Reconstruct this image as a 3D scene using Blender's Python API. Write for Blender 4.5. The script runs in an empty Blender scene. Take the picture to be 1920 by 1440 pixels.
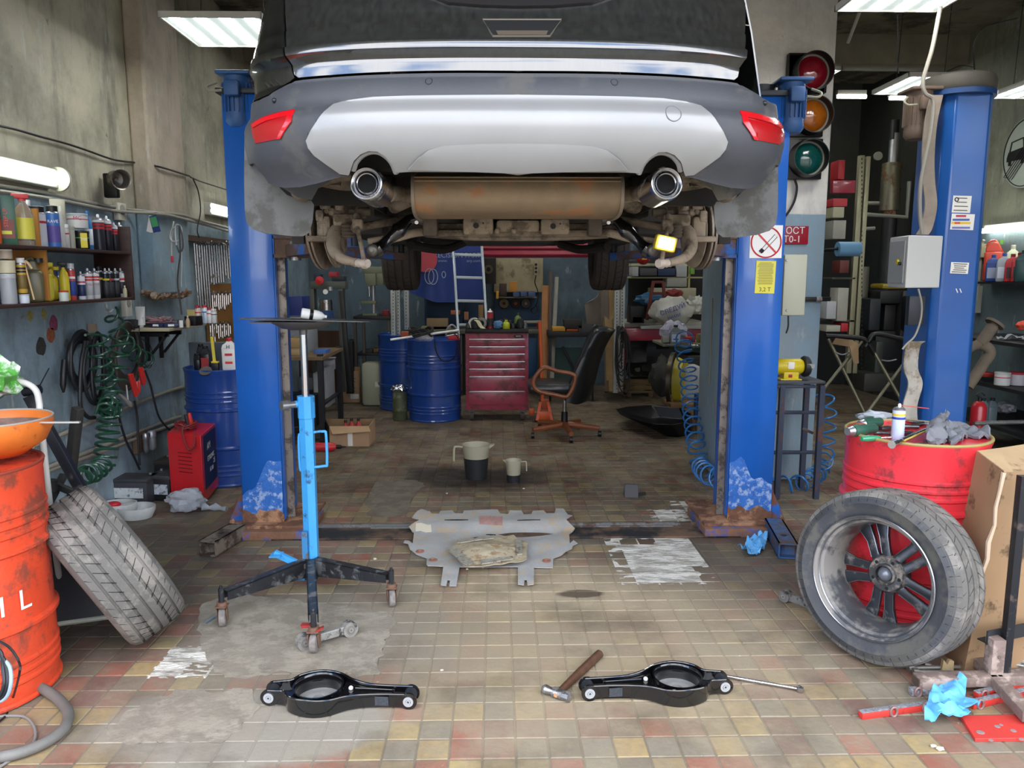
import bpy,bmesh,math,random
from math import sin,cos,tan,atan,atan2,pi,radians as R,sqrt,hypot
from mathutils import Vector as V,Matrix as MX,noise as NZ
random.seed(7)
C=bpy.context.scene.collection
sc=bpy.context.scene
# ---------------------------------------------------------------- camera
F,PITCH,YAW,H=1430.0,R(8.16),R(1.12),1.58
cam_d=bpy.data.cameras.new('camera');cam=bpy.data.objects.new('camera',cam_d);C.objects.link(cam)
cam_d.sensor_width=36;cam_d.lens=36*F/1920;cam_d.clip_start=.05;cam_d.clip_end=400
cam.location=(0,0,H);cam.rotation_euler=(pi/2-PITCH,0,-YAW)
sc.camera=cam
# ---------------------------------------------------------------- sky, exposure
sc.view_settings.view_transform='Standard';sc.view_settings.look='None'
sc.view_settings.gamma=1;sc.view_settings.use_curve_mapping=False
sc.view_settings.exposure=0.0
w=bpy.data.worlds.new('sky');sc.world=w;w.use_nodes=True
nt=w.node_tree;nt.nodes.clear()
def wn(t,**k):
 n=nt.nodes.new(t)
 for a,b in k.items():setattr(n,a,b)
 return n
wo=wn('ShaderNodeOutputWorld');bg=wn('ShaderNodeBackground');tc=wn('ShaderNodeTexCoord')
sep=wn('ShaderNodeSeparateXYZ');nt.links.new(tc.outputs['Generated'],sep.inputs[0])
nz=wn('ShaderNodeTexNoise');nz.inputs['Scale'].default_value=3.4;nz.inputs['Detail'].default_value=7
mp=wn('ShaderNodeMapping');mp.inputs['Scale'].default_value=(1,1,2.2)
nt.links.new(tc.outputs['Generated'],mp.inputs[0]);nt.links.new(mp.outputs[0],nz.inputs['Vector'])
cr=wn('ShaderNodeValToRGB');cr.color_ramp.elements[0].position=.36;cr.color_ramp.elements[1].position=.5
cr.color_ramp.elements[0].color=(.22,.38,.72,1);cr.color_ramp.elements[1].color=(.95,.96,1,1)
nt.links.new(nz.outputs['Fac'],cr.inputs[0])
gr=wn('ShaderNodeValToRGB');e=gr.color_ramp.elements;e[0].position=.49;e[0].color=(.30,.28,.25,1);e[1].position=.50;e[1].color=(1,1,1,1)
ma=wn('ShaderNodeMath',operation='MULTIPLY_ADD');ma.inputs[1].default_value=.5;ma.inputs[2].default_value=.5
nt.links.new(sep.outputs['Z'],ma.inputs[0]);nt.links.new(ma.outputs[0],gr.inputs[0])
mixw=wn('ShaderNodeMix',data_type='RGBA',blend_type='MULTIPLY');mixw.inputs['Factor'].default_value=1
nt.links.new(cr.outputs[0],mixw.inputs['A']);nt.links.new(gr.outputs[0],mixw.inputs['B'])
nt.links.new(mixw.outputs['Result'],bg.inputs[0]);bg.inputs[1].default_value=6.5
nt.links.new(bg.outputs[0],wo.inputs[0])
# ---------------------------------------------------------------- pixel frame of the photograph -> points
_cr=cam.rotation_euler.to_matrix()
def ray(px,py):return _cr@V(((px-960)/F,(720-py)/F,-1))
def P(px,py,Y):
 d=ray(px,py);t=Y/d.y;return V((d.x*t,Y,H+d.z*t))
def G(px,py,z=0.0):
 d=ray(px,py);t=(z-H)/d.z;return V((d.x*t,d.y*t,z))
def PX(px,py,X):
 d=ray(px,py);t=X/d.x;return V((X,d.y*t,H+d.z*t))
def PPM(Y,z=H):return F/(Y*cos(PITCH)+(H-z)*sin(PITCH))  # pixels per metre
# ---------------------------------------------------------------- materials
def L(c):
 if isinstance(c,str):c=tuple(int(c[i:i+2],16)for i in(0,2,4))
 return tuple(((x/255)/12.92 if x/255<=.04045 else((x/255+.055)/1.055)**2.4)for x in c[:3])+(1,)
_M={}
def mat(col,r=.5,m=0.0,var=0.0,vs=6.0,d=None,da=.5,ds=5.0,bump=0.0,bs=60.0,emit=0,tr=0.0,coat=0.0,ior=1.45,alpha=1.0,name=None,stretch=None):
 """colour, roughness, metal, tonal variation, dirt/wear colour + amount + scale, bump, emission"""
 key=(col,r,m,var,vs,d,da,ds,bump,bs,emit,tr,coat,alpha,name,stretch)
 if key in _M:return _M[key]
 ma_=bpy.data.materials.new(name or 'mat_'+(col if isinstance(col,str)else 'c'));ma_.use_nodes=True
 n=ma_.node_tree.nodes;l=ma_.node_tree.links;b=n['Principled BSDF']
 b.inputs['Base Color'].default_value=L(col);b.inputs['Roughness'].default_value=r;b.inputs['Metallic'].default_value=m
 b.inputs['IOR'].default_value=ior
 if tr:b.inputs['Transmission Weight'].default_value=tr
 if coat:b.inputs['Coat Weight'].default_value=min(1,coat);b.inputs['Coat IOR'].default_value=1.5 if coat<=1 else 1.9;b.inputs['Coat Roughness'].default_value=.06
 if alpha<1:b.inputs['Alpha'].default_value=alpha
 if emit:
  b.inputs['Emission Color'].default_value=L(col);b.inputs['Emission Strength'].default_value=emit
 def nn(t,**k):
  x=n.new(t)
  for a,c_ in k.items():setattr(x,a,c_)
  return x
 src=None
 if var or d or bump:
  geo=nn('ShaderNodeNewGeometry');pos=geo.outputs['Position']
  if stretch:
   mpp=nn('ShaderNodeMapping');mpp.inputs['Scale'].default_value=stretch;l.new(pos,mpp.inputs[0]);pos=mpp.outputs[0]
  def noise(scale,det=5,rough=.6):
   t=nn('ShaderNodeTexNoise');t.inputs['Scale'].default_value=scale;t.inputs['Detail'].default_value=det
   t.inputs['Roughness'].default_value=rough;l.new(pos,t.inputs['Vector']);return t.outputs['Fac']
 if var:
  f=noise(vs);mr=nn('ShaderNodeMapRange');mr.inputs['From Min'].default_value=.3;mr.inputs['From Max'].default_value=.7
  mr.inputs['To Min'].default_value=1-var;mr.inputs['To Max'].default_value=1+var;l.new(f,mr.inputs[0])
  mx=nn('ShaderNodeMix',data_type='RGBA',blend_type='MULTIPLY');mx.inputs['Factor'].default_value=1
  mx.inputs['A'].default_value=L(col);l.new(mr.outputs[0],mx.inputs['B']);src=mx.outputs['Result']
 if d:
  f=noise(ds,8,.68);mr=nn('ShaderNodeMapRange');t=.5+(.5-da)*.36
  mr.inputs['From Min'].default_value=t-.03;mr.inputs['From Max'].default_value=t+.06;l.new(f,mr.inputs[0])
  mx=nn('ShaderNodeMix',data_type='RGBA');l.new(mr.outputs[0],mx.inputs['Factor'])
  if src:l.new(src,mx.inputs['A'])
  else:mx.inputs['A'].default_value=L(col)
  mx.inputs['B'].default_value=L(d);src=mx.outputs['Result']
  if not tr:
   rr=nn('ShaderNodeMapRange');rr.inputs['To Min'].default_value=r;rr.inputs['To Max'].default_value=max(r,.75)
   l.new(mr.outputs[0],rr.inputs[0]);l.new(rr.outputs[0],b.inputs['Roughness'])
   if m>0:
    r2=nn('ShaderNodeMapRange');r2.inputs['To Min'].default_value=m;r2.inputs['To Max'].default_value=0
    l.new(mr.outputs[0],r2.inputs[0]);l.new(r2.outputs[0],b.inputs['Metallic'])
 if src:l.new(src,b.inputs['Base Color'])
 if bump:
  f=noise(bs,6);bp=nn('ShaderNodeBump');bp.inputs['Strength'].default_value=min(1,bump);bp.inputs['Distance'].default_value=.01*max(1,bump)
  l.new(f,bp.inputs['Height']);l.new(bp.outputs[0],b.inputs['Normal'])
 _M[key]=ma_;return ma_
 # ---------------------------------------------------------------- geometry
class B:
 """mesh builder, several materials allowed"""
 def __init__(s):s.v=[];s.f=[];s.mi=[];s.ms=[];s.cur=0
 def use(s,m):
  if m not in s.ms:s.ms.append(m)
  s.cur=s.ms.index(m);return s
 def add(s,vs,fs):
  o=len(s.v);s.v+=[tuple(v)for v in vs];s.f+=[tuple(i+o for i in f)for f in fs];s.mi+=[s.cur]*len(fs);return s
 def box(s,c,d,rot=None,bv=0.0):
  x,y,z=(k/2 for k in d);c=V(c)
  if rot is None:q=MX.Identity(3)
  elif isinstance(rot,(int,float)):q=MX.Rotation(rot,3,'Z')
  elif isinstance(rot,MX):q=rot.to_3x3()
  else:q=(MX.Rotation(rot[2],3,'Z')@MX.Rotation(rot[1],3,'Y')@MX.Rotation(rot[0],3,'X'))
  if bv>0:
   bm=bmesh.new();bmesh.ops.create_cube(bm,size=1)
   for v in bm.verts:v.co=V((v.co.x*d[0],v.co.y*d[1],v.co.z*d[2]))
   bmesh.ops.bevel(bm,geom=list(bm.edges),offset=min(bv,min(d)*.45),segments=2,affect='EDGES',profile=.5)
   vs=[q@v.co+c for v in bm.verts];fs=[[v.index for v in f.verts]for f in bm.faces];bm.free();return s.add(vs,fs)
  p=[(-x,-y,-z),(x,-y,-z),(x,y,-z),(-x,y,-z),(-x,-y,z),(x,-y,z),(x,y,z),(-x,y,z)]
  return s.add([q@V(a)+c for a in p],[(0,3,2,1),(4,5,6,7),(0,1,5,4),(1,2,6,5),(2,3,7,6),(3,0,4,7)])
 def cyl(s,a,b,r0,r1=None,n=20,caps=True):
  if r1 is None:r1=r0
  return s.rings([(a,r0),(b,r1)],n,caps)
 def rings(s,pr,n=20,caps=True,closed=False):
  """swept circle through (point, radius) list"""
  pts=[V(p)for p,_ in pr];k=len(pts);up=None;vs=[]
  for i,(p,r)in enumerate(pr):
   if closed:t=pts[(i+1)%k]-pts[i-1]
   else:t=pts[min(i+1,k-1)]-pts[max(i-1,0)]
   if t.length<1e-9:t=up_t if up else V((0,0,1))
   t=t.normalized();up_t=t
   if up is None:
    up=V((0,0,1))if abs(t.z)<.9 else V((1,0,0))
    if abs(t.z)>=.9999:up=V((0,1,0))
   a=(up-t*up.dot(t))
   a=a.normalized()if a.length>1e-6 else t.orthogonal().normalized()
   up=a;b_=t.cross(a)
   for j in range(n):
    w_=2*pi*j/n;vs.append(V(p)+(a*cos(w_)+b_*sin(w_))*r)
  fs=[]
  for i in range(k if closed else k-1):
   i2=(i+1)%k
   for j in range(n):j2=(j+1)%n;fs.append((i*n+j,i*n+j2,i2*n+j2,i2*n+j))
  if caps and not closed:fs+=[tuple(range(n-1,-1,-1)),tuple((k-1)*n+j for j in range(n))]
  return s.add(vs,fs)
 def tube(s,pts,r,n=8,sm=0,closed=False):
  pts=[V(p)for p in pts]
  if sm:pts=spline(pts,sm,closed)
  return s.rings([(p,r)for p in pts],n,True,closed)
 def lathe(s,prof,c=(0,0,0),ax=(0,0,1),n=28,close=False,sx=1,sy=1):
  """profile of (radius, height) turned about ax through c"""
  ax=V(ax).normalized();q=V((0,0,1)).rotation_difference(ax).to_matrix()if(ax-V((0,0,1))).length>1e-6 else MX.Identity(3)
  c=V(c);vs=[];fs=[];k=len(prof)
  for r,h in prof:
   for j in range(n):a=2*pi*j/n;vs.append(q@V((r*cos(a)*sx,r*sin(a)*sy,h))+c)
  for i in range(k if close else k-1):
   i2=(i+1)%k
   for j in range(n):j2=(j+1)%n;fs.append((i*n+j,i*n+j2,i2*n+j2,i2*n+j))
  if not close:
   if prof[0][0]>1e-5:fs.append(tuple(range(n-1,-1,-1)))
   if prof[-1][0]>1e-5:fs.append(tuple((k-1)*n+j for j in range(n)))
  return s.add(vs,fs)
 def prism(s,poly,o,u,v,t,both=False):
  """2-D polygon in the (u, v) plane at o, thickness vector t"""
  o,u,v,t=V(o),V(u),V(v),V(t);k=len(poly)
  vs=[o+u*a+v*b for a,b in poly]+[o+u*a+v*b+t for a,b in poly]
  fs=[tuple(range(k-1,-1,-1)),tuple(range(k,2*k))]+[(i,(i+1)%k,k+(i+1)%k,k+i)for i in range(k)]
  return s.add(vs,fs)
 def ball(s,c,r,n=12,sc_=(1,1,1)):
  k=max(4,n//2);c=V(c);vs=[c+V((0,0,-r*sc_[2]))];fs=[]
  for i in range(1,k):
   a=-pi/2+pi*i/k
   for j in range(n):b=2*pi*j/n;vs.append(c+V((r*cos(a)*cos(b)*sc_[0],r*cos(a)*sin(b)*sc_[1],r*sin(a)*sc_[2])))
  vs.append(c+V((0,0,r*sc_[2])))
  for j in range(n):fs.append((0,1+(j+1)%n,1+j))
  for i in range(k-2):
   for j in range(n):fs.append((1+i*n+j,1+i*n+(j+1)%n,1+(i+1)*n+(j+1)%n,1+(i+1)*n+j))
  for j in range(n):fs.append((1+(k-2)*n+j,1+(k-2)*n+(j+1)%n,len(vs)-1))
  return s.add(vs,fs)
 def grid(s,fn,nu,nv):
  vs=[fn(i/nu,j/nv)for j in range(nv+1)for i in range(nu+1)]
  return s.add(vs,[(j*(nu+1)+i,j*(nu+1)+i+1,(j+1)*(nu+1)+i+1,(j+1)*(nu+1)+i)for j in range(nv)for i in range(nu)])
 def xf(s,m):
  s.v=[tuple(m@V(a))for a in s.v];return s
 def obj(s,name,m=None,par=None,bev=0.0,bseg=2,ang=38,smooth=True,solid=0.0,sub=0,loc=None,rot=None,disp=None):
  me=bpy.data.meshes.new(name);me.from_pydata(s.v,[],s.f)
  if s.ms:
   for x in s.ms:me.materials.append(x)
   me.polygons.foreach_set('material_index',s.mi)
  elif m:me.materials.append(m)
  me.validate();me.update()
  bm=bmesh.new();bm.from_mesh(me);bmesh.ops.recalc_face_normals(bm,faces=bm.faces);bm.to_mesh(me);bm.free()
  if smooth:me.shade_smooth();me.set_sharp_from_angle(angle=R(ang))
  o=bpy.data.objects.new(name,me);C.objects.link(o)
  if par:o.parent=par
  if loc is not None:o.location=loc
  if rot is not None:o.rotation_euler=rot
  if sub:x=o.modifiers.new('s','SUBSURF');x.levels=sub;x.render_levels=sub
  if solid:x=o.modifiers.new('t','SOLIDIFY');x.thickness=solid;x.offset=0;x=o.modifiers.new('e','EDGE_SPLIT');x.split_angle=R(50)
  if bev:x=o.modifiers.new('b','BEVEL');x.width=bev;x.segments=bseg;x.limit_method='ANGLE';x.angle_limit=R(40)
  return o
def spline(pts,k=6,closed=False):
 pts=[V(p)for p in pts];n=len(pts);out=[]
 rng=range(n)if closed else range(n-1)
 for i in rng:
  p0=pts[(i-1)%n]if closed or i>0 else pts[0]*2-pts[1];p1=pts[i];p2=pts[(i+1)%n]
  p3=pts[(i+2)%n]if closed or i+2<n else pts[-1]*2-pts[-2]
  for j in range(k):
   t=j/k;out.append(.5*((2*p1)+(p2-p0)*t+(2*p0-5*p1+4*p2-p3)*t*t+(3*p1-p0-3*p2+p3)*t**3))
 if not closed:out.append(pts[-1])
 return out
def tag(o,label=None,cat=None,group=None,kind=None):
 if label:o['label']=label
 if cat:o['category']=cat
 if group:o['group']=group
 if kind:o['kind']=kind
 return o
def T(name,label,cat,loc=(0,0,0),rz=0,group=None,rot=None):
 o=bpy.data.objects.new(name,None);C.objects.link(o);o.empty_display_size=.05
 o.location=loc;o.rotation_euler=rot if rot is not None else(0,0,rz)
 return tag(o,label,cat,group)
def S(o):return tag(o,kind='structure')
def copy_tree(o,par=None):
 c=o.copy();C.objects.link(c)
 if par:c.parent=par
 for ch in list(o.children):copy_tree(ch,c)
 return c
def text(body,par,loc,rot,size,m,name='lettering',ext=.0004,align='CENTER',world=False):
 cu=bpy.data.curves.new(name,'FONT');cu.body=body;cu.size=size;cu.extrude=ext;cu.align_x=align;cu.align_y='CENTER'
 cu.materials.append(m);cu.resolution_u=3;t_=bpy.data.objects.new(name,cu);C.objects.link(t_);me=bpy.data.meshes.new_from_object(t_);bpy.data.objects.remove(t_);o=bpy.data.objects.new(name,me);C.objects.link(o)
 if par:o.parent=par
 o.location=loc;o.rotation_euler=rot
 if world:o.matrix_parent_inverse=wm(par).inverted()
 return o
def rnd(a,b):return random.uniform(a,b)
def wm(o):
 m=MX.LocRotScale(o.location,o.rotation_euler,o.scale)
 return wm(o.parent)@o.matrix_parent_inverse@m if o.parent else m
def W(b,name,m,par,**k):
 """mesh given in world coordinates, hung under par"""
 o=b.obj(name,m,par,**k);o.matrix_parent_inverse=wm(par).inverted();return o
def proj(v):
 q=_cr.transposed()@(V(v)-V((0,0,H)));return 960+F*q.x/-q.z,720-F*q.y/-q.z
def clip(poly,ax,t,keep_hi):
 out=[];k=len(poly)
 for i in range(k):
  a,b=poly[i-1],poly[i];ia=(a[ax]>=t)==keep_hi or a[ax]==t;ib=(b[ax]>=t)==keep_hi or b[ax]==t
  if ia!=ib:
   f=(t-a[ax])/(b[ax]-a[ax]);q=[a[0]+(b[0]-a[0])*f,a[1]+(b[1]-a[1])*f];q[ax]=t;out.append(tuple(q))
  if ib:out.append(b)
 return out
def patch(poly,fn,res,name,m,par,thick=.006,cuts=(),**k):
 """polygon in surface coordinates (a, b), cut to a grid, laid on fn(a, b) and given thickness"""
 from mathutils.geometry import tessellate_polygon
 poly=[tuple(p)for p in poly];g=[]
 for ax in(0,1):
  lo=min(p[ax]for p in poly);hi=max(p[ax]for p in poly);n=max(1,int((hi-lo)/res));l_=[lo+(hi-lo)*i/n for i in range(n+1)]
  if ax==1 and cuts:
   cs=[c for c in cuts if lo<c<hi];l_=[t for t in l_ if all(abs(t-c)>res*.45 for c in cs)]+cs
   l_=sorted(set([lo,hi]+l_))
  g.append(l_)
 vs=[];ix={};fs=[]
 def vi(p):
  q=(round(p[0],6),round(p[1],6))
  if q not in ix:ix[q]=len(vs);vs.append(p)
  return ix[q]
 for i in range(len(g[0])-1):
  col=clip(clip(poly,0,g[0][i],True),0,g[0][i+1],False)
  if len(col)<3:continue
  for j in range(len(g[1])-1):
   c=clip(clip(col,1,g[1][j],True),1,g[1][j+1],False);d=[]
   for p in c:
    q=vi(p)
    if not d or d[-1]!=q:d.append(q)
   if len(d)>1 and d[0]==d[-1]:d.pop()
   if len(d)<3:continue
   if len(d)==len(set(d))and len(d)<=4:fs.append(d);continue
   for t in tessellate_polygon([[V((vs[q][0],vs[q][1],0))for q in d]]):
    a=[d[x]for x in t]
    if len(set(a))==3:
     A=[vs[x]for x in a]
     if abs((A[1][0]-A[0][0])*(A[2][1]-A[0][1])-(A[2][0]-A[0][0])*(A[1][1]-A[0][1]))>1e-10:fs.append(a)
 b=B().add([fn(*p)for p in vs],fs);return W(b,name,m,par,solid=thick,**k)
 # ================================================================ SETTING
XL,YB,XR,ZC,YF=-2.65,10.9,5.05,4.2,1.75
def wall_mat(name,blue,cream,zb,dirtc,black=None):
 m=bpy.data.materials.new(name);m.use_nodes=True;n=m.node_tree.nodes;l=m.node_tree.links;b=n['Principled BSDF']
 b.inputs['Roughness'].default_value=.62
 geo=n.new('ShaderNodeNewGeometry');sp=n.new('ShaderNodeSeparateXYZ');l.new(geo.outputs['Position'],sp.inputs[0])
 def noise(s,d=6,r=.6,st=None):
  t=n.new('ShaderNodeTexNoise');t.inputs['Scale'].default_value=s;t.inputs['Detail'].default_value=d;t.inputs['Roughness'].default_value=r
  if st:
   mp=n.new('ShaderNodeMapping');mp.inputs['Scale'].default_value=st;l.new(geo.outputs['Position'],mp.inputs[0]);l.new(mp.outputs[0],t.inputs['Vector'])
  else:l.new(geo.outputs['Position'],t.inputs['Vector'])
  return t.outputs['Fac']
 def mr(f,a,c,x=0.,y=1.):
  q=n.new('ShaderNodeMapRange');q.inputs['From Min'].default_value=a;q.inputs['From Max'].default_value=c
  q.inputs['To Min'].default_value=x;q.inputs['To Max'].default_value=y;l.new(f,q.inputs[0]);return q.outputs[0]
 def mix(f,a,c,bt='MIX'):
  q=n.new('ShaderNodeMix');q.data_type='RGBA';q.blend_type=bt
  if isinstance(f,float):q.inputs['Factor'].default_value=f
  else:l.new(f,q.inputs['Factor'])
  for k,x in(('A',a),('B',c)):
   if isinstance(x,tuple):q.inputs[k].default_value=x
   else:l.new(x,q.inputs[k])
  return q.outputs['Result']
 n1=noise(1.6);add=n.new('ShaderNodeMath');add.operation='MULTIPLY_ADD';add.inputs[1].default_value=.03;l.new(n1,add.inputs[0]);l.new(sp.outputs['Z'],add.inputs[2])
 f=mr(add.outputs[0],zb+.012,zb+.02)
 c=mix(f,L(blue),L(cream))
 c=mix(mr(noise(1.1,8,.7),.42,.62,0,.55),c,L(dirtc))  # broad smoke stains
 c=mix(mr(noise(5,8,.7,(1,1,.25)),.52,.66,0,.5),c,L(dirtc),'MIX')
 c=mix(mr(noise(13,6,.65,(1,1,.3)),.6,.72,0,.45),c,L('c3ccc8'))  # chalky scuffs and drips
 c=mix(mr(noise(4.3,9,.7),.66,.70,0,.8),c,L('6b5137'))  # knocked-off plaster
 if black:  # near black past a ragged line towards the back corner
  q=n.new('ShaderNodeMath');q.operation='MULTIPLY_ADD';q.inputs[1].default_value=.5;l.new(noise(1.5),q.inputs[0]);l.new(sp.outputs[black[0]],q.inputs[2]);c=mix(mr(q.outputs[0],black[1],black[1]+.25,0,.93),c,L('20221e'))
 l.new(c,b.inputs['Base Color'])
 bp=n.new('ShaderNodeBump');bp.inputs['Strength'].default_value=.5;bp.inputs['Distance'].default_value=.02;l.new(noise(7,8,.6),bp.inputs['Height']);l.new(bp.outputs[0],b.inputs['Normal'])
 return m
MW=wall_mat('plaster_left','8fa5b1','b3ae98',2.05,'47483c')
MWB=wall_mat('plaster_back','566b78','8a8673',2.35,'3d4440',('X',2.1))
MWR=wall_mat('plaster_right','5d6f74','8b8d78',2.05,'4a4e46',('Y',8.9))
MWP=wall_mat('plaster_pillar','87a3b3','e2dfd4',2.02,'8d9290')
B().box((XL-.15,(YF+YB)/2,ZC/2),(.3,YB-YF+.6,ZC)).obj('wall_left',MW).__setitem__('kind','structure')
wl=bpy.data.objects['wall_left']
# pilaster on the left wall
pil=B()
def pilf(u,v):
 y=5.76+.64*u;z=ZC*v;return V((-2.52+.006*NZ.noise(V((y*4,z*2,1))),y,z))
zp=1.43;pil.box(((XL-2.52)/2,6.08,(ZC+zp)/2),(XL*-1-2.52+.004,.64,ZC-zp))
S(pil.obj('wall_pilaster',wall_mat('plaster_pilaster','7f99a7','b8ab98',2.05,'6d6a58'),bev=.02))
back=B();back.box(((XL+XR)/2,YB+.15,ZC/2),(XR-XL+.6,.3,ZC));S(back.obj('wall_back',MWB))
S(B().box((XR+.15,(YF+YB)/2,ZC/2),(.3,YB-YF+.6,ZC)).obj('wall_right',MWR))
# the pier between the two bays
pr=B()
pr.box((2.07,6.03,ZC/2),(.74,.66,ZC),bv=.03)
S(pr.obj('wall_pier',MWP))
# lintel and piers of the front opening, behind the viewer's shoulders
fr=mat('8c8a80',.8,var=.1)
S(B().box(((XL+XR)/2,YF-.15,3.85),(XR-XL+.6,.3,.9)).box((XL-.6,YF-.15,2.1),(1.2,.3,4.2)).box((XR+.6,YF-.15,2.1),(1.2,.3,4.2)).obj('wall_front',fr))
# ceiling of precast slabs on beams
cm=mat('6a6353',.85,var=.25,vs=3,bump=.4,bs=20,d='3d382e',da=.4,ds=2)
ceil=S(B().box(((XL+XR)/2,(YF+YB)/2,ZC+.1),(XR-XL+.6,YB-YF+.6,.2)).obj('ceiling',cm))
for i,y in enumerate([4.6,5.3,6.0,6.7,7.4,8.1,8.8,9.5,10.2]):
 for x0,x1 in((XL+.01,1.8),(1.8,XR-.01)):
  B().box(((x0+x1)/2,y,ZC-.04-(i%3)*.01),(x1-x0-.015,.67,.08)).obj('slab',cm,ceil)
bmm=mat('77705e',.85,var=.2,vs=4,bump=.3,bs=20)
for y in(5.0,8.6):
 S(B().box(((XL+XR)/2,y,ZC-.22),(XR-XL,.3,.36),bv=.02).obj('ceiling_beam',bmm))
 # ---------------------------------------------------------------- floor
GY=mat('6c665a',.85,var=.25,vs=3,bump=.35,bs=40,d='4d483e',da=.45,ds=1.5,name='floor_grout')
fl=S(B().box(((XL+XR)/2,3.0,-.1020),(XR-XL+.6,16.8,.2)).obj('floor',GY))
S(B().box((0,-18,-.16),(60,26.0,.3)).obj('floor_yard',mat('8b8982',.9,var=.1,vs=1)))
# a plain building across the yard, which the paint of the car mirrors
S(B().box((0,-26,2.0),(50,1,5.5)).obj('wall_yard',mat('b39c82',.9,var=.1,vs=.5)))
def tile_mat(grout=False):
 m=bpy.data.materials.new('floor_tile');m.use_nodes=True;n=m.node_tree.nodes;l=m.node_tree.links;b=n['Principled BSDF']
 geo=n.new('ShaderNodeNewGeometry');oi=n.new('ShaderNodeObjectInfo')
 ad=n.new('ShaderNodeMath');ad.operation='ADD';l.new(geo.outputs['Random Per Island'],ad.inputs[0]);l.new(oi.outputs['Random'],ad.inputs[1])
 fx=n.new('ShaderNodeMath');fx.operation='FRACT';l.new(ad.outputs[0],fx.inputs[0])
 rp=n.new('ShaderNodeValToRGB');rp.color_ramp.interpolation='CONSTANT';e=rp.color_ramp.elements
 cols=['955848','a38b60','786859','8d5545','a6905f','80786a','74504a','8f7d5e','886455','716759']
 e[0].position=0;e[0].color=L(cols[0]);e[1].position=.1;e[1].color=L(cols[1])
 for i,c in enumerate(cols[2:]):q=e.new(.2+i*.1);q.color=L(c)
 l.new(fx.outputs[0],rp.inputs[0])
 def noise(s,d=6,r=.6,st=None):
  t=n.new('ShaderNodeTexNoise');t.inputs['Scale'].default_value=s;t.inputs['Detail'].default_value=d;t.inputs['Roughness'].default_value=r
  if st:
   mp=n.new('ShaderNodeMapping');mp.inputs['Scale'].default_value=st;l.new(geo.outputs['Position'],mp.inputs[0]);l.new(mp.outputs[0],t.inputs['Vector'])
  else:l.new(geo.outputs['Position'],t.inputs['Vector'])
  return t.outputs['Fac']
 def mr(f,a,c,x=0.,y=1.):
  q=n.new('ShaderNodeMapRange');q.inputs['From Min'].default_value=a;q.inputs['From Max'].default_value=c;q.inputs['To Min'].default_value=x;q.inputs['To Max'].default_value=y
  l.new(f,q.inputs[0]);return q.outputs[0]
 def mix(f,a,c,bt='MIX'):
  q=n.new('ShaderNodeMix');q.data_type='RGBA';q.blend_type=bt;l.new(f,q.inputs['Factor'])
  for k,x in(('A',a),('B',c)):
   if isinstance(x,tuple):q.inputs[k].default_value=x
   else:l.new(x,q.inputs[k])
  return q.outputs['Result']
 def blob(cx,cy,rx,ry,soft=.6):
  """worn patch with its own place on the floor"""
  mp=n.new('ShaderNodeMapping');mp.vector_type='POINT';mp.inputs['Location'].default_value=(-cx/rx,-cy/ry,0);mp.inputs['Scale'].default_value=(1/rx,1/ry,0)
  l.new(geo.outputs['Position'],mp.inputs[0]);ln=n.new('ShaderNodeVectorMath');ln.operation='LENGTH';l.new(mp.outputs[0],ln.inputs[0])
  a2=n.new('ShaderNodeMath');a2.operation='MULTIPLY_ADD';a2.inputs[1].default_value=-1.4;l.new(noise(3.2,6),a2.inputs[0]);l.new(ln.outputs['Value'],a2.inputs[2])
  return mr(a2.outputs[0],.55,.55-soft)
 def mul(f,k):
  q=n.new('ShaderNodeMath');q.operation='MULTIPLY';q.inputs[1].default_value=k;l.new(f,q.inputs[0]);return q.outputs[0]
 c=L('6e6657')if grout else rp.outputs[0]
 c=mix(mr(noise(30,5),.4,.7,0,.45),c,L('6d6454'))
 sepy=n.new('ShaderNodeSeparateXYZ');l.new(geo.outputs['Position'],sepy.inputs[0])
 c=mix(mr(sepy.outputs['Y'],4.3,5.4,0,.85),c,L('8d8058'),'MULTIPLY')  # darker, more olive tiles further in
 c=mix(mr(noise(2.6,8,.65),.38,.62,.05,.5),c,L('8b8373'))
 c=mix(mr(noise(9,9,.75),.5,.62,0,.5),c,L('8c826c'))  # ground-in grey dirt
 c=mix(mul(blob(.35,3.25,1.15,.85),.75),c,L('998c75'))  # pale dust in the middle
 c=mix(mul(blob(-.75,3.2,.62,.5),.8),c,L('807a6e'))
 c=mix(mul(blob(-.9,2.5,.42,.22,.3),.9),c,L('8f8a7e'))
 c=mix(mul(blob(.5,3.7,.7,.3),.7),c,L('aa9c84'))
 c=mix(mul(blob(-.2,5.85,.62,.35,.5),.85),c,L('17130f'))  # oil under the jugs
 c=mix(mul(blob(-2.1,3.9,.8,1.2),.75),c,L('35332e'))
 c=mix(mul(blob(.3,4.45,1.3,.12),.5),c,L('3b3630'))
 c=mix(mr(noise(24,9,.75),.655,.69,0,.8),c,L('cfc9bb'))  # specks and scrapings
 c=mix(mr(noise(1.7,7,.65),.5,.66,0,.55),c,L('4f463a'))
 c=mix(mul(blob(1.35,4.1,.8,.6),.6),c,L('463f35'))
 c=mix(mul(blob(.42,3.62,.10,.04,.35),.85),c,L('4a4034'))
 b.inputs['Specular IOR Level'].default_value=.3
 l.new(c,b.inputs['Base Color'])
 l.new(mr(noise(3,5),.3,.7,.42,.8),b.inputs['Roughness'])
 bp=n.new('ShaderNodeBump');bp.inputs['Strength'].default_value=.35;bp.inputs['Distance'].default_value=.006;l.new(noise(45,6),bp.inputs['Height']);l.new(bp.outputs[0],b.inputs['Normal'])
 return m
TM=tile_mat();TP=.111;TS=.1072;fl.data.materials[0]=tile_mat(True)
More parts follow.
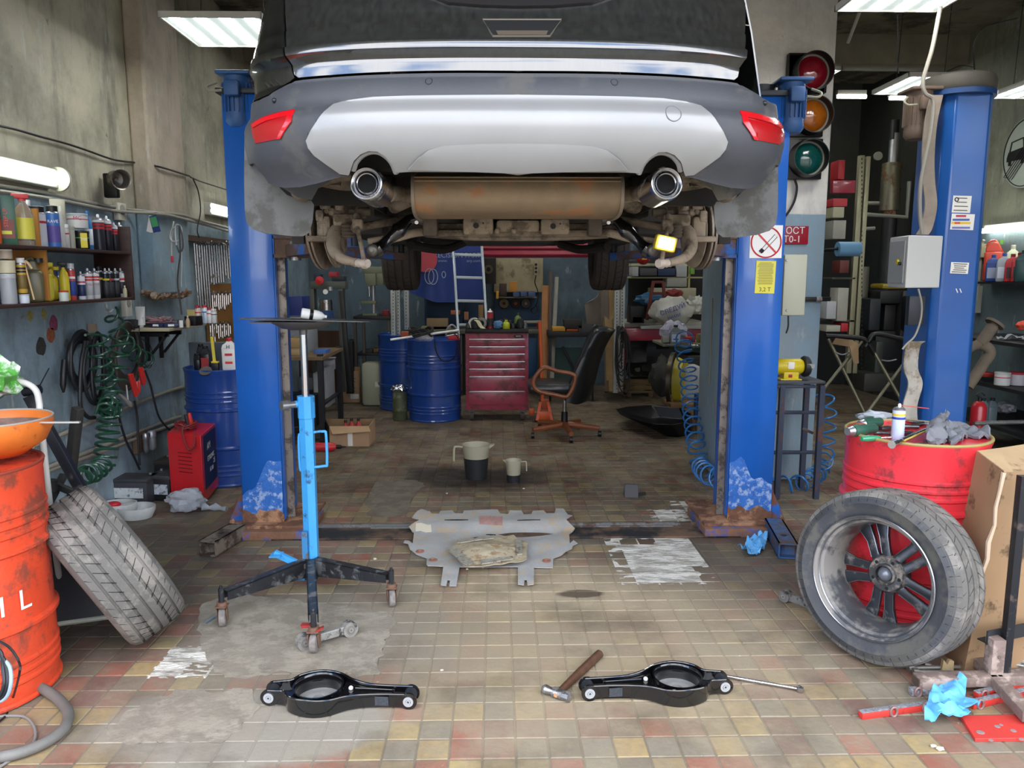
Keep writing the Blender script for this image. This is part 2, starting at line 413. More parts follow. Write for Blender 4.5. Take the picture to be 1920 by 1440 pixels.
def tile_shape(bb,x,y,z,tx,ty,s,j=0.):
 h=s/2;b_=.004
 p=[(-h,-h),(h,-h),(h,h),(-h,h)]
 up=[(x+a*(1-b_/h),y+b*(1-b_/h),z+a*tx+b*ty)for a,b in p]
 lo=[(x+a,y+b,z-.0030+a*tx+b*ty)for a,b in p]
 bt=[(x+a,y+b,-.02)for a,b in p]
 bb.add(up+lo+bt,[(0,1,2,3)]+[(4+i,4+(i+1)%4,(i+1)%4,i)for i in range(4)]+[(8+i,8+(i+1)%4,4+(i+1)%4,4+i)for i in range(4)])
 # patches where tiles are gone and bare broken cement shows
CEM=[[(1150,1032),(1205,1022),(1275,1010),(1283,1012),(1300,1040),(1312,1058),(1332,1090),(1185,1092),(1170,1062)],
[(1262,942),(1372,943),(1372,960),(1282,962)],[(1228,968),(1250,958),(1278,962),(1262,974),(1236,975)],
[(300,1262),(332,1218),(405,1219),(398,1236),(372,1240),(352,1264)],
[(1780,968),(1800,950),(1810,975)]]
CEMP=[[G(*q)for q in c]for c in CEM]
def inside(x,y,poly):
 r=False;k=len(poly)
 for i in range(k):
  a,b=poly[i],poly[i-1]
  if(a.y>y)!=(b.y>y)and x<(b.x-a.x)*(y-a.y)/(b.y-a.y)+a.x:r=not r
 return r
tiles=[];y0=2.424-TP*4
x0t=G(481,1387).x
for j in range(-2,80):
 for i in range(-30,50):
  x=x0t+(i+.5)*TP;y=y0+(j+.5)*TP
  if y>YB or x<XL+.03 or x>XR-.03:continue
  d=ray(960,720);v=V((x,y,-H));loc=_cr.transposed()@v
  if loc.z>-.5:continue
  px=960+F*loc.x/-loc.z;py=720-F*loc.y/-loc.z
  if py>1470 or px<-60 or px>1980:continue
  if any(inside(x,y,c)for c in CEMP):continue
  if 1.7<x<2.44 and 5.7<y<6.36:continue
  tiles.append((-loc.z,x,y))
tiles.sort()
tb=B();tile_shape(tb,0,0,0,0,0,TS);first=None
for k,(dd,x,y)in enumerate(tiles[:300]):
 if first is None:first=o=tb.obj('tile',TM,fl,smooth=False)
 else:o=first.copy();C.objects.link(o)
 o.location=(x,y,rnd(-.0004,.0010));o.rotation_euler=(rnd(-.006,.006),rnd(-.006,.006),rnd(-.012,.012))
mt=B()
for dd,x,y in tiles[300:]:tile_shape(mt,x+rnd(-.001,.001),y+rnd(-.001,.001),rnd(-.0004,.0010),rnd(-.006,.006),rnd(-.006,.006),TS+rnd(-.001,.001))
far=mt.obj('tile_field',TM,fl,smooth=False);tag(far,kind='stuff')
cem=mat('a29e93',.9,var=.25,vs=25,d='d8d5cc',da=.55,ds=16,bump=1.5,bs=50,name='broken_cement',stretch=(.35,1,1))
for c in CEMP:
 cx=sum(p.x for p in c)/len(c);cy=sum(p.y for p in c)/len(c);bb=B();k=26
 xs=[p.x for p in c];ys=[p.y for p in c];xa,xb,ya,yb=min(xs)-.03,max(xs)+.03,min(ys)-.03,max(ys)+.03
 bb.grid(lambda u,v:V((xa+(xb-xa)*u,ya+(yb-ya)*v,-.0002+.0035*NZ.noise(V((u*6+xa,v*18,3))))),k,k)
 pass;bb.obj('cement_patch',cem,fl)
 # dried cement skim and ground-in grime that hides the tile joints
SK=mat('857e71',.8,var=.14,vs=5,d='958e80',da=.5,ds=9,bump=.5,bs=30,name='cement_skim')
for pl in([(395,1125),(470,1118),(600,1135),(705,1150),(728,1160),(715,1215),(702,1258),(640,1262),(560,1262),(530,1262),(470,1270),(420,1268),(380,1215),(372,1165)],[(320,1300),(385,1296),(470,1300),(485,1330),(455,1365),(440,1385),(300,1392),(190,1384),(225,1350)],[(560,1140),(735,1150),(720,1205),(705,1262),(620,1255)],[(705,905),(745,900),(792,906),(770,940),(758,968),(720,970),(688,962)]):
 SK=SK if pl[0][1]>1000 else mat('655d50',.85,var=.15,vs=8,d='746c5e',da=.5,ds=9)
 pp=spline([G(*q)for q in pl],9,True);patch([(p.x+.05*NZ.noise(V((p.x*14,p.y*14,0))),p.y+.05*NZ.noise(V((p.x*14,p.y*14,5))))for p in pp],lambda x,y:V((x,y,.0012+.0008*NZ.noise(V((x*5,y*5,2))))),.08,'cement_skim',SK,fl,thick=.0012)
bp_=mat('7a5a42',.85,var=.35,vs=30,d='b0a590',da=.4,ds=20,bump=1,bs=60);b=B();b.rings([(V((-2.56+rnd(-.02,.03),y_,1.43+rnd(-.015,.02))),rnd(.02,.045))for y_ in[5.74+.045*k for k in range(16)]],7);b.rings([(V((x_,5.765,1.43+rnd(-.015,.02))),rnd(.015,.03))for x_ in(-2.64,-2.6,-2.56,-2.52)],7);S(b.obj('trim_broken_plaster',bp_))
for x_,y_,c_,r_ in((95,628,'8a4f35',.03),(77,650,'33332f',.035),(100,606,'7d3d56',.03),(56,592,'8d8550',.02),(82,588,'8d8550',.02),(125,645,'6a6a66',.02)):
 p=PX(x_,y_,XL);b=B();n_=14;b.add([p+V((.001,r_*1.4*cos(a)*(1+.4*NZ.noise(V((a,x_,0)))),r_*sin(a)*1.6*(1+.4*NZ.noise(V((a,x_,3))))))for a in[2*pi*k/n_ for k in range(n_)]],[tuple(range(n_))]);b.obj('paint_stain',mat(c_,.8,var=.3,vs=40),wl,solid=.001)
 # ================================================================ LIFTS
BLUE=mat('1a59ab',.32,var=.08,vs=3,bump=.05,bs=15,coat=.3)
BLUEW=mat('1e5aa8',.45,var=.2,vs=12,d='6b4433',da=.66,ds=9,bump=.3,bs=60)
RUST=mat('6b4a38',.85,var=.3,vs=20,d='a27b5e',da=.5,ds=8,bump=.8,bs=60)
STEEL=mat('8d8f90',.35,m=.9,var=.1,d='5a4c40',da=.3,ds=12)
DARK=mat('1c1c1e',.5,var=.2);BLACK=mat('0d0d0e',.45)
GREYRAIL=mat('7d756c',.5,m=.5,var=.2,d='3a332c',da=.4,ds=10)
def lift_column(root,xa,xb,y0,sgn,ztop,zc=1.66,wear=True):
 """C-section column: web xa..xb at its front plate; sgn = +1 when the open side looks towards +x"""
 d=.30;yb=y0+d;xo=xa if sgn>0 else xb;xi=xb if sgn>0 else xa
 b=B();t=.012
 b.box(((xa+xb)/2,y0+t/2,ztop/2+.06),(abs(xb-xa),t,ztop-.06),bv=.004)
 b.box(((xa+xb)/2,yb-t/2,ztop/2+.06),(abs(xb-xa),t,ztop-.06),bv=.004)
 b.box((xo+sgn*t/2,y0+d/2,ztop/2+.06),(t,d-.002,ztop-.06))
 b.box((xi,y0+.035,ztop/2+.06),(t,.05,ztop-.062));b.box((xi,yb-.035,ztop/2+.06),(t,.05,ztop-.062))
 W(b,'column',BLUE,root,bev=.004)
 b=B();b.box((xi+sgn*.028,y0+.07,1.36),(.045,.012,2.55));b.box((xi-sgn*.02,y0+.15,1.36),(.03,.05,2.55));W(b,'guide_rail',GREYRAIL,root)
 b=B();b.box((xi-sgn*.10,y0+.15,zc),(.17,.2,.62),bv=.01);W(b,'carriage',mat('23262b',.6,d='59432f',da=.4),root)
 b=B();b.cyl((xi-sgn*.05,y0+.2,.1),(xi-sgn*.05,y0+.2,2.5),.02,n=12);W(b,'lead_screw',STEEL,root)
 if wear:  # chipped band at the foot
  b=B();hh=.30
  def fn(u,v):return V((xa+.004+(xb-xa-.008)*u,y0-.0015-.001*NZ.noise(V((u*9,v*9,xa))),.075+hh*v*(1+.35*sin(u*3.1+xa)+.25*NZ.noise(V((u*4,1,xa))))))
  b.grid(fn,12,10);W(b,'chipped_paint',mat('2a62ae',.6,var=.2,vs=20,d='8fa4c6',da=.40,ds=26,bump=.4,name='chip'),root,solid=.001)
  b=B()
  def fn(u,v):return V((xa-.001+(xb-xa+.002)*u,y0-.003,.072+.07*v*(1+.6*NZ.noise(V((u*6,4,xa))))))
  b.grid(fn,12,3);W(b,'rust_band',RUST,root,solid=.001)
  # foot plate, gusset, bolts
 b=B();x0,x1=min(xa,xb)-.06,max(xa,xb)+.06
 if sgn>0:x1+=.10
 else:x0-=.10
 b.box(((x0+x1)/2,y0+.17,.066),(x1-x0,.50,.02),bv=.004);W(b,'foot_plate',RUST,root)
 b=B();b.prism([(0,0),(-sgn*.09,0),(0,.2)],(xo,y0+.02,.076),(1,0,0),(0,0,1),(0,.012,0));W(b,'gusset',BLUEW,root)
 for ox in(-.05*sgn+0,):
  for yy in(y0-.045,y0+.36):
   b=B();b.cyl((xo+ox,yy,.076),(xo+ox,yy,.1),.016,n=6);b.cyl((xo+ox,yy,.1),(xo+ox,yy,.112),.009,n=10);W(b,'anchor_bolt',RUST,root)
   # --- the lift that carries the car
PLY=4.55
xl0,xl1=P(452,900,PLY).x,P(530,900,PLY).x;xr0,xr1=P(1366,900,PLY).x,P(1449,900,PLY).x
LT=T('car_lift','blue two-post car lift with scuffed columns holding up the dark car','car lift',((xl0+xr1)/2,PLY,0))
lift_column(LT,xl0,xl1,PLY,1,2.60);lift_column(LT,xr0,xr1,PLY,-1,2.60)
# floor crossbeam between the feet and the box sills below them
b=B();b.box(((xl1+xr0)/2+.0,4.52,.006),(xr0-xl1+.1,.20,.012));W(b,'cover_plate',mat('5f4b3c',.7,var=.4,vs=4,d='1f2024',da=.5,ds=2.5,bump=.3,name='cover'),LT,bev=.003)
b=B();b.box(((xl1+xr0)/2,4.635,.014),(xr0-xl1+.1,.02,.028));b.box(((xl1+xr0)/2+.1,4.60,.012),(1.9,.008,.016));W(b,'channel_lip',mat('8b8d8e',.35,m=.7,d='4b3a2e',da=.5,ds=4),LT)
for sx,xa,xb in((1,xl0,xl1),(-1,xr0,xr1)):
 b=B();w0,w1=(xa-.07,xb+.17)if sx>0 else(xa-.17,xb+.03)
 b.box(((w0+w1)/2,4.64,.029),(w1-w0,.44,.055),bv=.004);W(b,'base_sill',mat('7a5843',.8,var=.25,vs=8,d='1f57a6',da=.44,ds=5,bump=.5,name='sill'),LT)
 # outrigger: open rectangular tube lying forward
 a=G(388,1045)if sx>0 else G(1478,1050);c=V((w0+.06,4.46,0))if sx>0 else V((w1-.03,4.5,0));a.z=c.z=.047
 dr=(c-a);ln=dr.length;an=atan2(dr.y,dr.x);a=a+dr.normalized()*0.01
 q=MX.Translation(a)@MX.Rotation(an,4,'Z')
 b=B();wd,hh,t=.105,.088,.008
 for cc,dd in(((ln/2,0,hh/2-t/2),(ln,wd,t)),((ln/2,0,-hh/2+t/2),(ln,wd,t)),((ln/2,wd/2-t/2,0),(ln,t,hh)),((ln/2,-wd/2+t/2,0),(ln,t,hh))):b.box(cc,dd)
 b.box((.05,0,0),(.01,wd-.01,hh-.01));b.xf(q)
 o=W(b,'outrigger',mat('6e6458',.75,var=.2,d='3b3027',da=.5,ds=9,bump=.4)if sx>0 else mat('355a86',.6,var=.2,d='5a4738',da=.5,ds=8,bump=.4),LT)
 bb=B().cyl((.14,0,hh/2-.004),(.14,0,hh/2+.001),.018,n=14).xf(q);W(bb,'bolt_hole',DARK,o)
 # swing arms with pads
RB=mat('5b463a',.8,var=.3,vs=10,d='2c5da0',da=.42,ds=6,bump=.5,name='armpaint')
def arm(a,c,hz=.07,wd=.11):
 a,c=V(a),V(c);dr=c-a;ln=dr.length;q=MX.Translation(a)@dr.to_track_quat('X','Z').to_matrix().to_4x4()
 b=B();b.box((ln*.29,0,0),(ln*.62,wd,hz),bv=.006);b.box((ln*.75,0,0),(ln*.5,wd*.72,hz*.72),bv=.004);b.xf(q);o=W(b,'swing_arm',RB,LT)
 b=B();b.cyl((a.x,a.y,a.z-hz*.8),(a.x,a.y,a.z+hz*.8),.035,n=14);W(b,'arm_pin',STEEL,o)
 b=B();b.cyl((c.x,c.y,c.z-.02),(c.x,c.y,c.z+.10),.022,n=14);b.cyl((c.x,c.y,c.z+.10),(c.x,c.y,c.z+.12),.058,n=20);W(b,'lifting_pad',mat('23272d',.5,m=.4),o)
zl=P(500,462,PLY).z
for sx,xi in((1,xl1),(-1,xr0)):
 b=B();b.box((xi+sx*.10,PLY+.10,zl),(.2,.16,.13),bv=.004);b.box((xi+sx*.10,PLY+.02,zl+.055),(.24,.02,.02));b.box((xi+sx*.10,PLY+.02,zl-.055),(.24,.02,.02));W(b,'arm_bracket',RB,LT)
pf=P(752,470,5.25);pr_=P(1150,470,5.25);zz=zl-.005
arm((xl1+.14,PLY+.13,zz),(pf.x,5.25,pf.z-.04));arm((xr0-.14,PLY+.13,zz),(pr_.x,5.25,pr_.z-.04))
arm((xl1+.12,PLY+.04,zz-.02),(-.72,3.95,zl+.0));arm((xr0-.12,PLY+.04,zz-.02),(.86,3.95,zl+.0))
# electric motors on the column heads
def motor(root,x,y,z,s=1,m=mat('2d5385',.5,var=.1),cable=1):
 b=B();b.cyl((x,y,z-.20),(x,y,z+.02),.075,n=24);b.box((x,y,z+.03),(.19,.19,.02),bv=.006);b.lathe([(.0,-.26),(.06,-.26),(.078,-.235),(.078,-.2),(.0,-.2)],(x,y,z),n=24)
 mo=W(b,'motor',m,root)
 b=B()
 for k in range(20):
  a=2*pi*k/20;b.box((x+.08*cos(a),y+.08*sin(a),z-.1),(.016,.004,.16),rot=a)
 W(b,'cooling_fin',m,mo)
 b=B();b.box((x+.0,y-.095,z-.06),(.085,.05,.085),bv=.012);W(b,'terminal_box',m,mo)
 b=B();b.tube([(x-s*.06,y-.09,z-.07),(x-s*.12,y-.1,z-.075),(x-s*.14,y-.09,z-.05),(x-s*.10,y-.05,z-.02)],.007,8,6);W(b,'cable_gland',mat('8b8a74',.6),mo)
mz=P(430,148,PLY).z
motor(LT,P(437,148,PLY-.02).x,PLY+.05,mz,1);motor(LT,P(1490,160,PLY).x,PLY+.05,mz-.02,-1)
for xa,xb in((xl0,xl1),(xr0,xr1)):
 b=B();b.box(((xa+xb)/2,PLY+.15,2.61),(abs(xb-xa)+.05,.36,.03),bv=.005);b.cyl(((xa+xb)/2,PLY+.15,2.62),((xa+xb)/2,PLY+.15,2.68),.09,n=24);W(b,'column_head',mat('22262c',.5,var=.1),LT)
 # stickers on the right column
WHITE=mat('e6e6e2',.5);PAPER=mat('dedbd0',.7)
c0,c1=P(1407,432,PLY-.004),P(1465,484,PLY-.004)
cx,cz,ww,hh=(c0.x+c1.x)/2,(c0.z+c1.z)/2,c1.x-c0.x,c0.z-c1.z
b=B();b.box((cx,PLY-.004,cz+.015),(ww,.003,hh+.03));sg=W(b,'no_smoking_sign',WHITE,LT);sg['label']='white square sign with a crossed-out cigarette'
REDP=mat('c1272b',.45,name='sign_red');rr=ww*.46;zc=cz+.012
b=B();b.rings([((cx+rr*cos(t),PLY-.0065,zc+rr*sin(t)),.0045)for t in[2*pi*k/36 for k in range(36)]],6,closed=True);b.box((cx,PLY-.0065,zc),(rr*2,.004,.010),rot=(0,R(45),0));W(b,'red_ring',REDP,sg)
b=B();b.tube([(cx-.035,PLY-.006,zc-.05),(cx+.05,PLY-.006,zc+.045),(cx+.065,PLY-.006,zc+.03),(cx-.02,PLY-.006,zc-.062),(cx-.035,PLY-.006,zc-.05)],.0018,5);b.cyl((cx-.032,PLY-.006,zc-.058),(cx-.018,PLY-.006,zc-.042),.012,n=8);W(b,'cigarette_drawing',mat('17171a',.6),sg)
c0,c1=P(1418,489,PLY-.004),P(1452,550,PLY-.004)
b=B();b.box(((c0.x+c1.x)/2,PLY-.003,(c0.z+c1.z)/2),(c1.x-c0.x,.003,c0.z-c1.z),rot=(0,R(1),0));yn=W(b,'notice_label',mat('d8cf4e',.6),LT)
PR=mat('4a4a3c',.8,name='print')
b=B()
for k in range(17):b.box(((c0.x+c1.x)/2+rnd(-.003,.003),PLY-.0052,c0.z-.012-k*.0078),((c1.x-c0.x)*rnd(.6,.82),.001,.0022))
W(b,'printed_lines',PR,yn)
text('3,2 T',yn,((c0.x+c1.x)/2,PLY-.0055,c1.z+.022),(pi/2,0,0),.034,PR,world=True)
# --- the second lift column, right-hand bay
PY2=4.75
xa,xb=P(1748,600,PY2).x,P(1836,600,PY2).x
L2=T('lift_column','single blue lift column behind the red drum, stickers on its front','lift column',((xa+xb)/2,PY2,0))
zt2=P(1790,160,PY2).z
b=B();k=.045;yb=PY2+.33
b.prism([(xa,yb),(xa,PY2+k),(xa+k,PY2),(xb-k,PY2),(xb,PY2+k),(xb,yb)],(0,0,.01),(1,0,0),(0,1,0),(0,0,zt2-.01));W(b,'column',mat('174f92',.32,var=.1,vs=3,coat=.3),L2,bev=.008)
b=B();b.lathe([(0,-.02),(.20,-.02),(.215,0),(.215,.045),(.205,.07),(.17,.085),(0,.085)],((xa+xb)/2-.02,PY2+.15,zt2),n=36);W(b,'column_cap',mat('4b473f',.7,var=.15,vs=8),L2)
b=B();b.lathe([(.19,-.05),(.218,-.05),(.218,-.02),(.19,-.02)],((xa+xb)/2-.02,PY2+.15,zt2),n=36);W(b,'cap_flange',mat('1a3d6b',.4),L2)
b=B();b.box(((xa+xb)/2,PY2+.17,.012),(.55,.6,.024));W(b,'foot_plate',RUST,L2)
c0=P(1803,385,PY2-.003)
def sticker(par,x0,y0_,x1,y1,Y,m,nm='sticker',lines=5,rot=0,col=PR):
 a,c=P(x0,y0_,Y),P(x1,y1,Y);cx,cz,ww,hh=(a.x+c.x)/2,(a.z+c.z)/2,c.x-a.x,a.z-c.z
 q=MX.Translation((cx,Y,cz))@MX.Rotation(rot,4,'Y')
 o=W(B().box((0,0,0),(ww,.002,hh)).xf(q),nm,m,par)
 if lines:
  b=B()
  for k in range(lines):b.box((rnd(-.04,.04)*ww,-.0015,hh*(.36-.72*k/max(1,lines-1))),(ww*rnd(.5,.8),.001,min(.005,hh/lines*.35)))
  W(b.xf(q),'printed_lines',col,o)
 return o
s1=sticker(L2,1787,367,1819,399,PY2-.003,PAPER,lines=4,rot=R(1.5));s2=sticker(L2,1784,401,1825,431,PY2-.004,PAPER,lines=0,rot=R(2))
ge=P(1794,374,PY2-.006);b=B();b.rings([((ge.x+.011*cos(t),ge.y,ge.z+.011*sin(t)),.003)for t in[2*pi*k/14 for k in range(14)]],5,closed=True);W(b,'gear_mark',BLACK,s1)
for y_,c_,w_ in((405,'b8324a',18),(412,'3a5ea8',30),(418,'d9b82a',34),(427,'6d6fa8',32)):
 q=P(1802,y_,PY2-.0065);W(B().box(q,(w_/285,.001,.012)),'colour_band',mat(c_,.6),s2)
q=P(1795,418,PY2-.0075);W(B().box(q,(.035,.001,.0125)),'colour_band',mat('cc5a2e',.6),s2)
sticker(L2,1783,492,1815,513,PY2-.003,PAPER,lines=5,rot=R(2))
for x_ in(1794,1801):q=P(x_,545,PY2-.002);W(B().box(q,(.006,.002,.028),rot=(0,R(-25),0)),'paint_drip',PAPER,L2)
# motor, drive guard strip and cables on the left flank of the second column
motor(L2,xa-.13,PY2+.1,P(1722,205,PY2).z+.1,1,mat('6b5a4c',.6,var=.1))
gd=B();pts=[(1757,178),(1746,230),(1741,290),(1742,340),(1746,385),(1738,425),(1730,440)]
gp=[P(x_,y_,PY2-.04)for x_,y_ in pts]
def ribbon(b,pts,w,t,side=V((1,0,0)),sm=5):
 pts=spline(pts,sm)
 n=len(pts)
 vs=[]
 for p in pts:vs+=[p-side*w/2,p+side*w/2,p+side*w/2+V((0,t,0)),p-side*w/2+V((0,t,0))]
 fs=[]
 for i in range(n-1):
  for j in range(4):fs.append((i*4+j,i*4+(j+1)%4,i*4+4+(j+1)%4,i*4+4+j))
 fs+=[(3,2,1,0),tuple((n-1)*4+j for j in range(4))]
 return b.add(vs,fs)
W(ribbon(B(),gp,.075,.012),'safety_belt',mat('8d8172',.75,var=.2,vs=10),L2)
gp=[P(x_,y_,PY2-.06)for x_,y_ in[(1722,640),(1712,650),(1708,690),(1717,720),(1707,760),(1708,800)]]
W(ribbon(B(),gp,.09,.012),'safety_belt',mat('a19c90',.75,var=.25,vs=6,d='6d5f48',da=.4,ds=4),L2)
b=B();b.tube([P(x_,y_,PY2-.09)for x_,y_ in[(1775,-30),(1762,20),(1748,90),(1731,150),(1735,175),(1750,190),(1745,250),(1727,340),(1725,400),(1730,440)]],.012,8,6);W(b,'hanging_conduit',mat('8b867a',.6),L2)
# ================================================================ THE CAR
XC,Y0=.066,2.36
pc=spline([(0,0,0),(.2,.003,0),(.4,.018,0),(.56,.046,0),(.70,.095,0),(.81,.165,0),(.885,.26,0),(.925,.38,0),(.942,.55,0),(.947,.8,0),(.947,1.4,0),(.94,3.4,0),(.9,4.2,0),(.8,4.45,0)],10)
al=[0]
for i in range(1,len(pc)):al.append(al[-1]+(pc[i]-pc[i-1]).length)
def plan(u):
 s=-1 if u<0 else 1;u=abs(u)
 import bisect
 i=min(max(bisect.bisect(al,u)-1,0),len(al)-2);t=(u-al[i])/(al[i+1]-al[i])
 p=pc[i].lerp(pc[i+1],t);tg=(pc[min(i+2,len(pc)-1)]-pc[max(i-1,0)]).normalized()
 return s*p.x,p.y,s*-tg.y,tg.x  # point, inward normal
def zpx(py,o=0.):return P(970,py,Y0+o).z
PROF=[(zpx(360),.10),(zpx(322),.072),(zpx(300),.038),(zpx(272),.010),(zpx(240),-.004),(zpx(215),-.002),(zpx(206),.003),(zpx(195),.018),(zpx(184),.034),(zpx(170),.036),(zpx(150),.044),(zpx(138),.058),
(zpx(134),.062),(zpx(131),.0618),(zpx(108),.0618),(zpx(104),.0622),(zpx(97),.064),(zpx(84),.048),(zpx(80),.040),(zpx(77),.0405),(zpx(67),.0445),(zpx(64),.0465),(zpx(60),.056),(zpx(24),.082),(zpx(22),.086),(zpx(0),.098),(zpx(-80),.15),(zpx(-200),.26)]
PROF.sort()
def off(z):
 if z<=PROF[0][0]:return PROF[0][1]
 for(a,p),(b,q)in zip(PROF,PROF[1:]):
  if z<=b:
   t=(z-a)/(b-a);return p+(q-p)*t
 return PROF[-1][1]
def cpt(u,z,ex=0.0):
 x,y,nx,ny=plan(u);o=off(z)+ex;k=.45+.55*max(0,ny)  # the creases fade round the corner
 return V((XC+x+nx*o*k,Y0+y+ny*o*k+(1-k)*0,z))
def inv(px,py,ex=0.0):
 z=zpx(py);s=-1 if px<970 else 1
 for it in range(8):
  lo,hi=0,1.22
  for j in range(22):
   m_=(lo+hi)/2;q=proj(cpt(s*m_,z,ex))[0]
   if(q-px)*s<0:lo=m_
   else:hi=m_
  u=s*lo;p=cpt(u,z,ex);zt=P(px,py,p.y).z;z=zt
 return u,z
CAR=T('raised_car','dark grey dusty car raised on the blue lift, seen from behind','car',(XC,4.55,1.6))
PAINT=mat('252624',.28,var=.35,vs=22,coat=1.2,name='car_paint',stretch=(3,3,.5));PLAS=mat('3d3f43',.5,var=.08,vs=6,d='4c4c4a',da=.3,ds=5,bump=.15,bs=300)
PLASD=mat('33353a',.5,var=.15,vs=6,d='54524c',da=.45,ds=7);SILV=mat('8c8c8a',.33,m=.25,var=.04,vs=5,name='silver_paint')
SOOT=mat('6a5f50',.85,var=.3,vs=14,d='433a30',da=.42,ds=9,bump=.5,bs=60,name='road_dirt');SOOT2=mat('8a7d6b',.8,var=.2,vs=14,d='5e5244',da=.42,ds=10,bump=.4,bs=60,name='pale_road_dirt')
UND=mat('2b2824',.85,var=.3,vs=5)
def outl(pts,ex=0.0):return[inv(px,py,ex)for px,py in pts]
def sym(half):  # half outline (left side, from centre to centre) -> closed symmetric outline
 return half+[(-u,z)for u,z in reversed(half[0 if abs(half[0][0])>1e-4 else 1:len(half)if abs(half[-1][0])>1e-4 else len(half)-1])]
top=outl([(969,138),(880,137.5),(800,138),(700,141),(620,146),(556,152),(545,158),(528,167),(505,181),(488,189),(474,196)])
z1=top[-1][1];bot_s=outl([(470,305),(482,326),(505,343),(532,352),(565,350),(598,343),(640,331),(657,329)])
sil_o=outl([(969,180),(860,180.5),(770,181.5),(700,184),(655,190),(628,198),(606,217),(590,240),(577,265),(581,278),(592,292),(640,326),(656,328)])
half=top+[(-1.25,z1-.02),(-1.40,z1-.16),(-1.22,bot_s[0][1]+.02)]+bot_s+list(reversed(sil_o))[1:]
half[0]=(0.0,half[0][1]);half[-1]=(0.0,half[-1][1])
CZ=[z for z,_ in PROF]
bumper=patch(sym(half),cpt,.03,'bumper',PLAS,CAR,thick=.008,ang=50,cuts=CZ)
arc=outl([(660,317),(666,301),(678,289),(693,283),(709,284),(724,293),(735,306),(742,323)])
half=[(0.0,sil_o[0][1])]+sil_o[1:]+arc+outl([(770,321.5),(850,322),(930,322)])+[(0.0,zpx(322))]
half=[(u,z+.001 if i<9 else z)for i,(u,z)in enumerate(half)]
sil=patch(sym(half),lambda u,z:cpt(u,z,-.007),.03,'skid_panel',SILV,bumper,thick=.008,ang=50,cuts=CZ)
sil['label']='silver lower bumper panel with two exhaust cut-outs'
for s in(1,-1):
 b=B();b.rings([(cpt(s*u,z,.012),.013)for u,z in arc]if False else[(cpt(s*u,z,.01),.010)for u,z in[(p.x,p.y)for p in spline([(u,z,0)for u,z in arc],4)]],8);W(b,'cutout_rim',SILV,sil)
 # raised lower centre of the silver panel
rp=outl([(768,320),(786,300),(806,283),(832,275),(900,271),(968,270)]);rp=[(0.0,rp[-1][1])]+list(reversed(rp[:-1]))
def lowc(u,z):k=max(0,min(1,(rp[0][1]-z)/.03));return cpt(u,z,-.008-.016*k+.0)
patch(sym(rp+[(0.0,zpx(321))]),lowc,.03,'diffuser_panel',SILV,sil,thick=.006,ang=50)
# tow-eye cover, sensors
def ring_on(px,py,r,par,nm,m,rt=.0012,ex=-.012):
 u,z=inv(px,py,ex);b=B();b.rings([(cpt(u+r*cos(t),z+r*sin(t),ex),rt)for t in[2*pi*k/28 for k in range(28)]],6,closed=True);return W(b,nm,m,par)
ring_on(1263,212,.024,sil,'tow_eye_cover',mat('5d6066',.6))
for px,py in((804,152),(1152,154)):
 o=ring_on(px,py,.0105,bumper,'parking_sensor',BLACK,.001,-.005)
for px,py in((517,189),(1431,194)):
 u,z=inv(px,py);c=cpt(u,z,-.006);b=B();b.ball(c,.0085,12);W(b,'parking_sensor',mat('202226',.3),bumper)
 # reflectors
RED=mat('c8101c',.22,coat=.8,var=.05,vs=200,name='reflector_red');RED.node_tree.nodes['Principled BSDF'].inputs['Emission Color'].default_value=(0,0,0,1)
for s in(-1,1):
 P1=[(472,233),(495,220),(530,210),(553,206),(546,228),(526,260),(500,265),(481,269)]
 if s>0:P1=[(1940-x,y+2)for x,y in P1]
 patch(outl(P1,-.004),lambda u,z:cpt(u,z,-.004),.02,'reflector',mat('9c0b14',.25,coat=.8,name='reflector_dark'),bumper,thick=.006)
 P2=[(472,233),(495,220),(530,210),(553,206),(546,228),(526,260),(519,261),(537,225),(538,217),(500,226),(474,240)]
 if s>0:P2=[(1940-x,y+2)for x,y in P2]
 patch(outl(P2,-.009),lambda u,z:cpt(u,z,-.009),.02,'reflector_edge',RED,bumper,thick=.003)
 # tailgate and rear quarters
tg_b=outl([(968,133),(880,132.5),(800,133),(700,136),(620,141),(560,146)])
tg_s=outl([(553,140),(545,115),(538,82),(537,40),(536,2)]);zt=zpx(-150)
half=[(0.0,tg_b[0][1])]+tg_b[1:]+tg_s+[(tg_s[-1][0]+.02,zt),(0.0,zt)]
tg=patch(sym(half),cpt,.03,'tailgate',PAINT,CAR,thick=.006,ang=40,cuts=CZ)
q_b=outl([(476,191),(490,184),(506,177),(529,162),(545,153),(553,146)])
for s in(1,-1):
 pl=[(-1.3,q_b[0][1]-.012)]+q_b+outl([(547,125),(535,84),(533,40),(532,2)])+[(tg_s[-1][0]+.017,zt),(-1.3,zt)]
 patch([(s*-u,z)for u,z in pl]if s<0 else pl,cpt,.03,'rear_quarter',PAINT,CAR,thick=.006,ang=40,cuts=CZ)
 # flank with both wheel arches cut out
 zs=zpx(345);ar=lambda yc:[(yc+.40*cos(t),1.84+.40*sin(t))for t in[pi*k/14 for k in range(15)]]
 fl_=[(1.31,zt+.1),(1.31,2.02)]+[(1.31,1.98)]+[(yy,zz_)for yy,zz_ in reversed(ar(1.42+.3))]+[(2.2,1.80),(3.9,1.80)]+[(yy,zz_)for yy,zz_ in reversed(ar(4.35))]+[(4.85,1.85),(4.85,2.45),(3.4,zt+.1)]
 fl_=[p for i,p in enumerate(fl_)if i==0 or p!=fl_[i-1]]
 patch([(-s*u,z)for u,z in fl_],lambda u,z:cpt(u,z)if z>1.9 else cpt(u,1.9)+V((0,0,z-1.9)),.2,'flank',PAINT,CAR,thick=.006)
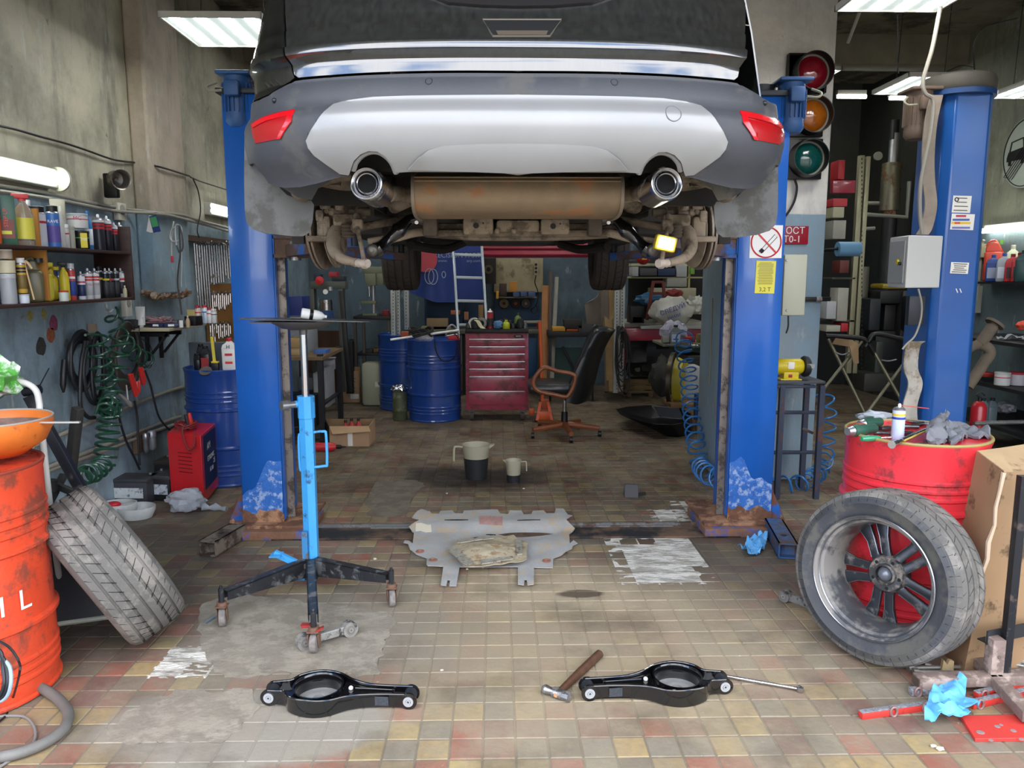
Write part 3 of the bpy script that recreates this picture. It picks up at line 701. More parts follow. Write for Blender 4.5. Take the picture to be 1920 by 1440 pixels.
 # chrome-edged groove line and handle recess
b=B();b.rings([(cpt(-u,z,-.0)+V((0,-.001,0)),.0022)for u,z in[]]or[(cpt(*inv(x,y,-.001),-.001),.0018)for x,y in[(540,46),(600,36),(700,28),(800,24),(880,22)]],6)
b.rings([(cpt(*inv(x,y,-.001),-.001),.0018)for x,y in[(1060,22),(1140,24),(1240,30),(1340,38),(1405,48)]],6);W(b,'body_crease',mat('8a8878',.5),tg)
hp=[(905,38),(1053,38),(1030,67),(925,67)]
patch(outl(hp,-.003),lambda u,z:cpt(u,z,-.003),.03,'handle_recess',mat('121110',.5),tg,thick=.004)
b=B();pp=[cpt(*inv(x,y,-.004),-.004)for x,y in[(905,37),(1053,37),(1031,68),(924,68)]];b.rings([(p,.0035)for p in pp],6,closed=True);W(b,'handle_trim',mat('5a544a',.4),tg)
patch(outl([(930,58),(1028,58),(1024,66),(934,66)],-.006),lambda u,z:cpt(u,z,-.006),.03,'release_pad',mat('4a4135',.5),tg,thick=.004)
patch(outl([(805,-8),(840,6),(900,11),(968,13),(1040,12),(1110,6),(1150,-8)],-.01),lambda u,z:cpt(u,z,-.01),.03,'plate_light_bar',mat('1b1817',.4,coat=.4),tg,thick=.01)
# rear window, roof and screens: above the frame, carried through for the sake of shadows and mirrors
gl=mat('1a2024',.08,coat=.5);zr=3.32
b=B();sec=[(.90,zt+.06,Y0+.30),(.86,zt+.26,Y0+.38),(.74,zr-.1,Y0+.62),(.66,zr,Y0+.72)]
vs=[];
for hw,z,y in sec:vs+=[(XC-hw,y,z),(XC,y-.04,z),(XC+hw,y,z)]
b.add(vs,[(i*3+j,i*3+j+1,i*3+j+4,i*3+j+3)for i in range(3)for j in range(2)]);W(b,'rear_window',gl,CAR,solid=.01)
b=B();b.grid(lambda u,v:V((XC+(.66+.05*sin(pi*v))*(2*u-1),Y0+.72+2.1*v,zr+.03*sin(pi*u)+.04*sin(pi*v))),8,8);W(b,'roof',PAINT,CAR,solid=.01)
for s in(1,-1):
 b=B();b.add([(XC+s*.66,Y0+.74,zr),(XC+s*.66,Y0+2.8,zr),(XC+s*.9,Y0+3.5,zt+.1),(XC+s*.93,Y0+.32,zt+.1)],[(0,1,2,3)]);W(b,'side_window',gl,CAR,solid=.008)
b=B();b.add([(XC-.66,Y0+2.82,zr),(XC+.66,Y0+2.82,zr),(XC+.85,Y0+3.5,zt+.12),(XC-.85,Y0+3.5,zt+.12)],[(0,1,2,3)]);W(b,'windscreen',gl,CAR,solid=.008)
b=B();b.grid(lambda u,v:V((XC+.88*(2*u-1),Y0+3.5+1.0*v,zt+.12-.22*v*v+.04*sin(pi*u))),8,5);W(b,'bonnet',PAINT,CAR,solid=.01)
# --- underside
b=B()
b.box((XC,5.1,1.86),(1.2,3.4,.06));b.box((XC,3.05,2.02),(1.5,.9,.05));b.box((XC-.72,4.75,1.84),(.16,1.7,.12));b.box((XC+.72,4.75,1.84),(.16,1.7,.12));b.box((XC,3.42,1.94),(1.1,.06,.2))
b.box((XC,2.63,1.965),(1.5,.03,.09));W(b,'floor_pan',UND,CAR,bev=.01)
for s in(-1,1):  # rear wheel-arch liner
 b=B();b.grid(lambda u,v:V((XC+s*(.55+.37*u),3.40+.42*cos(pi*v),1.84+.42*sin(pi*v))),3,14);b.add([(XC+s*.55,3.40+.42*cos(pi*k/14),1.84+.42*sin(pi*k/14))for k in range(15)],[tuple(range(15))]);W(b,'arch_liner',UND,CAR,solid=.006)
 b=B();b.grid(lambda u,v:V((XC+s*(.60+.24*u),2.68+.25*v+.05*sin(6*u),1.88+.08*sin(v*3)+.03*u)),8,5);W(b,'bumper_liner',SOOT,CAR,solid=.006)
 # mudflaps
for s in(-1,1):
 op=[(464,250),(500,250),(510,300),(520,345),(540,366),(560,374),(583,376),(588,384),(585,415),(579,436),(568,443),(540,443),(500,438),(475,430),(464,418),(461,395),(461,340)]
 YM=2.78
 pts=[P(x,y,YM)for x,y in op];pts=[((-1 if s<0 else 1)*-(p.x-XC)*1 if s>0 else(p.x-XC),p.z)for p in pts]
 patch([(a,c)for a,c in pts],lambda a,c:V((XC+a,YM+.03*sin(a*9)+.02*(1-(c-1.7)*3),c)),.06,'mudflap',mat('555654',.6,var=.15,vs=9,d='454440',da=.42,ds=6),CAR,thick=.006)
 # bumper lower return curling towards the mudflap
 op=[(472,292),(484,318),(520,345),(560,370),(585,375),(600,352),(640,332),(628,322),(560,322),(500,300)]
 pts=[P(x,y,2.70)for x,y in op];pts=[(p.x-XC if s<0 else-(p.x-XC),p.z)for p in pts]
 patch(pts,lambda a,c:V((XC+a,2.66+.10*max(0,(1.93-c)*4)-.0,c)),.05,'bumper_lip',PLASD,CAR,thick=.006)
 # exhaust: silencer with end flanges, tail pipes with bright tips
ml,mr_=P(776,360,2.80).x,P(1164,360,2.80).x;zt_,zb_=P(970,324,2.76).z,P(970,408,2.80).z
HEAT=mat('8f7c63',.5,m=.35,var=.15,vs=7,d='9b6f4c',da=.34,ds=7,bump=.2,bs=50,name='silencer_steel')
def msec(k=1.0,e=0.):
 out=[];yc,zc_=2.96,(zt_+zb_)/2+.01;hy,hz=.20+e,(zt_-zb_)/2+e
 for i in range(32):
  a=2*pi*i/32;ca,sa=cos(a),sin(a);n_=2/3.2
  out.append((yc+hy*(abs(ca)**n_)*(1 if ca>0 else-1),zc_+hz*(abs(sa)**n_)*(1 if sa>0 else-1)))
 return out
b=B();xs=[(ml,.0),(ml+.004,.0),(mr_-.004,0.),(mr_,.0)]
vs=[]
for i in range(13):
 x=ml+(mr_-ml)*i/12
 for y,z in msec():vs.append((x,y,z))
b.add(vs,[(i*32+j,i*32+(j+1)%32,(i+1)*32+(j+1)%32,(i+1)*32+j)for i in range(12)for j in range(32)]+[tuple(range(32)),tuple(12*32+j for j in range(32))])
mf=W(b,'silencer',HEAT,CAR)
for x in(ml,mr_):
 b=B();vs=[(x+dx,y,z)for dx in(-.006,.006)for y,z in msec(e=.007)];b.add(vs,[(j,(j+1)%32,32+(j+1)%32,32+j)for j in range(32)]+[tuple(range(32)),tuple(range(32,64))]);W(b,'end_flange',mat('8d8273',.5,m=.5),mf)
b=B();b.box(((ml+mr_)/2,2.765,zt_-.028),(mr_-ml,.006,.004));b.box(((ml+mr_)/2,2.772,zt_-.015),(mr_-ml,.006,.004));W(b,'seam',HEAT,mf)
CHR=mat('b9b9ba',.24,m=1.0,d='6f6a62',da=.25,ds=10,name='polished_steel')
for s,px in((-1,686),(1,1251)):
 c=P(px,343,2.50);c2=c+V((s*-.018,.15,-.014));b=B();ax=(c2-c).normalized()
 b.lathe([(.048,0),(.052,.002),(.055,.014),(.055,.03),(.052,.15),(.036,.15),(.036,.03),(.037,.014),(.041,.006)],c,ax,32,close=True);tp=W(b,'exhaust_tip',CHR,CAR)
 b=B();b.lathe([(.030,.010),(.033,.007),(.035,.012),(.035,.05),(.030,.05)],c,ax,28,close=True);W(b,'inner_lip',CHR,tp)
 b=B();b.lathe([(0,.14),(.0298,.14),(.0298,.013)],c,ax,24);W(b,'soot_bore',mat('040404',1.0),tp)
 xe=ml if s<0 else mr_;b=B();b.tube([c2+V((0,-.02,0)),c2+V((-s*.02,.06,-.0)),(xe+s*.07,2.86,zt_-.06),(xe,2.92,zt_-.065)],.028,14,6);W(b,'tail_pipe',SOOT2,CAR)
 b=B();b.tube([(xe+s*.02,3.0,zb_+.09),(xe+s*.1,3.05,zb_+.06),(c.x-s*.02,3.1,zb_+.075),(c.x+s*.08,3.15,zb_+.11)],.026,12,6);W(b,'overaxle_pipe',SOOT,CAR)
 b=B();b.tube([(c.x+s*.06,2.66,1.93),(c.x+s*.14,2.7,1.925),(c.x+s*.24,2.74,1.90),(c.x+s*.28,2.78,1.86)],.035,12,5);W(b,'bumper_support',SOOT,CAR)
 # --- rear suspension
def UV(px,py,Y):return P(px,py,Y)
def mirr(p):return V((2*XC-p.x,p.y,p.z))
Ya=3.30
def pill(b,a,c,r,r2=None,n=12):return b.cyl(a,c,r,r2,n)
# cross member
b=B();a,c=UV(795,428,3.3),UV(1148,430,3.3)
b.box(((a.x+c.x)/2,3.38,a.z+.0),(c.x-a.x,.16,.045),bv=.012);b.box(((a.x+c.x)/2,3.29,a.z-.022),(c.x-a.x,.05,.03),bv=.01)
sf=W(b,'subframe',SOOT,CAR)
for px0,px1,py0,py1 in((868,925,408,440),(1014,1068,410,440)):
 a,c=UV(px0,py0,3.24),UV(px1,py1,3.24);b=B();b.box(((a.x+c.x)/2,3.25,(a.z+c.z)/2),(c.x-a.x,.03,a.z-c.z),bv=.012);br=W(b,'bracket',SOOT2,sf)
 b=B();q=UV((px0+px1)/2-4,(py0+py1)/2-1,3.232);b.cyl(q,q+V((0,.004,0)),.012,n=14);b.cyl(q+V((.03,0,.01)),q+V((.03,.004,.01)),.004,n=8);W(b,'bracket_hole',BLACK,br)
a,c=UV(930,412,3.27),UV(1012,436,3.27);b=B();b.box(((a.x+c.x)/2,3.28,(a.z+c.z)/2),(c.x-a.x,.05,a.z-c.z),bv=.015);b.ball(UV(933,433,3.25),.013,10);b.ball(UV(963,433,3.25),.013,10);W(b,'differential_mount',SOOT2,sf)
b=B();b.tube([UV(800,440,3.3),UV(880,446,3.28),UV(970,447,3.28),UV(1060,446,3.28),UV(1140,442,3.3)],.011,8,6);W(b,'stabiliser_bar',SOOT,sf)
for s in(-1,1):
 MM=(lambda p:p)if s<0 else mirr
 def q(px,py,Y):return MM(UV(px,py,Y))
 # hub carrier
 b=B();c=q(630,395,3.35);b.box(c,(.10,.10,.17),bv=.02);b.box(q(652,413,3.28),(.115,.06,.052),bv=.012);b.box(q(610,428,3.3),(.06,.08,.10),bv=.015);b.box(q(600,448,3.26),(.10,.05,.025),bv=.008);b.cyl(q(637,395,3.24),q(637,380,3.24),.020,n=14);b.box(q(612,380,3.3),(.05,.05,.06),bv=.01);b.ball(q(622,397,3.22),.016,8);b.box(q(660,385,3.4),(.12,.06,.05),bv=.015)
 b.box(q(600,405,3.27),(.035,.03,.05),bv=.01);hc=W(b,'hub_carrier',SOOT2,CAR)
 b=B();b.cyl(q(632,412,3.21),q(632,412,3.235),.012,n=6);b.cyl(q(612,396,3.2),q(612,396,3.23),.01,n=6);b.cyl(q(637,384,3.215),q(637,384,3.23),.006,n=8);W(b,'bolt',SOOT,hc)
 # brake disc and calliper bracket, edge on
 b=B();cx=q(603,428,3.42);cx.z-=.03;ax=V((1,-.12*-s,.04)).normalized()
 cc=V((cx.x,3.42,cx.z+.02));b.lathe([(0,-.013),(.17,-.013),(.17,-.004),(.14,-.004),(.14,.004),(.17,.004),(.17,.013),(0,.013)],cc,ax,40);W(b,'brake_disc',mat('857b6f',.5,m=.4,d='6b5d4e',da=.5,ds=8),CAR)
 b=B();b.lathe([(0,0),(.12,0),(.162,.012),(.162,.016),(0,.012)],cc+V((-s*.045,0,-.0)),ax,36);W(b,'backing_plate',SOOT2,CAR)
 b=B();b.cyl(cc+V((s*.02,0,0)),cc+V((s*.07,0,0)),.07,n=24);W(b,'hub',SOOT,CAR)
 # trailing blade curling down to the ball joint
 b=B();pts=[q(640,425,3.3),q(628,440,3.26),q(625,465,3.2),q(640,484,3.14),q(668,492,3.1)];rr=[.030,.032,.027,.021,.015]
 b.rings([(p,rr[min(4,i//4)]+(rr[min(4,i//4+1)]-rr[min(4,i//4)])*(i%4)/4)for i,p in enumerate(spline(pts,4))],12);tb_=W(b,'trailing_blade',SOOT2,CAR)
 b=B();b.cyl(q(660,492,3.12),q(690,494,3.07),.014,.017,12);b.rings([(q(664,492,3.12),.012),(q(667,492,3.12),.019),(q(670,493,3.11),.013),(q(673,493,3.11),.019),(q(676,493,3.1),.013),(q(680,494,3.1),.021),(q(688,494,3.1),.021),(q(690,494,3.1),.015)],14);W(b,'ball_joint',mat('b3a79a',.7,var=.15,vs=40),tb_)
 b=B();b.cyl(q(683,493,3.08),q(679,470,3.1),.010,.008,10);b.cyl(q(679,470,3.1),q(671,433,3.15),.0085,n=10);b.cyl(q(671,434,3.15),q(668,404,3.2),.012,n=10);b.box(q(671,421,3.17),(.042,.035,.045),bv=.008);b.cyl(q(668,408,3.2),q(667,400,3.2),.007,n=8);W(b,'drop_link',SOOT2,CAR)
 b=B();b.rings([(q(652,420+k*3.2,3.25),.030 if k%2 else.024)for k in range(9)],14);W(b,'rubber_boot',mat('5b5145',.8),CAR)
 # links
 b=B();b.cyl(q(664,428,3.2),q(795,405,3.32),.017,.015,12);b.ball(q(668,427,3.2),.024,12);W(b,'lateral_link',SOOT,CAR)
 b=B();b.rings([(p,.018)for p in spline([q(690,455,3.2),q(740,446,3.22),q(775,437,3.26),q(800,434,3.3)],4)],10);W(b,'toe_link',SOOT2,CAR)
 b=B();b.box(q(678,398,3.35),(.05,.05,.05),bv=.012);b.cyl(q(670,396,3.3),q(696,398,3.3),.016,n=12);b.cyl(q(682,376,3.35),q(684,392,3.35),.02,n=12);b.rings([(p,.02)for p in spline([q(640,380,3.4),q(660,372,3.42),q(700,378,3.45),q(760,372,3.5)],4)],10);W(b,'upper_arm',SOOT,CAR)
 b=B();b.cyl(q(636,384,3.3),q(660,352,3.42),.010,n=8);b.cyl(q(644,366,3.34),q(600,372,3.4),.012,n=8);W(b,'damper_rod',SOOT,CAR)
 # fresh black lower arm, pressed steel, with bushing at the outer end
 b=B();pp=[q(800,412,3.26),q(770,412,3.24),q(752,428,3.22),q(730,447,3.2),q(715,462,3.18),q(702,473,3.16)];ww_=[.035,.038,.033,.028,.028,.03]
 b.rings([(p,.034-.012*abs(sin(i*.35)))for i,p in enumerate(spline(pp,4))],10);la=W(b,'lower_arm',mat('0e0e10',.2,coat=.9),CAR)
 b=B();c=q(698,469,3.13);b.lathe([(0,-.012),(.014,-.012),(.020,-.008),(.025,0),(.022,.03),(0,.03)],c,(0,1,.1),24);b.cyl(c+V((0,-.016,0)),c,.008,n=10);W(b,'bushing',mat('66635c',.4,m=.5),la)
 b=B();b.cyl(q(781,417,3.2),q(781,417,3.22),.008,n=8);W(b,'bolt',CHR,la)
 b=B();c=q(807,418,3.24);b.box(c,(.06,.06,.11),bv=.01);b.cyl(c+V((0,-.035,.02)),c+V((0,-.05,.02)),.008,n=8);b.box(c+V((0,-.01,.06)),(.05,.04,.015));W(b,'arm_mount',mat('4f463b',.7,var=.3,vs=20),CAR)
 b=B();b.box(q(560,448,3.3),(.05,.03,.04));b.tube([q(590,372,3.3),q(560,385,3.3),q(575,395,3.3),q(600,378,3.25)],.005,6,4);W(b,'brake_line',UND,CAR)
 # coil seat and wheel-side clutter up in the arch
 b=B();b.rings([(q(742+14*cos(t),395-t*1.6+3*sin(t),3.5),.011)for t in[k*.5 for k in range(38)]],6);W(b,'coil_spring',mat('26241f',.6),CAR)
 b=B();b.box(q(715,345,3.4),(.12,.2,.05),bv=.01);b.box(q(740,425,3.5),(.05,.3,.03),rot=(0,R(-20*s),0));W(b,'chassis_leg',UND,CAR)
 # belly between the axles, lower front
b=B();b.box((XC,5.9,P(960,452,5.9).z),(1.25,.5,.03),bv=.01);b.box((XC,4.2,P(960,446,4.2).z),(.5,1.6,.03));b.tube([P(770,460,5.0),P(830,468,5.4),P(870,455,5.6)],.03,8,4);b.tube([P(1140,462,5.0),P(1090,468,5.4),P(1050,458,5.6)],.03,8,4);W(b,'undertray',UND,CAR)
# front wheels
TREAD=mat('3d3833',.85,var=.15,vs=10,bump=.3)
def tyre_mesh(b,c,ax,ro,wd,ri,n=56,grooves=4):
 h=wd/2;pr_=[(ri,-h*.80),(ri+.02,-h*.92),((ri+ro)/2,-h),(ro-.03,-h*.97),(ro-.008,-h*.86)]
 gw=.009
 for g in range(grooves):
  y=-h*.62+1.24*h*g/(grooves-1);pr_+=[(ro,y-gw/2-.001),(ro-.009,y-gw/2),(ro-.009,y+gw/2),(ro,y+gw/2+.001)]
 pr_+=[(ro-.008,h*.86),(ro-.03,h*.97),((ri+ro)/2,h),(ri+.02,h*.92),(ri,h*.80)]
 return b.lathe(pr_,c,ax,n,close=True)
def sipes(b,c,ax,ro,wd,n=44,lat=(.44,.5),slant=.035):
 """slanted cross cuts on the shoulders, built as thin dark ribs let into the tread"""
 ax=V(ax).normalized();u=ax.orthogonal().normalized();v=ax.cross(u);c=V(c)
 for k in range(n):
  a0=2*pi*k/n
  for(t0,t1,sl)in((-.43,-.34,slant),(.34,.43,-slant),(-.28,-.12,slant*1.5),(.12,.28,-slant*1.5)):
   pts=[]
   for j in range(3):
    t=t0+(t1-t0)*j/2;a=a0+sl*(j-1)*1.2;rr_=ro-.0006-.008*max(0,(abs(t)-.31)/.12)
    pts.append((c+ax*(t*wd)+(u*cos(a)+v*sin(a))*rr_,.0018))
   b.rings(pts,4)
 return b
for s in(-1,1):
 c=V((XC+s*(.965-.14),6.2,1.80));ax=V((1,-.03*s,0)).normalized()
 b=B();tyre_mesh(b,c,ax,.345,.27,.235,48);wt=W(b,'front_tyre',TREAD,CAR)
 b=B();sipes(b,c,ax,.345,.27,40,slant=.02);W(b,'tread_cut',BLACK,wt)
 b=B();b.lathe([(0,-s*.03),(.08,-s*.03),(.232,-s*.075),(.232,s*.08),(.2,s*.08),(.2,-s*.04)][::1],c,ax,36);W(b,'front_rim',mat('2e2c2a',.5,m=.5),wt)
 # ================================================================ SHARED MAKERS
CARD=mat('a98a68',.8,var=.08,vs=6,bump=.1,bs=200,name='cardboard');CARDD=mat('8f7352',.85,var=.12,vs=5)
ALU=mat('aeb0b2',.35,m=.85);GUM=mat('2a2a2b',.7,var=.15);LBL=mat('dcdcd8',.55)
def drum_mesh(b,r=.29,h=.88,lip=.012,n=48):
 p=[(0,.0),(r-.01,.0),(r+.004,.006),(r+.004,.014),(r-.004,.022)]
 for zr in(.27,.30,.33):pass
 def rib(z,k=.007,w=.012):return[(r-.002,z-w),(r+k,z-w*.4),(r+k,z+w*.4),(r-.002,z+w)]
 for z in(.09,.125,.16):p+=rib(z,.004,.011)
 p+=rib(.295,.013,.016)
 p+=rib(.585,.013,.016)
 for z in(.645,.68,.715):p+=rib(z,.004,.011)
 p+=[(r-.002,h-.03),(r+.004,h-.012),(r+.004,h),(r-.005,h),(r-.007,h-lip),(0,h-lip)]
 return b.lathe(p,n=n)
def drum(label,loc,m,mtop=None,group=None,rz=0,r=.29,name='steel_drum',h=.88):
 t=T(name,label,'barrel',loc,rz,group)
 drum_mesh(B(),r,h).obj('body',m,t)
 b=B();b.rings([((r*cos(a),r*sin(a),h),.007)for a in[2*pi*k/48 for k in range(48)]],8,closed=True);b.obj('rim',mtop or m,t)
 return t
def screw_cap(b,r,h,z,n=18):
 b.lathe([(r*.96,z),(r,z+.002),(r,z+h-.002),(r*.9,z+h),(0,z+h)],n=n)
def bottle(kind,label,loc,h=.2,r=.03,col='b02020',cap='d0d0d0',lab=None,cat='bottle',group=None,rz=0,w=None,band=None,name=None,rot=None,alpha=None,txt=None,txm=None):
 """kinds: can (aerosol), round, flat, jug, tub, tin, box, tube, trigger"""
 nm=name or{'can':'aerosol_can','round':'bottle','flat':'oil_bottle','jug':'jug','tub':'tub','tin':'tin','box':'carton','tube':'squeeze_tube','trigger':'spray_bottle'}[kind]
 t=T(nm,label,cat,loc,rz,group,rot)
 mb=mat(col,.35,var=.04)if alpha is None else mat(col,.15,tr=.85,ior=1.3,name='clear_plastic');mc=mat('e8e8e8' if cap=='nozzle' else cap,.45)
 w=w or r*2.2
 if kind=='can':
  B().lathe([(0,0),(r*.9,0),(r,.004),(r,h*.80),(r*.96,h*.815)],n=22).obj('body',mb,t)
  B().lathe([(r*.97,h*.812),(r*.98,h*.83),(r*.72,h*.885),(r*.4,h*.90),(0,h*.90)],n=22).obj('shoulder',ALU,t)
  if cap=='nozzle':B().lathe([(r*.25,h*.895),(r*.25,h*.96),(r*.16,h*.985),(0,h*.985)],n=12).obj('nozzle',mat('e8e8e8',.4),t)
  else:B().lathe([(r*.86,h*.86),(r*.86,h*.99),(r*.78,h),(0,h)],n=20).obj('cap',mc,t)
 elif kind in('round','trigger'):
  B().lathe([(0,0),(r*.92,0),(r,.006),(r,h*.55),(r*.8,h*.70),(r*.36,h*.80),(r*.34,h*.86)],n=22).obj('body',mb,t)
  if kind=='round':
   b=B();screw_cap(b,r*.42,h*.12,h*.85);b.obj('cap',mc,t)
  else:
   b=B();b.cyl((0,0,h*.84),(0,0,h*.88),r*.4,n=14);b.box((-r*.2,0,h*.93),(r*1.7,r*.6,h*.09),bv=.004);b.box((-r*.95,0,h*.86),(r*.18,r*.35,h*.10),rot=(0,.3,0));b.obj('trigger_head',mc,t)
   b=B();b.tube([(0,0,h*.8),(r*.2,0,h*.4),(r*.4,0,.01)],.0025,6);b.obj('dip_tube',mat('c9c6a8',.5),t)
 elif kind=='flat':
  b=B();d=r*1.25;hs=h*.7
  b.box((0,0,hs/2),(w,d,hs),bv=.012);mbod=[(w/2,hs-.012),(w/2*.8,hs+h*.08),(.02,h*.85),(.018,h*.90)]
  vs=[];
  for k,z in mbod:vs+=[(-k,-d/2*min(1,k/(w/2)+.15),z),(k,-d/2*min(1,k/(w/2)+.15),z),(k,d/2*min(1,k/(w/2)+.15),z),(-k,d/2*min(1,k/(w/2)+.15),z)]
  b.add(vs,[(i*4+j,i*4+(j+1)%4,i*4+4+(j+1)%4,i*4+4+j)for i in range(3)for j in range(4)]+[(3,2,1,0),(12,13,14,15)]);b.obj('body',mb,t,bev=.004)
  b=B();screw_cap(b,.02,h*.1,h*.88);b.obj('cap',mc,t)
 elif kind=='jug':
  d=r*1.5;b=B();b.box((0,0,h*.36),(w,d,h*.72),bv=.02);b.prism([(-w/2+.01,h*.70),(w/2-.01,h*.70),(w/2-.02,h*.76),(w*.18,h*.92),(-w*.05,h*.94),(-w*.3,h*.88),(-w/2+.01,h*.8)],(0,-d*.38,0),(1,0,0),(0,0,1),(0,d*.76,0));b.obj('body',mb,t,bev=.01)
  b=B();b.tube([(w*.12,0,h*.9),(w*.0,0,h*.97),(-w*.25,0,h*.95),(-w*.42,0,h*.84)],d*.14,8,4);b.obj('handle',mb,t)
  b=B();b.lathe([(.022,h*.88),(.022,h*.98),(0,h*.98)],(w*.3,0,0),n=16);b.obj('cap',mc,t)
 elif kind in('tub','tin'):
  B().lathe([(0,0),(r*.97,0),(r,.004),(r,h*.86),(r*.97,h*.88),(0,h*.88)],n=24).obj('body',mb,t)
  B().lathe([(r*1.02,h*.84),(r*1.04,h*.86),(r*1.04,h*.98),(r,h),(0,h)],n=24).obj('lid',mc,t)
 elif kind=='box':
  B().box((0,0,h/2),(w,r*2,h),bv=.001).obj('body',mb,t);B().box((0,0,h+.0005),(w*.98,r*1.96,.001)).obj('flap',mc,t)
 elif kind=='tube':
  b=B();vs=[];k=8
  for i in range(k+1):
   q=i/k;z=.02+(h-.02)*q;a_=r*(1+.25*q);c_=r*(1-q)+.002
   for j in range(16):vs.append((a_*cos(2*pi*j/16),c_*sin(2*pi*j/16),z))
  b.add(vs,[(i*16+j,i*16+(j+1)%16,i*16+16+(j+1)%16,i*16+16+j)for i in range(k)for j in range(16)]+[tuple(range(16)),tuple(k*16+j for j in range(16))]);b.obj('body',mb,t)
  B().lathe([(0,0),(r*.6,0),(r*.62,.02),(0,.02)],n=16).obj('cap',mc,t)
 if lab:
  ml_=mat(lab,.5)
  if kind in('can','round','trigger','tub','tin'):B().lathe([(r*1.006,h*.12),(r*1.012,h*.121),(r*1.012,h*.52),(r*1.006,h*.521)],n=22).obj('label_band',ml_,t)
  else:
   dd={'flat':r*1.25,'jug':r*1.5,'box':r*2,'tube':r}[kind];B().box((0,-dd/2-.0008,h*.32),(w*.78,.0012,h*.38)).obj('label_patch',ml_,t)
 if band:
  for k,c_ in enumerate(band):
   z=h*(.58+.09*k)if kind in('can','round','tub','tin')else h*(.25+.12*k)
   if kind in('can','round','trigger','tub','tin'):B().lathe([(r*1.008,z),(r*1.014,z+.001),(r*1.014,z+h*.06),(r*1.008,z+h*.061)],n=22).obj('print_band',mat(c_,.5),t)
   else:B().box((0,-{'flat':r*1.25,'jug':r*1.5,'box':r*2,'tube':r}[kind]/2-.002,z),(w*.5,.0012,h*.07)).obj('print_band',mat(c_,.5),t)
 if txt:text(txt[0],t,(0,-(r*1.02+.001 if kind in('can','round','tub','tin')else r*(1.0 if kind=='box' else.64)+.004),h*txt[1]),(pi/2,0 if len(txt)<4 else txt[3],0),txt[2],txm or BLACK)
 return t
def coil(b,path,R_,turns,r,n=8,seg=14):
 """helix of radius R_ round a path"""
 pts=spline([V(p)for p in path],12);m_=len(pts);L_=[0]
 for i in range(1,m_):L_.append(L_[-1]+(pts[i]-pts[i-1]).length)
 N_=int(turns*seg);out=[];up=None;j=0
 for k in range(N_+1):
  s_=L_[-1]*k/N_
  while j<m_-2 and L_[j+1]<s_:j+=1
  f=(s_-L_[j])/max(1e-9,L_[j+1]-L_[j]);p=pts[j].lerp(pts[j+1],f);tg=(pts[j+1]-pts[j]).normalized()
  if up is None:up=tg.orthogonal().normalized()
  up=(up-tg*up.dot(tg)).normalized();bn=tg.cross(up);a=2*pi*k/seg;out.append(p+(up*cos(a)+bn*sin(a))*R_)
 return b.tube(out,r,n)
def crumple(b,c,s,seed=0,n=22,amp=.35,f=2.4,flat=.0):
 """crumpled soft lump sitting at c (base), size s=(x,y,z)"""
 k=n//2;vs=[];fs=[];c=V(c)
 for i in range(k+1):
  a=-pi/2+pi*i/k
  for j in range(n):
   q=2*pi*j/n;d=V((cos(a)*cos(q),cos(a)*sin(q),sin(a)))
   m_=1+amp*NZ.noise(d*f+V((seed,seed*2,0)))*1.6+amp*.5*NZ.noise(d*f*2.7+V((0,seed,5)))
   p=V((d.x*s[0]/2*m_,d.y*s[1]/2*m_,max(-s[2]*.48,d.z*s[2]/2*m_)));vs.append(c+p+V((0,0,s[2]*.5)))
 for i in range(k):
  for j in range(n):fs.append((i*n+j,i*n+(j+1)%n,(i+1)*n+(j+1)%n,(i+1)*n+j))
 return b.add(vs,fs)
def sheet(b,pts,z=.004,amp=.015,f=14,seed=0,res=.012):
 """crumpled sheet from an outline lying on a plane (world x, y)"""
 bm=bmesh.new();bm.faces.new([bm.verts.new((p[0],p[1],0))for p in pts]);bmesh.ops.triangulate(bm,faces=bm.faces)
 for ax in(0,1):
  lo=min(p[ax]for p in pts);hi=max(p[ax]for p in pts);n=max(1,int((hi-lo)/res))
  for i in range(1,n):
   co=[0,0,0];co[ax]=lo+(hi-lo)*i/n;no=[0,0,0];no[ax]=1
   bmesh.ops.bisect_plane(bm,geom=list(bm.verts)+list(bm.edges)+list(bm.faces),plane_co=co,plane_no=no)
 vs=[(v.co.x,v.co.y,z+amp*(abs(NZ.noise(V((v.co.x*f,v.co.y*f,seed))))*1.7+.4*abs(NZ.noise(V((v.co.x*f*2.6,v.co.y*f*2.6,seed))))))for v in bm.verts]
 fs=[[v.index for v in g.verts]for g in bm.faces];bm.free();return b.add(vs,fs)
def cardbox(label,loc,w,d,h,rz=0,m=None,name='cardboard_box',flaps=None,group=None,cat='box',open_=True,tape=False,rot=None):
 t=T(name,label,cat,loc,rz,group,rot);m=m or CARD;k=.004
 b=B();b.box((0,0,k/2),(w,d,k));b.box((0,-d/2,h/2),(w,k,h));b.box((0,d/2,h/2),(w,k,h));b.box((-w/2,0,h/2),(k,d,h));b.box((w/2,0,h/2),(k,d,h))
 if not open_:b.box((0,0,h),(w,d,k))
 b.obj('carton_wall',m,t)
 for nm,(o,u,v)in(flaps or{}).items():B().prism([(0,0),(1,0),(1,1),(0,1)],o,u,v,V(u).cross(V(v)).normalized()*k).obj('flap',m,t)
 if tape:B().box((w*.02,-d/2-.003,h*.5),(w*.12,.001,h*.9)).obj('tape',mat('c9c2b6',.3),t)
 return t
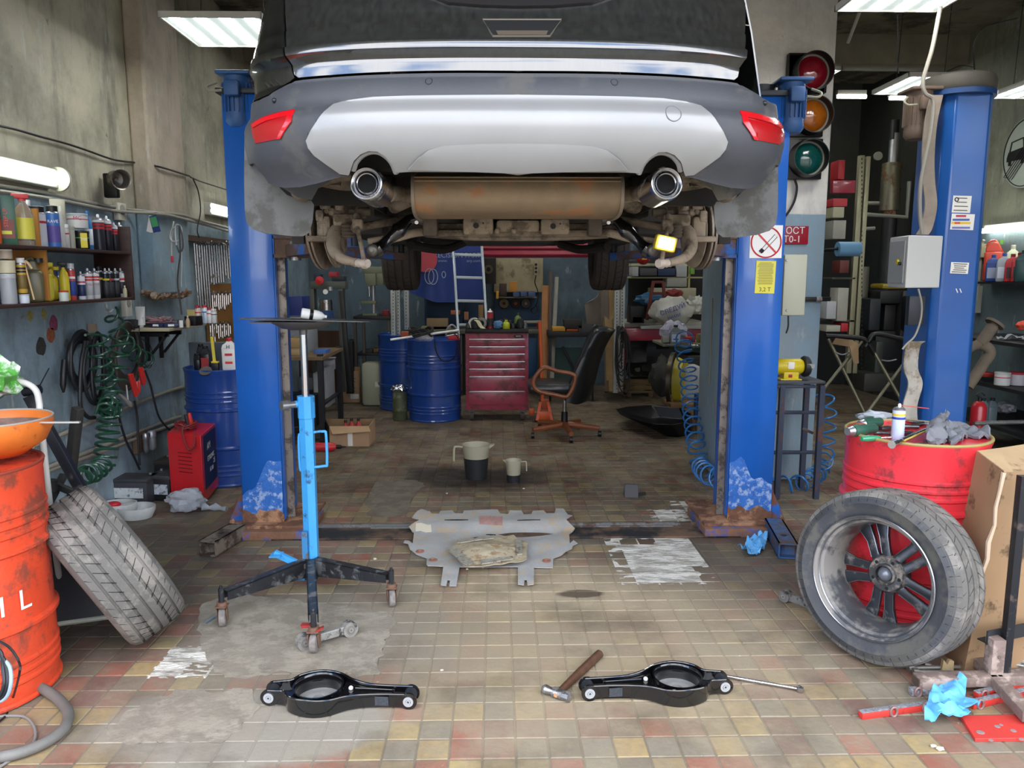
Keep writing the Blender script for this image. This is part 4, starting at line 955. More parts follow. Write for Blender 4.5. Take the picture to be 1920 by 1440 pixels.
 # ================================================================ FOREGROUND
 # transmission jack
JB=mat('3f97d6',.35,var=.06,vs=8,d='2a4f70',da=.22,ds=12);JK=mat('25272a',.4,var=.2,vs=10,d='5d6062',da=.35,ds=14)
jc=G(587,1098);jx,jy=jc.x,jc.y
JT=T('transmission_jack','sky-blue hydraulic transmission jack on black caster legs in the foreground','jack',(jx,jy,0))
zt1,zt2_,zt0=P(587,742,jy).z,P(587,612,jy).z,.13
b=B();b.cyl((jx,jy,zt0),(jx,jy,zt1-.10),.038,n=6);b.cyl((jx,jy,zt1-.11),(jx,jy,zt1),.043,n=8);W(b,'hydraulic_cylinder',JB,JT)
b=B();b.cyl((jx,jy,zt1),(jx,jy,zt2_),.018,n=24);W(b,'ram',mat('c4c6c8',.12,m=1.0),JT)
b=B();b.lathe([(.0,0),(.05,0),(.10,.006),(.15,.034),(.155,.042),(.10,.02),(0,.01)],(jx,jy,zt2_-.014),n=40);b.cyl((jx,jy,zt2_-.04),(jx,jy,zt2_),.02,n=16);W(b,'saddle_bowl',mat('5d5c5b',.4,m=.5,var=.2),JT)
a=P(553,765,jy-.12)
b=B();b.cyl((jx-.02,jy,a.z),(jx-.05,jy-.02,a.z-.0),.018,n=20);kb=W(b,'valve_stem',JB,JT)
b=B();b.cyl((jx-.05,jy-.02,a.z),(jx-.085,jy-.045,a.z),.017,n=20);b.cyl((jx-.08,jy-.04,a.z),(jx-.105,jy-.06,a.z),.024,n=24);W(b,'release_knob',mat('7d7f80',.35,m=.6),kb)
for s,x0,ya,yb_ in((-1,561,815,880),(1,612,810,872)):
 a,c=P(x0,ya,jy),P(x0,yb_,jy);b=B();b.tube([(jx+s*.028,jy-.01,a.z),(a.x-s*.012,jy-.01,a.z+.005),(a.x,jy-.01,a.z-.012),(a.x,jy-.01,c.z+.012),(a.x-s*.012,jy-.01,c.z-.002),(jx+s*.028,jy-.01,c.z-.008*s)],.007,10,3);W(b,'grab_handle',JB,JT)
 # legs
for(px,py),(cx_,cy_),dr in(((417,1120),(418,1173),1),((744,1082),(735,1136),1),((590,1150),(590,1222),0)):
 c=G(cx_,cy_);cz=.15;e=V((c.x,c.y,cz));s0=V((jx,jy-.03,.125));dv=(e-s0);dh=V((dv.x,dv.y,0)).normalized();nrm=V((-dh.y,dh.x,0));s0=s0+dh*.03
 ln=(e-s0).length;b=B()
 for sg_ in(-1,1):
  vs=[]
  for(q,z0,z1_)in((s0,.075,.165),(e-dh*.02,cz-.03,cz+.012)):
   for off_ in(sg_*.022,sg_*.016):vs+=[q+nrm*off_+V((0,0,z0-q.z)),q+nrm*off_+V((0,0,z1_-q.z))]
  b.add(vs,[(0,1,5,4),(2,3,7,6),(1,3,7,5),(0,2,6,4),(0,1,3,2),(4,5,7,6)])
 vs=[s0+nrm*.022+V((0,0,.165-s0.z)),s0-nrm*.022+V((0,0,.165-s0.z)),e-dh*.02-nrm*.022+V((0,0,.012)),e-dh*.02+nrm*.022+V((0,0,.012))]
 b.add(vs+[v-V((0,0,.005))for v in vs],[(0,1,2,3),(4,7,6,5),(0,4,5,1),(2,6,7,3),(1,5,6,2),(0,3,7,4)])
 b.cyl(e+V((0,0,-.06)),e+V((0,0,.03)),.013,n=12);b.cyl(e+V((0,0,.03)),e+V((0,0,.042)),.007,n=10);lg=W(b,'leg',JK,JT)
 wx=V((c.x,c.y,.036));ax=V((1,.25*dr,0)).normalized();q=ax.cross(V((0,0,1)))
 b=B();b.lathe([(0,-.016),(.036,-.016),(.042,-.012),(.042,.012),(.036,.016),(0,.016)],wx+V((0,0,.006)),ax,24);wh=W(b,'caster_wheel',mat('77716d',.75,var=.35,vs=40),lg)
 b=B()
 for sg_ in(-1,1):b.prism([(-.026,-.012),(.012,-.012),(.024,.05),(-.024,.05)],wx+ax*(sg_*.021-.002),q,(0,0,1),ax*.004)
 b.box(wx+V((0,0,.060)),(.05,.05,.005));b.cyl(wx+V((0,0,.060)),wx+V((0,0,.078)),.022,n=14);b.cyl(wx-ax*.024,wx+ax*.024,.006,n=8);W(b,'caster_fork',mat('6b4f40',.7,var=.2),lg)
b=B();b.prism([(-.02,0),(.02,0),(.026,.012),(-.026,.012)],G(590,1222)+V((-.03,0,.105)),(1,0,0),(0,0,1),(.0,.03,0));b.prism([(0,0),(.03,.018),(.034,.012),(.006,-.008)],G(590,1222)+V((.01,-.02,.10)),(1,0,0),(0,0,1),(0,.02,0));W(b,'brake_lever',mat('8b2c28',.5),JT)
b=B();b.box((jx,jy-.02,.10),(.08,.10,.09),bv=.01);W(b,'base_hub',JK,JT)
b=B();b.box((jx-.045,jy-.075,.105),(.055,.035,.085),bv=.004);b.box((jx-.02,jy-.045,.22),(.028,.02,.17));W(b,'pump_body',mat('2f74a6',.5,d='5b4d3c',da=.42,ds=20,name='worn'),JT)
a=P(518,1040,jy-.08);c=P(578,1064,jy-.06)
b=B();q=(c-a).normalized();b.box((a+c)/2,((c-a).length*1.15,.022,.03),rot=(0,atan2(-(c-a).z,(c-a).x),0));b.box(a,(.055,.07,.005),rot=(0,.5+atan2(-(c-a).z,(c-a).x)-1.0,0));W(b,'foot_pedal',JB,JT)
b=B();c=P(568,1064,jy-.075);b.rings([((c.x+.017*cos(t),c.y+.017*sin(t),.15+(c.z-.15)*t/50),.004)for t in[k*.45 for k in range(112)]],5);W(b,'return_spring',mat('8d8375',.4,m=.6),JT)
# plates and bottle lying on the saddle
top=zt2_+.024
q0,q1=P(452,597,jy),P(696,604,jy)
pt=T('steel_plate','long thin steel plate lying across the saddle of the blue jack','plate',(jx,jy,top))
b=B();b.prism([(q0.x-jx,-.05),(q0.x-jx+.07,-.075),(q1.x-jx-.03,-.075),(q1.x-jx,-.045),(q1.x-jx,.05),(q1.x-jx-.03,.075),(q0.x-jx+.1,.075),(q0.x-jx,.03)],(0,0,.006),(1,0,0),(0,1,0),(0,0,.006));b.obj('plate',mat('6c6e70',.35,m=.7,var=.15,vs=12),pt,bev=.002,rot=(0,R(1.2),0))
pt2=tag(B().prism([(-.22,-.07),(.05,-.09),(.09,-.02),(.07,.07),(-.2,.06)],(0,0,0),(1,0,0),(0,1,0),(0,0,.005)).obj('steel_offcut',mat('4c4d4e',.4,m=.6),None,loc=(jx-.02,jy,top-.004)),'shorter dark steel offcut under the long plate on the jack','plate')
a=P(588,592,jy-.04)
bt=T('grease_bottle','white plastic bottle lying on top of the blue jack plates','bottle',(a.x-.01,jy-.03,top+.035),rot=(0,R(100),R(18)))
B().lathe([(0,-.05),(.022,-.05),(.025,-.045),(.025,.02),(.02,.045),(.008,.06),(.008,.07),(0,.07)],n=24).obj('body',mat('d9dbd6',.4),bt);B().lathe([(.0255,-.012),(.0258,-.011),(.0258,.004),(.0255,.005)],n=20).obj('label_band',BLACK,bt)
# ---- undershield with heat shield on it
ALG=mat('a9aaa9',.6,m=.1,var=.1,vs=10,d='b3a48e',da=.36,ds=9,bump=.25,bs=70,name='dusty_aluminium')
def cp(pts,x0,y0_,s,z=.0):return[G(x0+x/s,y0_+y/s,z)for x,y in pts]
us=[(230,340),(270,290),(300,268),(375,266),(388,290),(450,294),(462,266),(560,262),(578,290),(645,292),(655,264),(930,262),(950,290),(1015,292),(1030,262),(1125,264),(1145,294),(1205,296),(1218,270),(1305,270),(1330,296),(1395,296),(1405,272),(1468,272),(1505,320),(1540,326),(1490,358),(1562,396),(1515,440),(1520,520),(1550,492),(1585,515),(1550,530),(1535,562),(1385,620),(1382,690),(1228,690),(1226,835),(1175,842),(1168,800),(1150,800),(1145,842),(1096,836),(1096,690),(618,688),(592,840),(535,842),(540,796),(520,796),(508,842),(464,836),(485,690),(360,690),(348,680),(348,615),(215,565),(195,520),(160,512),(170,490),(205,495),(235,520),(245,430),(203,395),(290,358)]
up=cp(us,720,900,4.364,.03);uc=G(920,1030)
ut=T('undershield','grey dented aluminium engine undershield lying flat on the floor between the lift columns','undershield',(uc.x,uc.y,0))
def ush(x,y):
 back_=max(0,(y-(uc.y+.24))/.12);return V((x,y,.014+.010*NZ.noise(V((x*4,y*5,1)))+.03*min(1,back_)+.012*(abs(x-uc.x)>.42)))
patch([(p.x,p.y)for p in up],ush,.03,'panel',ALG,ut,thick=.003)
for(x0,y0_),(x1,y1)in(((495,345),(690,350)),((1090,350),(1280,350)),((835,429),(915,429)),((822,453),(935,453))):
 a,c=cp([(x0,y0_),(x1,y1)],720,900,4.364,.03);a=ush(a.x,a.y);c=ush(c.x,c.y);b=B();b.rings([(a.lerp(c,k/6)+V((0,0,.0025)),.0028+.002*sin(pi*k/6))for k in range(7)],6);W(b,'slot',BLACK,ut)
for x,y in((402,640),(1330,645),(295,568)):
 p=cp([(x,y)],720,900,4.364,.03)[0];p=ush(p.x,p.y);b=B();b.lathe([(.012,.002),(.022,.002),(.024,.008),(.014,.010),(.010,.006)],p,n=20,close=True);W(b,'mounting_boss',mat('9c6d5c',.6,m=.2),ut)
p0=cp([(780,318),(880,318),(880,378),(780,378)],720,900,4.364,.03);p1=cp([(885,318),(970,318),(970,378),(885,378)],720,900,4.364,.03)
for pp in(p0,p1):patch([(p.x,p.y)for p in pp],lambda x,y:ush(x,y)+V((0,0,.003)),.03,'faded_label',mat('a8837c',.7,var=.2,vs=30),ut,thick=.001)
pp=cp([(262,380),(385,378),(388,415),(258,420)],720,900,4.364,.03);patch([(p.x,p.y)for p in pp],lambda x,y:ush(x,y)+V((0,0,.003)),.03,'paper_label',mat('cfcab6',.7),ut,thick=.001)
pp=cp([(1520,385),(1562,396),(1515,440),(1510,510),(1470,480),(1450,430),(1475,395)],720,900,4.364,.03);patch([(p.x,p.y)for p in pp],lambda x,y:ush(x,y)+V((0,0,.003)),.03,'bare_patch',mat('b0a08c',.6,var=.1),ut,thick=.001)
hs=[(510,570),(560,550),(590,498),(1060,450),(1098,490),(1160,500),(1180,520),(1168,545),(1168,650),(1140,665),(800,706),(690,714),(650,700),(600,640)]
hp_=cp(hs,720,900,4.364,.05);hc_=cp([(850,580)],720,900,4.364,.05)[0]
ht=T('heat_shield','smaller creamy-white bent heat shield lying on the grey undershield','heat shield',(hc_.x,hc_.y,.03))
patch([(p.x,p.y)for p in hp_],lambda x,y:V((x,y,.050+.03*(1-min(1,((x-hc_.x)/.17)**2+((y-hc_.y)/.16)**2))+.006*NZ.noise(V((x*22,y*22,4))))),.012,'panel',mat('b5a98f',.6,m=.15,var=.1,vs=20,d='8d775a',da=.36,ds=16,bump=.4,bs=40),ht,thick=.003)
for pl in([(510,570),(560,552),(735,690),(690,714),(650,700)],[(1070,500),(1125,500),(1135,620),(1090,628)],[(790,672),(1050,640),(1060,660),(800,704)],[(590,500),(900,468),(900,490),(600,530)]):
 pp=cp(pl,720,900,4.364,.05);patch([(p.x,p.y)for p in pp],lambda x,y:V((x,y,.060+.03*(1-min(1,((x-hc_.x)/.17)**2+((y-hc_.y)/.16)**2)))),.015,'folded_edge',mat('a9a496',.5,m=.3,var=.2,vs=30,d='4f4e48',da=.36,ds=20,bump=.5,bs=60),ht,thick=.006)
 # ---- two new black control arms
GLB=mat('0b0b0d',.16,coat=1.0,name='gloss_black');WHT=mat('b9bcc0',.35,m=.5)
def control_arm(label,c,rz,flip=1,grp=None):
 t=T('lower_wishbone',label,'control arm',c,rz);f=flip
 hw=lambda u:.026+.0*u
 # plan outline: small fork, spring cup, waist, long fork
 up_=[(-.265,.030),(-.235,.034),(-.20,.040),(-.175,.075),(-.13,.098),(-.075,.105),(-.02,.092),(.03,.060),(.09,.038),(.16,.030),(.265,.028)]
 pl=up_+[(x,-y)for x,y in reversed(up_)]
 for s in(-1,1):  # side walls following the outline
  b=B();pts=spline([(x*f,s*y,0)for x,y in up_],5);vs=[]
  for p in pts:
   x=p.x*f;h_=.058+.012*(1-min(1,abs(x+.1)/.2));z0=.0+.006*min(1,abs(x+.07)/.12);nn_=.004
   vs+=[(p.x,p.y,z0),(p.x,p.y-s*nn_,z0),(p.x,p.y-s*nn_,h_),(p.x,p.y,h_)]
  k=len(pts);b.add(vs,[(i*4+j,i*4+(j+1)%4,i*4+4+(j+1)%4,i*4+4+j)for i in range(k-1)for j in range(4)]+[(0,1,2,3),tuple((k-1)*4+j for j in range(4))]);b.obj('side_wall',GLB,t,bev=.0015)
  b=B();b.rings([(V((p.x,p.y,.058+.012*(1-min(1,abs(p.x*f+.1)/.2)))),.0045)for p in pts],8);b.obj('rolled_lip',GLB,t)
 b=B();inn=[(.088*cos(a)-.085,.088*sin(a))for a in[2*pi*k/40 for k in range(40)]]
 b.lathe([(.086,.008),(.090,.005),(.090,.066),(.094,.070),(.088,.070),(.084,.062)],(-.085*f,0,0),n=48,close=True);b.obj('spring_cup',GLB,t)
 b=B();b.lathe([(.02,.004),(.088,.004),(.086,.010),(.06,.012),(.045,.02),(.02,.02)],(-.085*f,0,0),n=40,close=True);b.obj('spring_seat',mat('a4a4a2',.5,m=.3,var=.15,vs=30),t)
 # top web between cup and long fork
 b=B();w_=[(.002,.072),(.04,.052),(.09,.034),(.17,.026),(.20,.026)];pl=[(x*f,y-.004)for x,y in w_]+[(x*f,-y+.004)for x,y in reversed(w_)]
 b.prism(pl,(0,0,.046),(1,0,0),(0,1,0),(0,0,.004));b.obj('web',GLB,t,bev=.002);b=B();b.ball((.035*f,.01,.055),.009,12);b.obj('plastic_plug',mat('c9c6c0',.5),t)
 w_=[(-.235,.03),(-.19,.038),(-.172,.05)];b=B();b.prism([(x*f,y)for x,y in w_]+[(x*f,-y)for x,y in reversed(w_)],(0,0,.04),(1,0,0),(0,1,0),(0,0,.004));b.obj('web',GLB,t)
 b=B();b.rings([((-.0+.05*f,-.018,.052),.003),((.19*f,-.012,.052),.003)],8);b.rings([((.05*f,.018,.052),.003),((.19*f,.012,.052),.003)],8);b.obj('pressed_bead',GLB,t)
 for x in(-.262,.258):
  for s in(-1,1):
   b=B();b.lathe([(0,0),(.032,0),(.032,.005),(0,.005)],(x*f,s*.030-.0025,.032),(0,1,0),28);b.obj('fork_ear',GLB,t)
  b=B();b.cyl((x*f,-.026,.032),(x*f,.026,.032),.024,n=24);b.obj('rubber_bush',mat('23262b',.5),t)
  b=B();b.lathe([(.010,0),(.019,0),(.019,.003),(.010,.003)],(x*f,-.037,.032),(0,1,0),24,close=True);b.lathe([(.0045,-.002),(.009,-.002),(.009,.004),(.0045,.004)],(x*f,-.037,.032),(0,1,0),16,close=True);b.obj('bush_washer',WHT,t)
 b=B();b.box((.16*f,-.034,.032),(.05,.001,.035));b.obj('part_label',mat('34383d',.6,var=.4,vs=120),t)
 return t
c=G(640,1318);control_arm('new glossy black control arm on the floor left of the hammer',(c.x,c.y,0),R(-4),1)
c=G(1228,1300);control_arm('new glossy black control arm on the floor between hammer and spanner',(c.x,c.y,0),R(4),-1)
# ---- hammer, ring spanner
a,c=G(1046,1300,.02),G(1124,1226,.018);hm=T('hammer','ball-peen hammer with a dark wooden handle beside the right control arm','hammer',(a.x,a.y,0))
dv=(c-a);b=B();n_=10;b.rings([(a+dv*(k/n_),.012+.006*sin(pi*min(1,k/n_*1.05)*.6))for k in range(n_+1)]+[(c+dv*.015,.006)],14);W(b,'handle',mat('4f3626',.5,var=.3,vs=30,stretch=(1,1,1)),hm)
pv=V((dv.y,-dv.x,0)).normalized();b=B();b.cyl(a+pv*.05+V((0,0,.002)),a+pv*.015,.021,.017,8);b.cyl(a+pv*.02,a-pv*.02,.019,.019,10);b.cyl(a-pv*.02,a-pv*.045,.012,.017,12);b.ball(a-pv*.052,.018,12);W(b,'head',mat('9b9b9c',.3,m=.9,d='5e5851',da=.4,ds=30),hm)
b=B();b.cyl(a-dv.normalized()*.016,a-dv.normalized()*.019,.008,n=12);W(b,'handle_end',mat('b98a5c',.6),hm)
a,c=G(1352,1266,.012),G(1500,1292,.012);sp_=T('ring_spanner','long chrome ring spanner lying right of the black control arm','spanner',(c.x,c.y,0))
b=B();dv=(c-a).normalized();b.rings([(a,.006),(a.lerp(c,.5),.0065),(c-dv*.012,.006)],10);W(b,'shaft',CHR,sp_)
b=B();b.lathe([(.007,-.008),(.013,-.008),(.014,0),(.013,.008),(.007,.008)],c,(0,0,1),20,close=True);W(b,'ring_end',CHR,sp_)
# ---- old links
def link(label,a,c,r1=.034,r2=.034,col='8d8b86',stand=True):
 a,c=V(a),V(c);t=T('suspension_link',label,'suspension link',(a.x,a.y,0));dv=c-a;n_=dv.cross(V((0,0,1))).normalized()
 m=mat(col,.55,m=.3,var=.2,vs=30,d='2e2e2e',da=.40,ds=25)
 b=B();w_=.018;u=dv.normalized();b.prism([(0,-w_*1.3),(dv.length*.2,-w_),(dv.length*.8,-w_),(dv.length,-w_*1.3),(dv.length,w_*1.3),(dv.length*.8,w_),(dv.length*.2,w_),(0,w_*1.3)],a-n_*.012,u,n_.cross(u),n_*.024);W(b,'bar',m,t,bev=.004)
 for p,r in((a,r1),(c,r2)):
  b=B();b.lathe([(r*.62,-.02),(r,-.02),(r,.02),(r*.62,.02)],p,n_,28,close=True);W(b,'eye',m,t)
  b=B();b.cyl(p-n_*.019,p+n_*.019,r*.62,n=24);bb_=W(b,'rubber_bush',mat('6e6c69',.6),t)
  b=B();b.lathe([(.005,-.024),(.011,-.024),(.011,.024),(.005,.024)],p,n_,18,close=True);W(b,'sleeve',mat('aaa69c',.35,m=.6),bb_)
 return t
a,c=G(571,1217),G(655,1192);link('worn grey suspension link lying behind the front caster of the blue jack',(a.x,a.y,.034),(c.x,c.y,.034))
a,c=G(1473,1128),G(1530,1150);link('worn grey link with a ball stud poking out from under the alloy wheel',(a.x,a.y,.03),(c.x,c.y,.03),.028,.024,'7d7b77')
b=B();b.cyl(G(1473,1128)+V((0,-.01,.03)),G(1473,1128)+V((-.0,-.04,.035)),.007,n=10)
a,c=G(384,1168,.008),G(408,1153,.008);b=B();b.cyl(a,c,.006,.008,10);b.cyl(c,c+(c-a).normalized()*.006,.012,n=6)
tag(b.obj('loose_bolt',mat('8fa0ab',.4,m=.6)),'loose zinc bolt on the floor left of the jack caster','bolt')
# ---- measuring jugs
def jug(label,px,py,h,r,lev,side=-1):
 c=G(px,py);t=T('measuring_jug',label,'jug',(c.x,c.y,0));cl=mat('cfcbb4',.3,tr=.55,ior=1.2,name='cloudy_plastic')
 b=B();b.lathe([(0,.002),(r*.76,.002),(r*.8,.006),(r,h*.97),(r*1.05,h),(r*1.03,h),(r*.97,h*.96),(r*.76,.01),(0,.008)],n=36);b.obj('vessel',cl,t)
 b=B();k=lev;b.lathe([(0,.009),(r*.752,.011),(r*(.765+.2*k),h*k),(0,h*k)],n=36);b.obj('used_oil',mat('1b1d1f',.25,name='used_oil'),t)
 b=B();b.lathe([(r*.805,.004),(r*(.81+.2*k),h*k),(r*(.80+.2*k),h*k),(r*.795,.006)],n=36,close=True);b.obj('oil_stained_wall',mat('242628',.35,name='oil_wall'),t)
 b=B();b.tube([(side*r*.98,0,h*.92),(side*r*1.45,0,h*.93),(side*r*1.62,0,h*.88),(side*r*1.66,0,h*.5)],.008 if h>.2 else.005,8,5);b.obj('handle',cl,t)
 b=B();b.prism([(0,0),(0,-h*.13),(r*.42,0)],(-side*r*.97,-r*.25,h*1.0),(-side,0,0),(0,0,1),(0,r*.5,0));b.obj('spout',cl,t,bev=.003)
 return t
jug('large plastic measuring jug half full of black used oil on the floor',893,896,.27,.105,.62);jug('small plastic measuring jug with a little dark oil, right of the large one',963,904,.175,.06,.36,1)
# wheel chock
c=G(1184,933);ck=T('wheel_chock','small black rubber wheel chock on the floor left of the right column','wheel chock',(c.x,c.y,0),R(-8))
B().prism([(-.01,0),(.13,0),(.05,.09),(.03,.09)],(-.05,0,0),(0,1,0),(0,0,1),(.10,0,0)).obj('wedge',mat('3d3d40',.6,var=.15),ck,bev=.004);B().box((.075,.06,.012),(.06,.02,.02),rot=.5).obj('pull_lug',GUM,ck)
# ---- tyres
TYM=mat('605e5a',.8,var=.12,vs=8,d='7d7972',da=.45,ds=7,bump=.25,bs=120,name='dusty_rubber');TYS=mat('3c3d3f',.65,var=.15,vs=6,d='5c5c5b',da=.4,ds=7)
ax=V((.66,.56,.46)).normalized();cz=.345*sqrt(1-ax.z**2)+.117*ax.z+.002;c=P(207,1058,3.12);c.z=cz
ty=T('spare_wheel','bare dusty tyre leaning over towards the orange drum, tread facing out','tyre',(c.x,c.y,0))
b=B();tyre_mesh(b,c,ax,.345,.26,.23,72,5);body=W(b,'tread',TYM,ty)
b=B();sipes(b,c,ax,.345,.26,46,slant=.03);tag(W(b,'tread_cut',BLACK,body),kind='stuff')
b=B();b.lathe([(.228,-.096),(.236,-.098),(.30,-.118),(.29,-.121),(.24,-.108)],c,ax,56,close=True);W(b,'sidewall',TYS,ty)
# alloy wheel seen from its inner side
n_=V((-.80,-.57,.10)).normalized();wc=P(1657,1087,2.97);wc.z=.345*sqrt(1-n_.z**2)+.11*abs(n_.z)+.002
aw=T('alloy_wheel','alloy wheel with dusty tyre seen from its inner side, leaning on the red drum','wheel',(wc.x,wc.y,0))
b=B();tyre_mesh(b,wc,n_,.352,.225,.243,84);tb=W(b,'tyre',TYM,aw)
b=B();b.lathe([(.244,.098),(.256,.104),(.27,.112),(.298,.1155),(.300,.1175),(.304,.1155),(.325,.108),(.335,.100),(.31,.104),(.25,.09)],wc,n_,84,close=True);W(b,'sidewall',mat('3d3f43',.6,var=.12,vs=6,d='55544f',da=.38,ds=6,bump=.2,bs=90),tb)
b=B();b.rings([],4)if False else None
u_=n_.orthogonal().normalized();v_=n_.cross(u_)
b=B()
for k in range(54):
 a=2*pi*k/54;p=wc+(u_*cos(a)+v_*sin(a))*.309+n_*.115;q=wc+(u_*cos(a)+v_*sin(a))*.341+n_*.097;b.rings([(p,.0014),(q,.0020)],4)
sipes(b,wc,n_,.352,.225,44,slant=.018);tag(W(b,'tread_cut',mat('2a2a2a',.9),tb),kind='stuff')
SPK=mat('3b3e43',.38,m=.5,var=.15,vs=12,d='6c6961',da=.3,ds=12,name='grey_alloy')
b=B();b.lathe([(.250,.108),(.246,.112),(.236,.104),(.232,.085),(.222,.078),(.215,.055),(.208,.0),(.204,-.07),(.222,-.10),(.246,-.112),(.25,-.108),(.236,-.095),(.222,-.06),(.226,.0),(.232,.06),(.244,.09)],wc,n_,72,close=True);rim=W(b,'rim',mat('5a5c5f',.45,m=.4,var=.2,vs=8,d='84807a',da=.5,ds=5,name='dusty_rim'),aw)
b=B();b.lathe([(.249,.109),(.2525,.112),(.249,.114),(.2465,.112)],wc,n_,72,close=True);b.lathe([(.234,.09),(.2365,.094),(.234,.097),(.2315,.093)],wc,n_,72,close=True);W(b,'bright_edge',mat('9a9ea6',.25,m=.9),rim)
for k in range(5):
 for s in(-1,1):
  a0=2*pi*k/5+.28;a1=a0+s*.20;a0_=a0+s*.36
  r0=.062;p0=wc+(u_*cos(a0_)+v_*sin(a0_))*r0-n_*.035;p1=wc+(u_*cos(a1)+v_*sin(a1))*.15-n_*.062;p2=wc+(u_*cos(a1)+v_*sin(a1))*.208-n_*.07
  def spk(b,pp,wd,th):
   vs=[]
   for p,wv in pp:
    d_=(pp[-1][0]-pp[0][0]).normalized();sd=n_.cross(d_).normalized();vs+=[p-sd*wv+n_*th*.6,p-sd*wv*.55+n_*th,p+sd*wv*.55+n_*th,p+sd*wv+n_*th*.6,p+sd*wv*.8-n_*th,p-sd*wv*.8-n_*th]
   k_=len(pp);return b.add(vs,[(i*6+j,i*6+(j+1)%6,i*6+6+(j+1)%6,i*6+6+j)for i in range(k_-1)for j in range(6)]+[tuple(range(6)),tuple((k_-1)*6+j for j in range(6))])
  b=B();spk(b,[(p0,.022),(p0.lerp(p1,.5),.018),(p1,.020),(p2,.031)],0,.014);sk=W(b,'spoke',SPK,aw,bev=.002)
  b=B()
  for e in(-1,1):
   dd=(p2-p0).normalized();sd=n_.cross(dd).normalized();b.rings([(p0.lerp(p2,.15)+sd*e*.0165+n_*.012,.0018),(p1+sd*e*.0175+n_*.012,.0018),(p2+sd*e*.027+n_*.011,.0018)],5)
  W(b,'machined_edge',mat('9fa3a8',.25,m=.9),sk)
b=B();b.lathe([(0,-.075),(.075,-.075),(.078,-.03),(.070,-.012),(.045,-.010),(.043,.000),(.036,.004),(.034,-.02),(0,-.022)],wc,n_,40);hb=W(b,'hub',mat('4a4a4c',.45,m=.5,var=.3,vs=30,d='7d756a',da=.45,ds=25),aw)
for k in range(5):
 a=2*pi*k/5+.6;p=wc+(u_*cos(a)+v_*sin(a))*.057-n_*.013;b=B();b.cyl(p-n_*.01,p+n_*.0025,.0075,n=12);W(b,'bolt_hole',BLACK,hb)
b=B();b.ball(wc-n_*.012,.03,16);W(b,'centre_cap',mat('6c7178',.3,m=.4),hb)
# ---- drums left and right
ORD=mat('d2482a',.4,var=.12,vs=5,d='8a3f2c',da=.38,ds=6,bump=.3,bs=30,name='orange_drum_paint');REDD=mat('d6303a',.35,var=.07,vs=4,d='8e2a2e',da=.27,ds=6,coat=.2,bump=.1,bs=20,name='red_drum_paint')
dl=drum('scuffed orange-red steel drum at the left edge with a white letter L',(-2.02,2.79,0),ORD,mat('8f3b2c',.5),name='orange_drum')
def drum_text(t,s_,ang,r,z,size,m):
 for i,ch in enumerate(s_):
  a=ang+i*size*.75/r;text(ch,t,((r+.003)*cos(a),(r+.003)*sin(a),z),(pi/2,0,a+pi/2),size,m)
drum_text(dl,'OIL',R(-18)-.56,.29,.395,.11,WHITE)
dr_=drum('bright red steel drum on the right, its lid covered with tools and gloves',(1.88,3.32,0),REDD,mat('9a8a52',.5),name='red_drum',r=.292)
ZD=.868
# things on the right-hand red drum
def on(px,py,z=ZD):return G(px,py,z)
def glove(label,pts,z,m,amp=.02,seed=0,th=.006,name='work_glove',cat='glove',f=14):
 cx=sum(p.x for p in pts)/len(pts);cy=sum(p.y for p in pts)/len(pts);t=T(name,label,cat,(cx,cy,z))
 b=B();sheet(b,[(p.x,p.y)for p in pts],z+.004,amp,f,seed);o=W(b,'palm',m,t,solid=th);return t
NIT=mat('5fa8e0',.45,var=.06,name='blue_nitrile')
gp=[on(x,y)for x,y in[(1736,834),(1740,810),(1750,796),(1768,790),(1772,782),(1778,786),(1768,800),(1776,815),(1774,832),(1755,838)]]
glove('grey knitted work glove with a folded cuff, standing up left on the red drum',gp,ZD,mat('77787c',.85,var=.1,bump=.4,bs=200),.05,1,.016)
gp=[on(x,y)for x,y in[(1772,822),(1775,808),(1785,802),(1800,803),(1825,808),(1850,816),(1856,824),(1835,826),(1815,822),(1805,826),(1800,836),(1782,836)]]
glove('second grey knitted work glove lying flat on the right of the red drum',gp,ZD,mat('74767b',.85,var=.1,bump=.4,bs=200),.035,4,.014)
def ptool(label,a,c,col,colh,name,cat):
 a,c=V(a),V(c);t=T(name,label,cat,(a.x,a.y,ZD));d_=(c-a);b=B();b.rings([(a,.026),(a+d_*.3,.029),(a+d_*.55,.026),(a+d_*.58,.022),(c,.021),(c+d_*.05,.014)],16);W(b,'housing',mat(col,.45,var=.06),t)
 b=B();b.rings([(a-d_*.22,.017),(a-d_*.12,.02),(a-d_*.02,.024)],14);W(b,'gear_head',ALU,t)
 b=B();m_=a+d_*.35;b.box(m_+V((0,0,.0285)),(.04,.02,.002),rot=atan2(d_.y,d_.x));W(b,'name_plate',mat(colh,.5),t);return t
a,c=on(1598,808,ZD+.03),on(1640,803,ZD+.03);ptool('dark green power tool lying at the left rim of the red drum',a,c,'2d5746','b5503c','power_tool','power tool')
a,c=on(1618,795,ZD+.03),on(1650,791,ZD+.03);ptool('dark green ribbed power tool lying behind the first one on the red drum',a,c,'27503f','27503f','power_tool','power tool')
b=B();a,c=on(1615,823,ZD+.016),on(1650,821,ZD+.016);b.rings([(a,.010),(a.lerp(c,.3),.014),(a.lerp(c,.8),.012),(c,.008)],12);sd=T('screwdriver','screwdriver with a green translucent handle at the front rim of the red drum','screwdriver',(a.x,a.y,ZD));W(b,'handle',mat('2f8a62',.25,coat=.5),sd);b=B();b.cyl(c,c+(c-a)*.8,.004,n=8);W(b,'blade',CHR,sd)
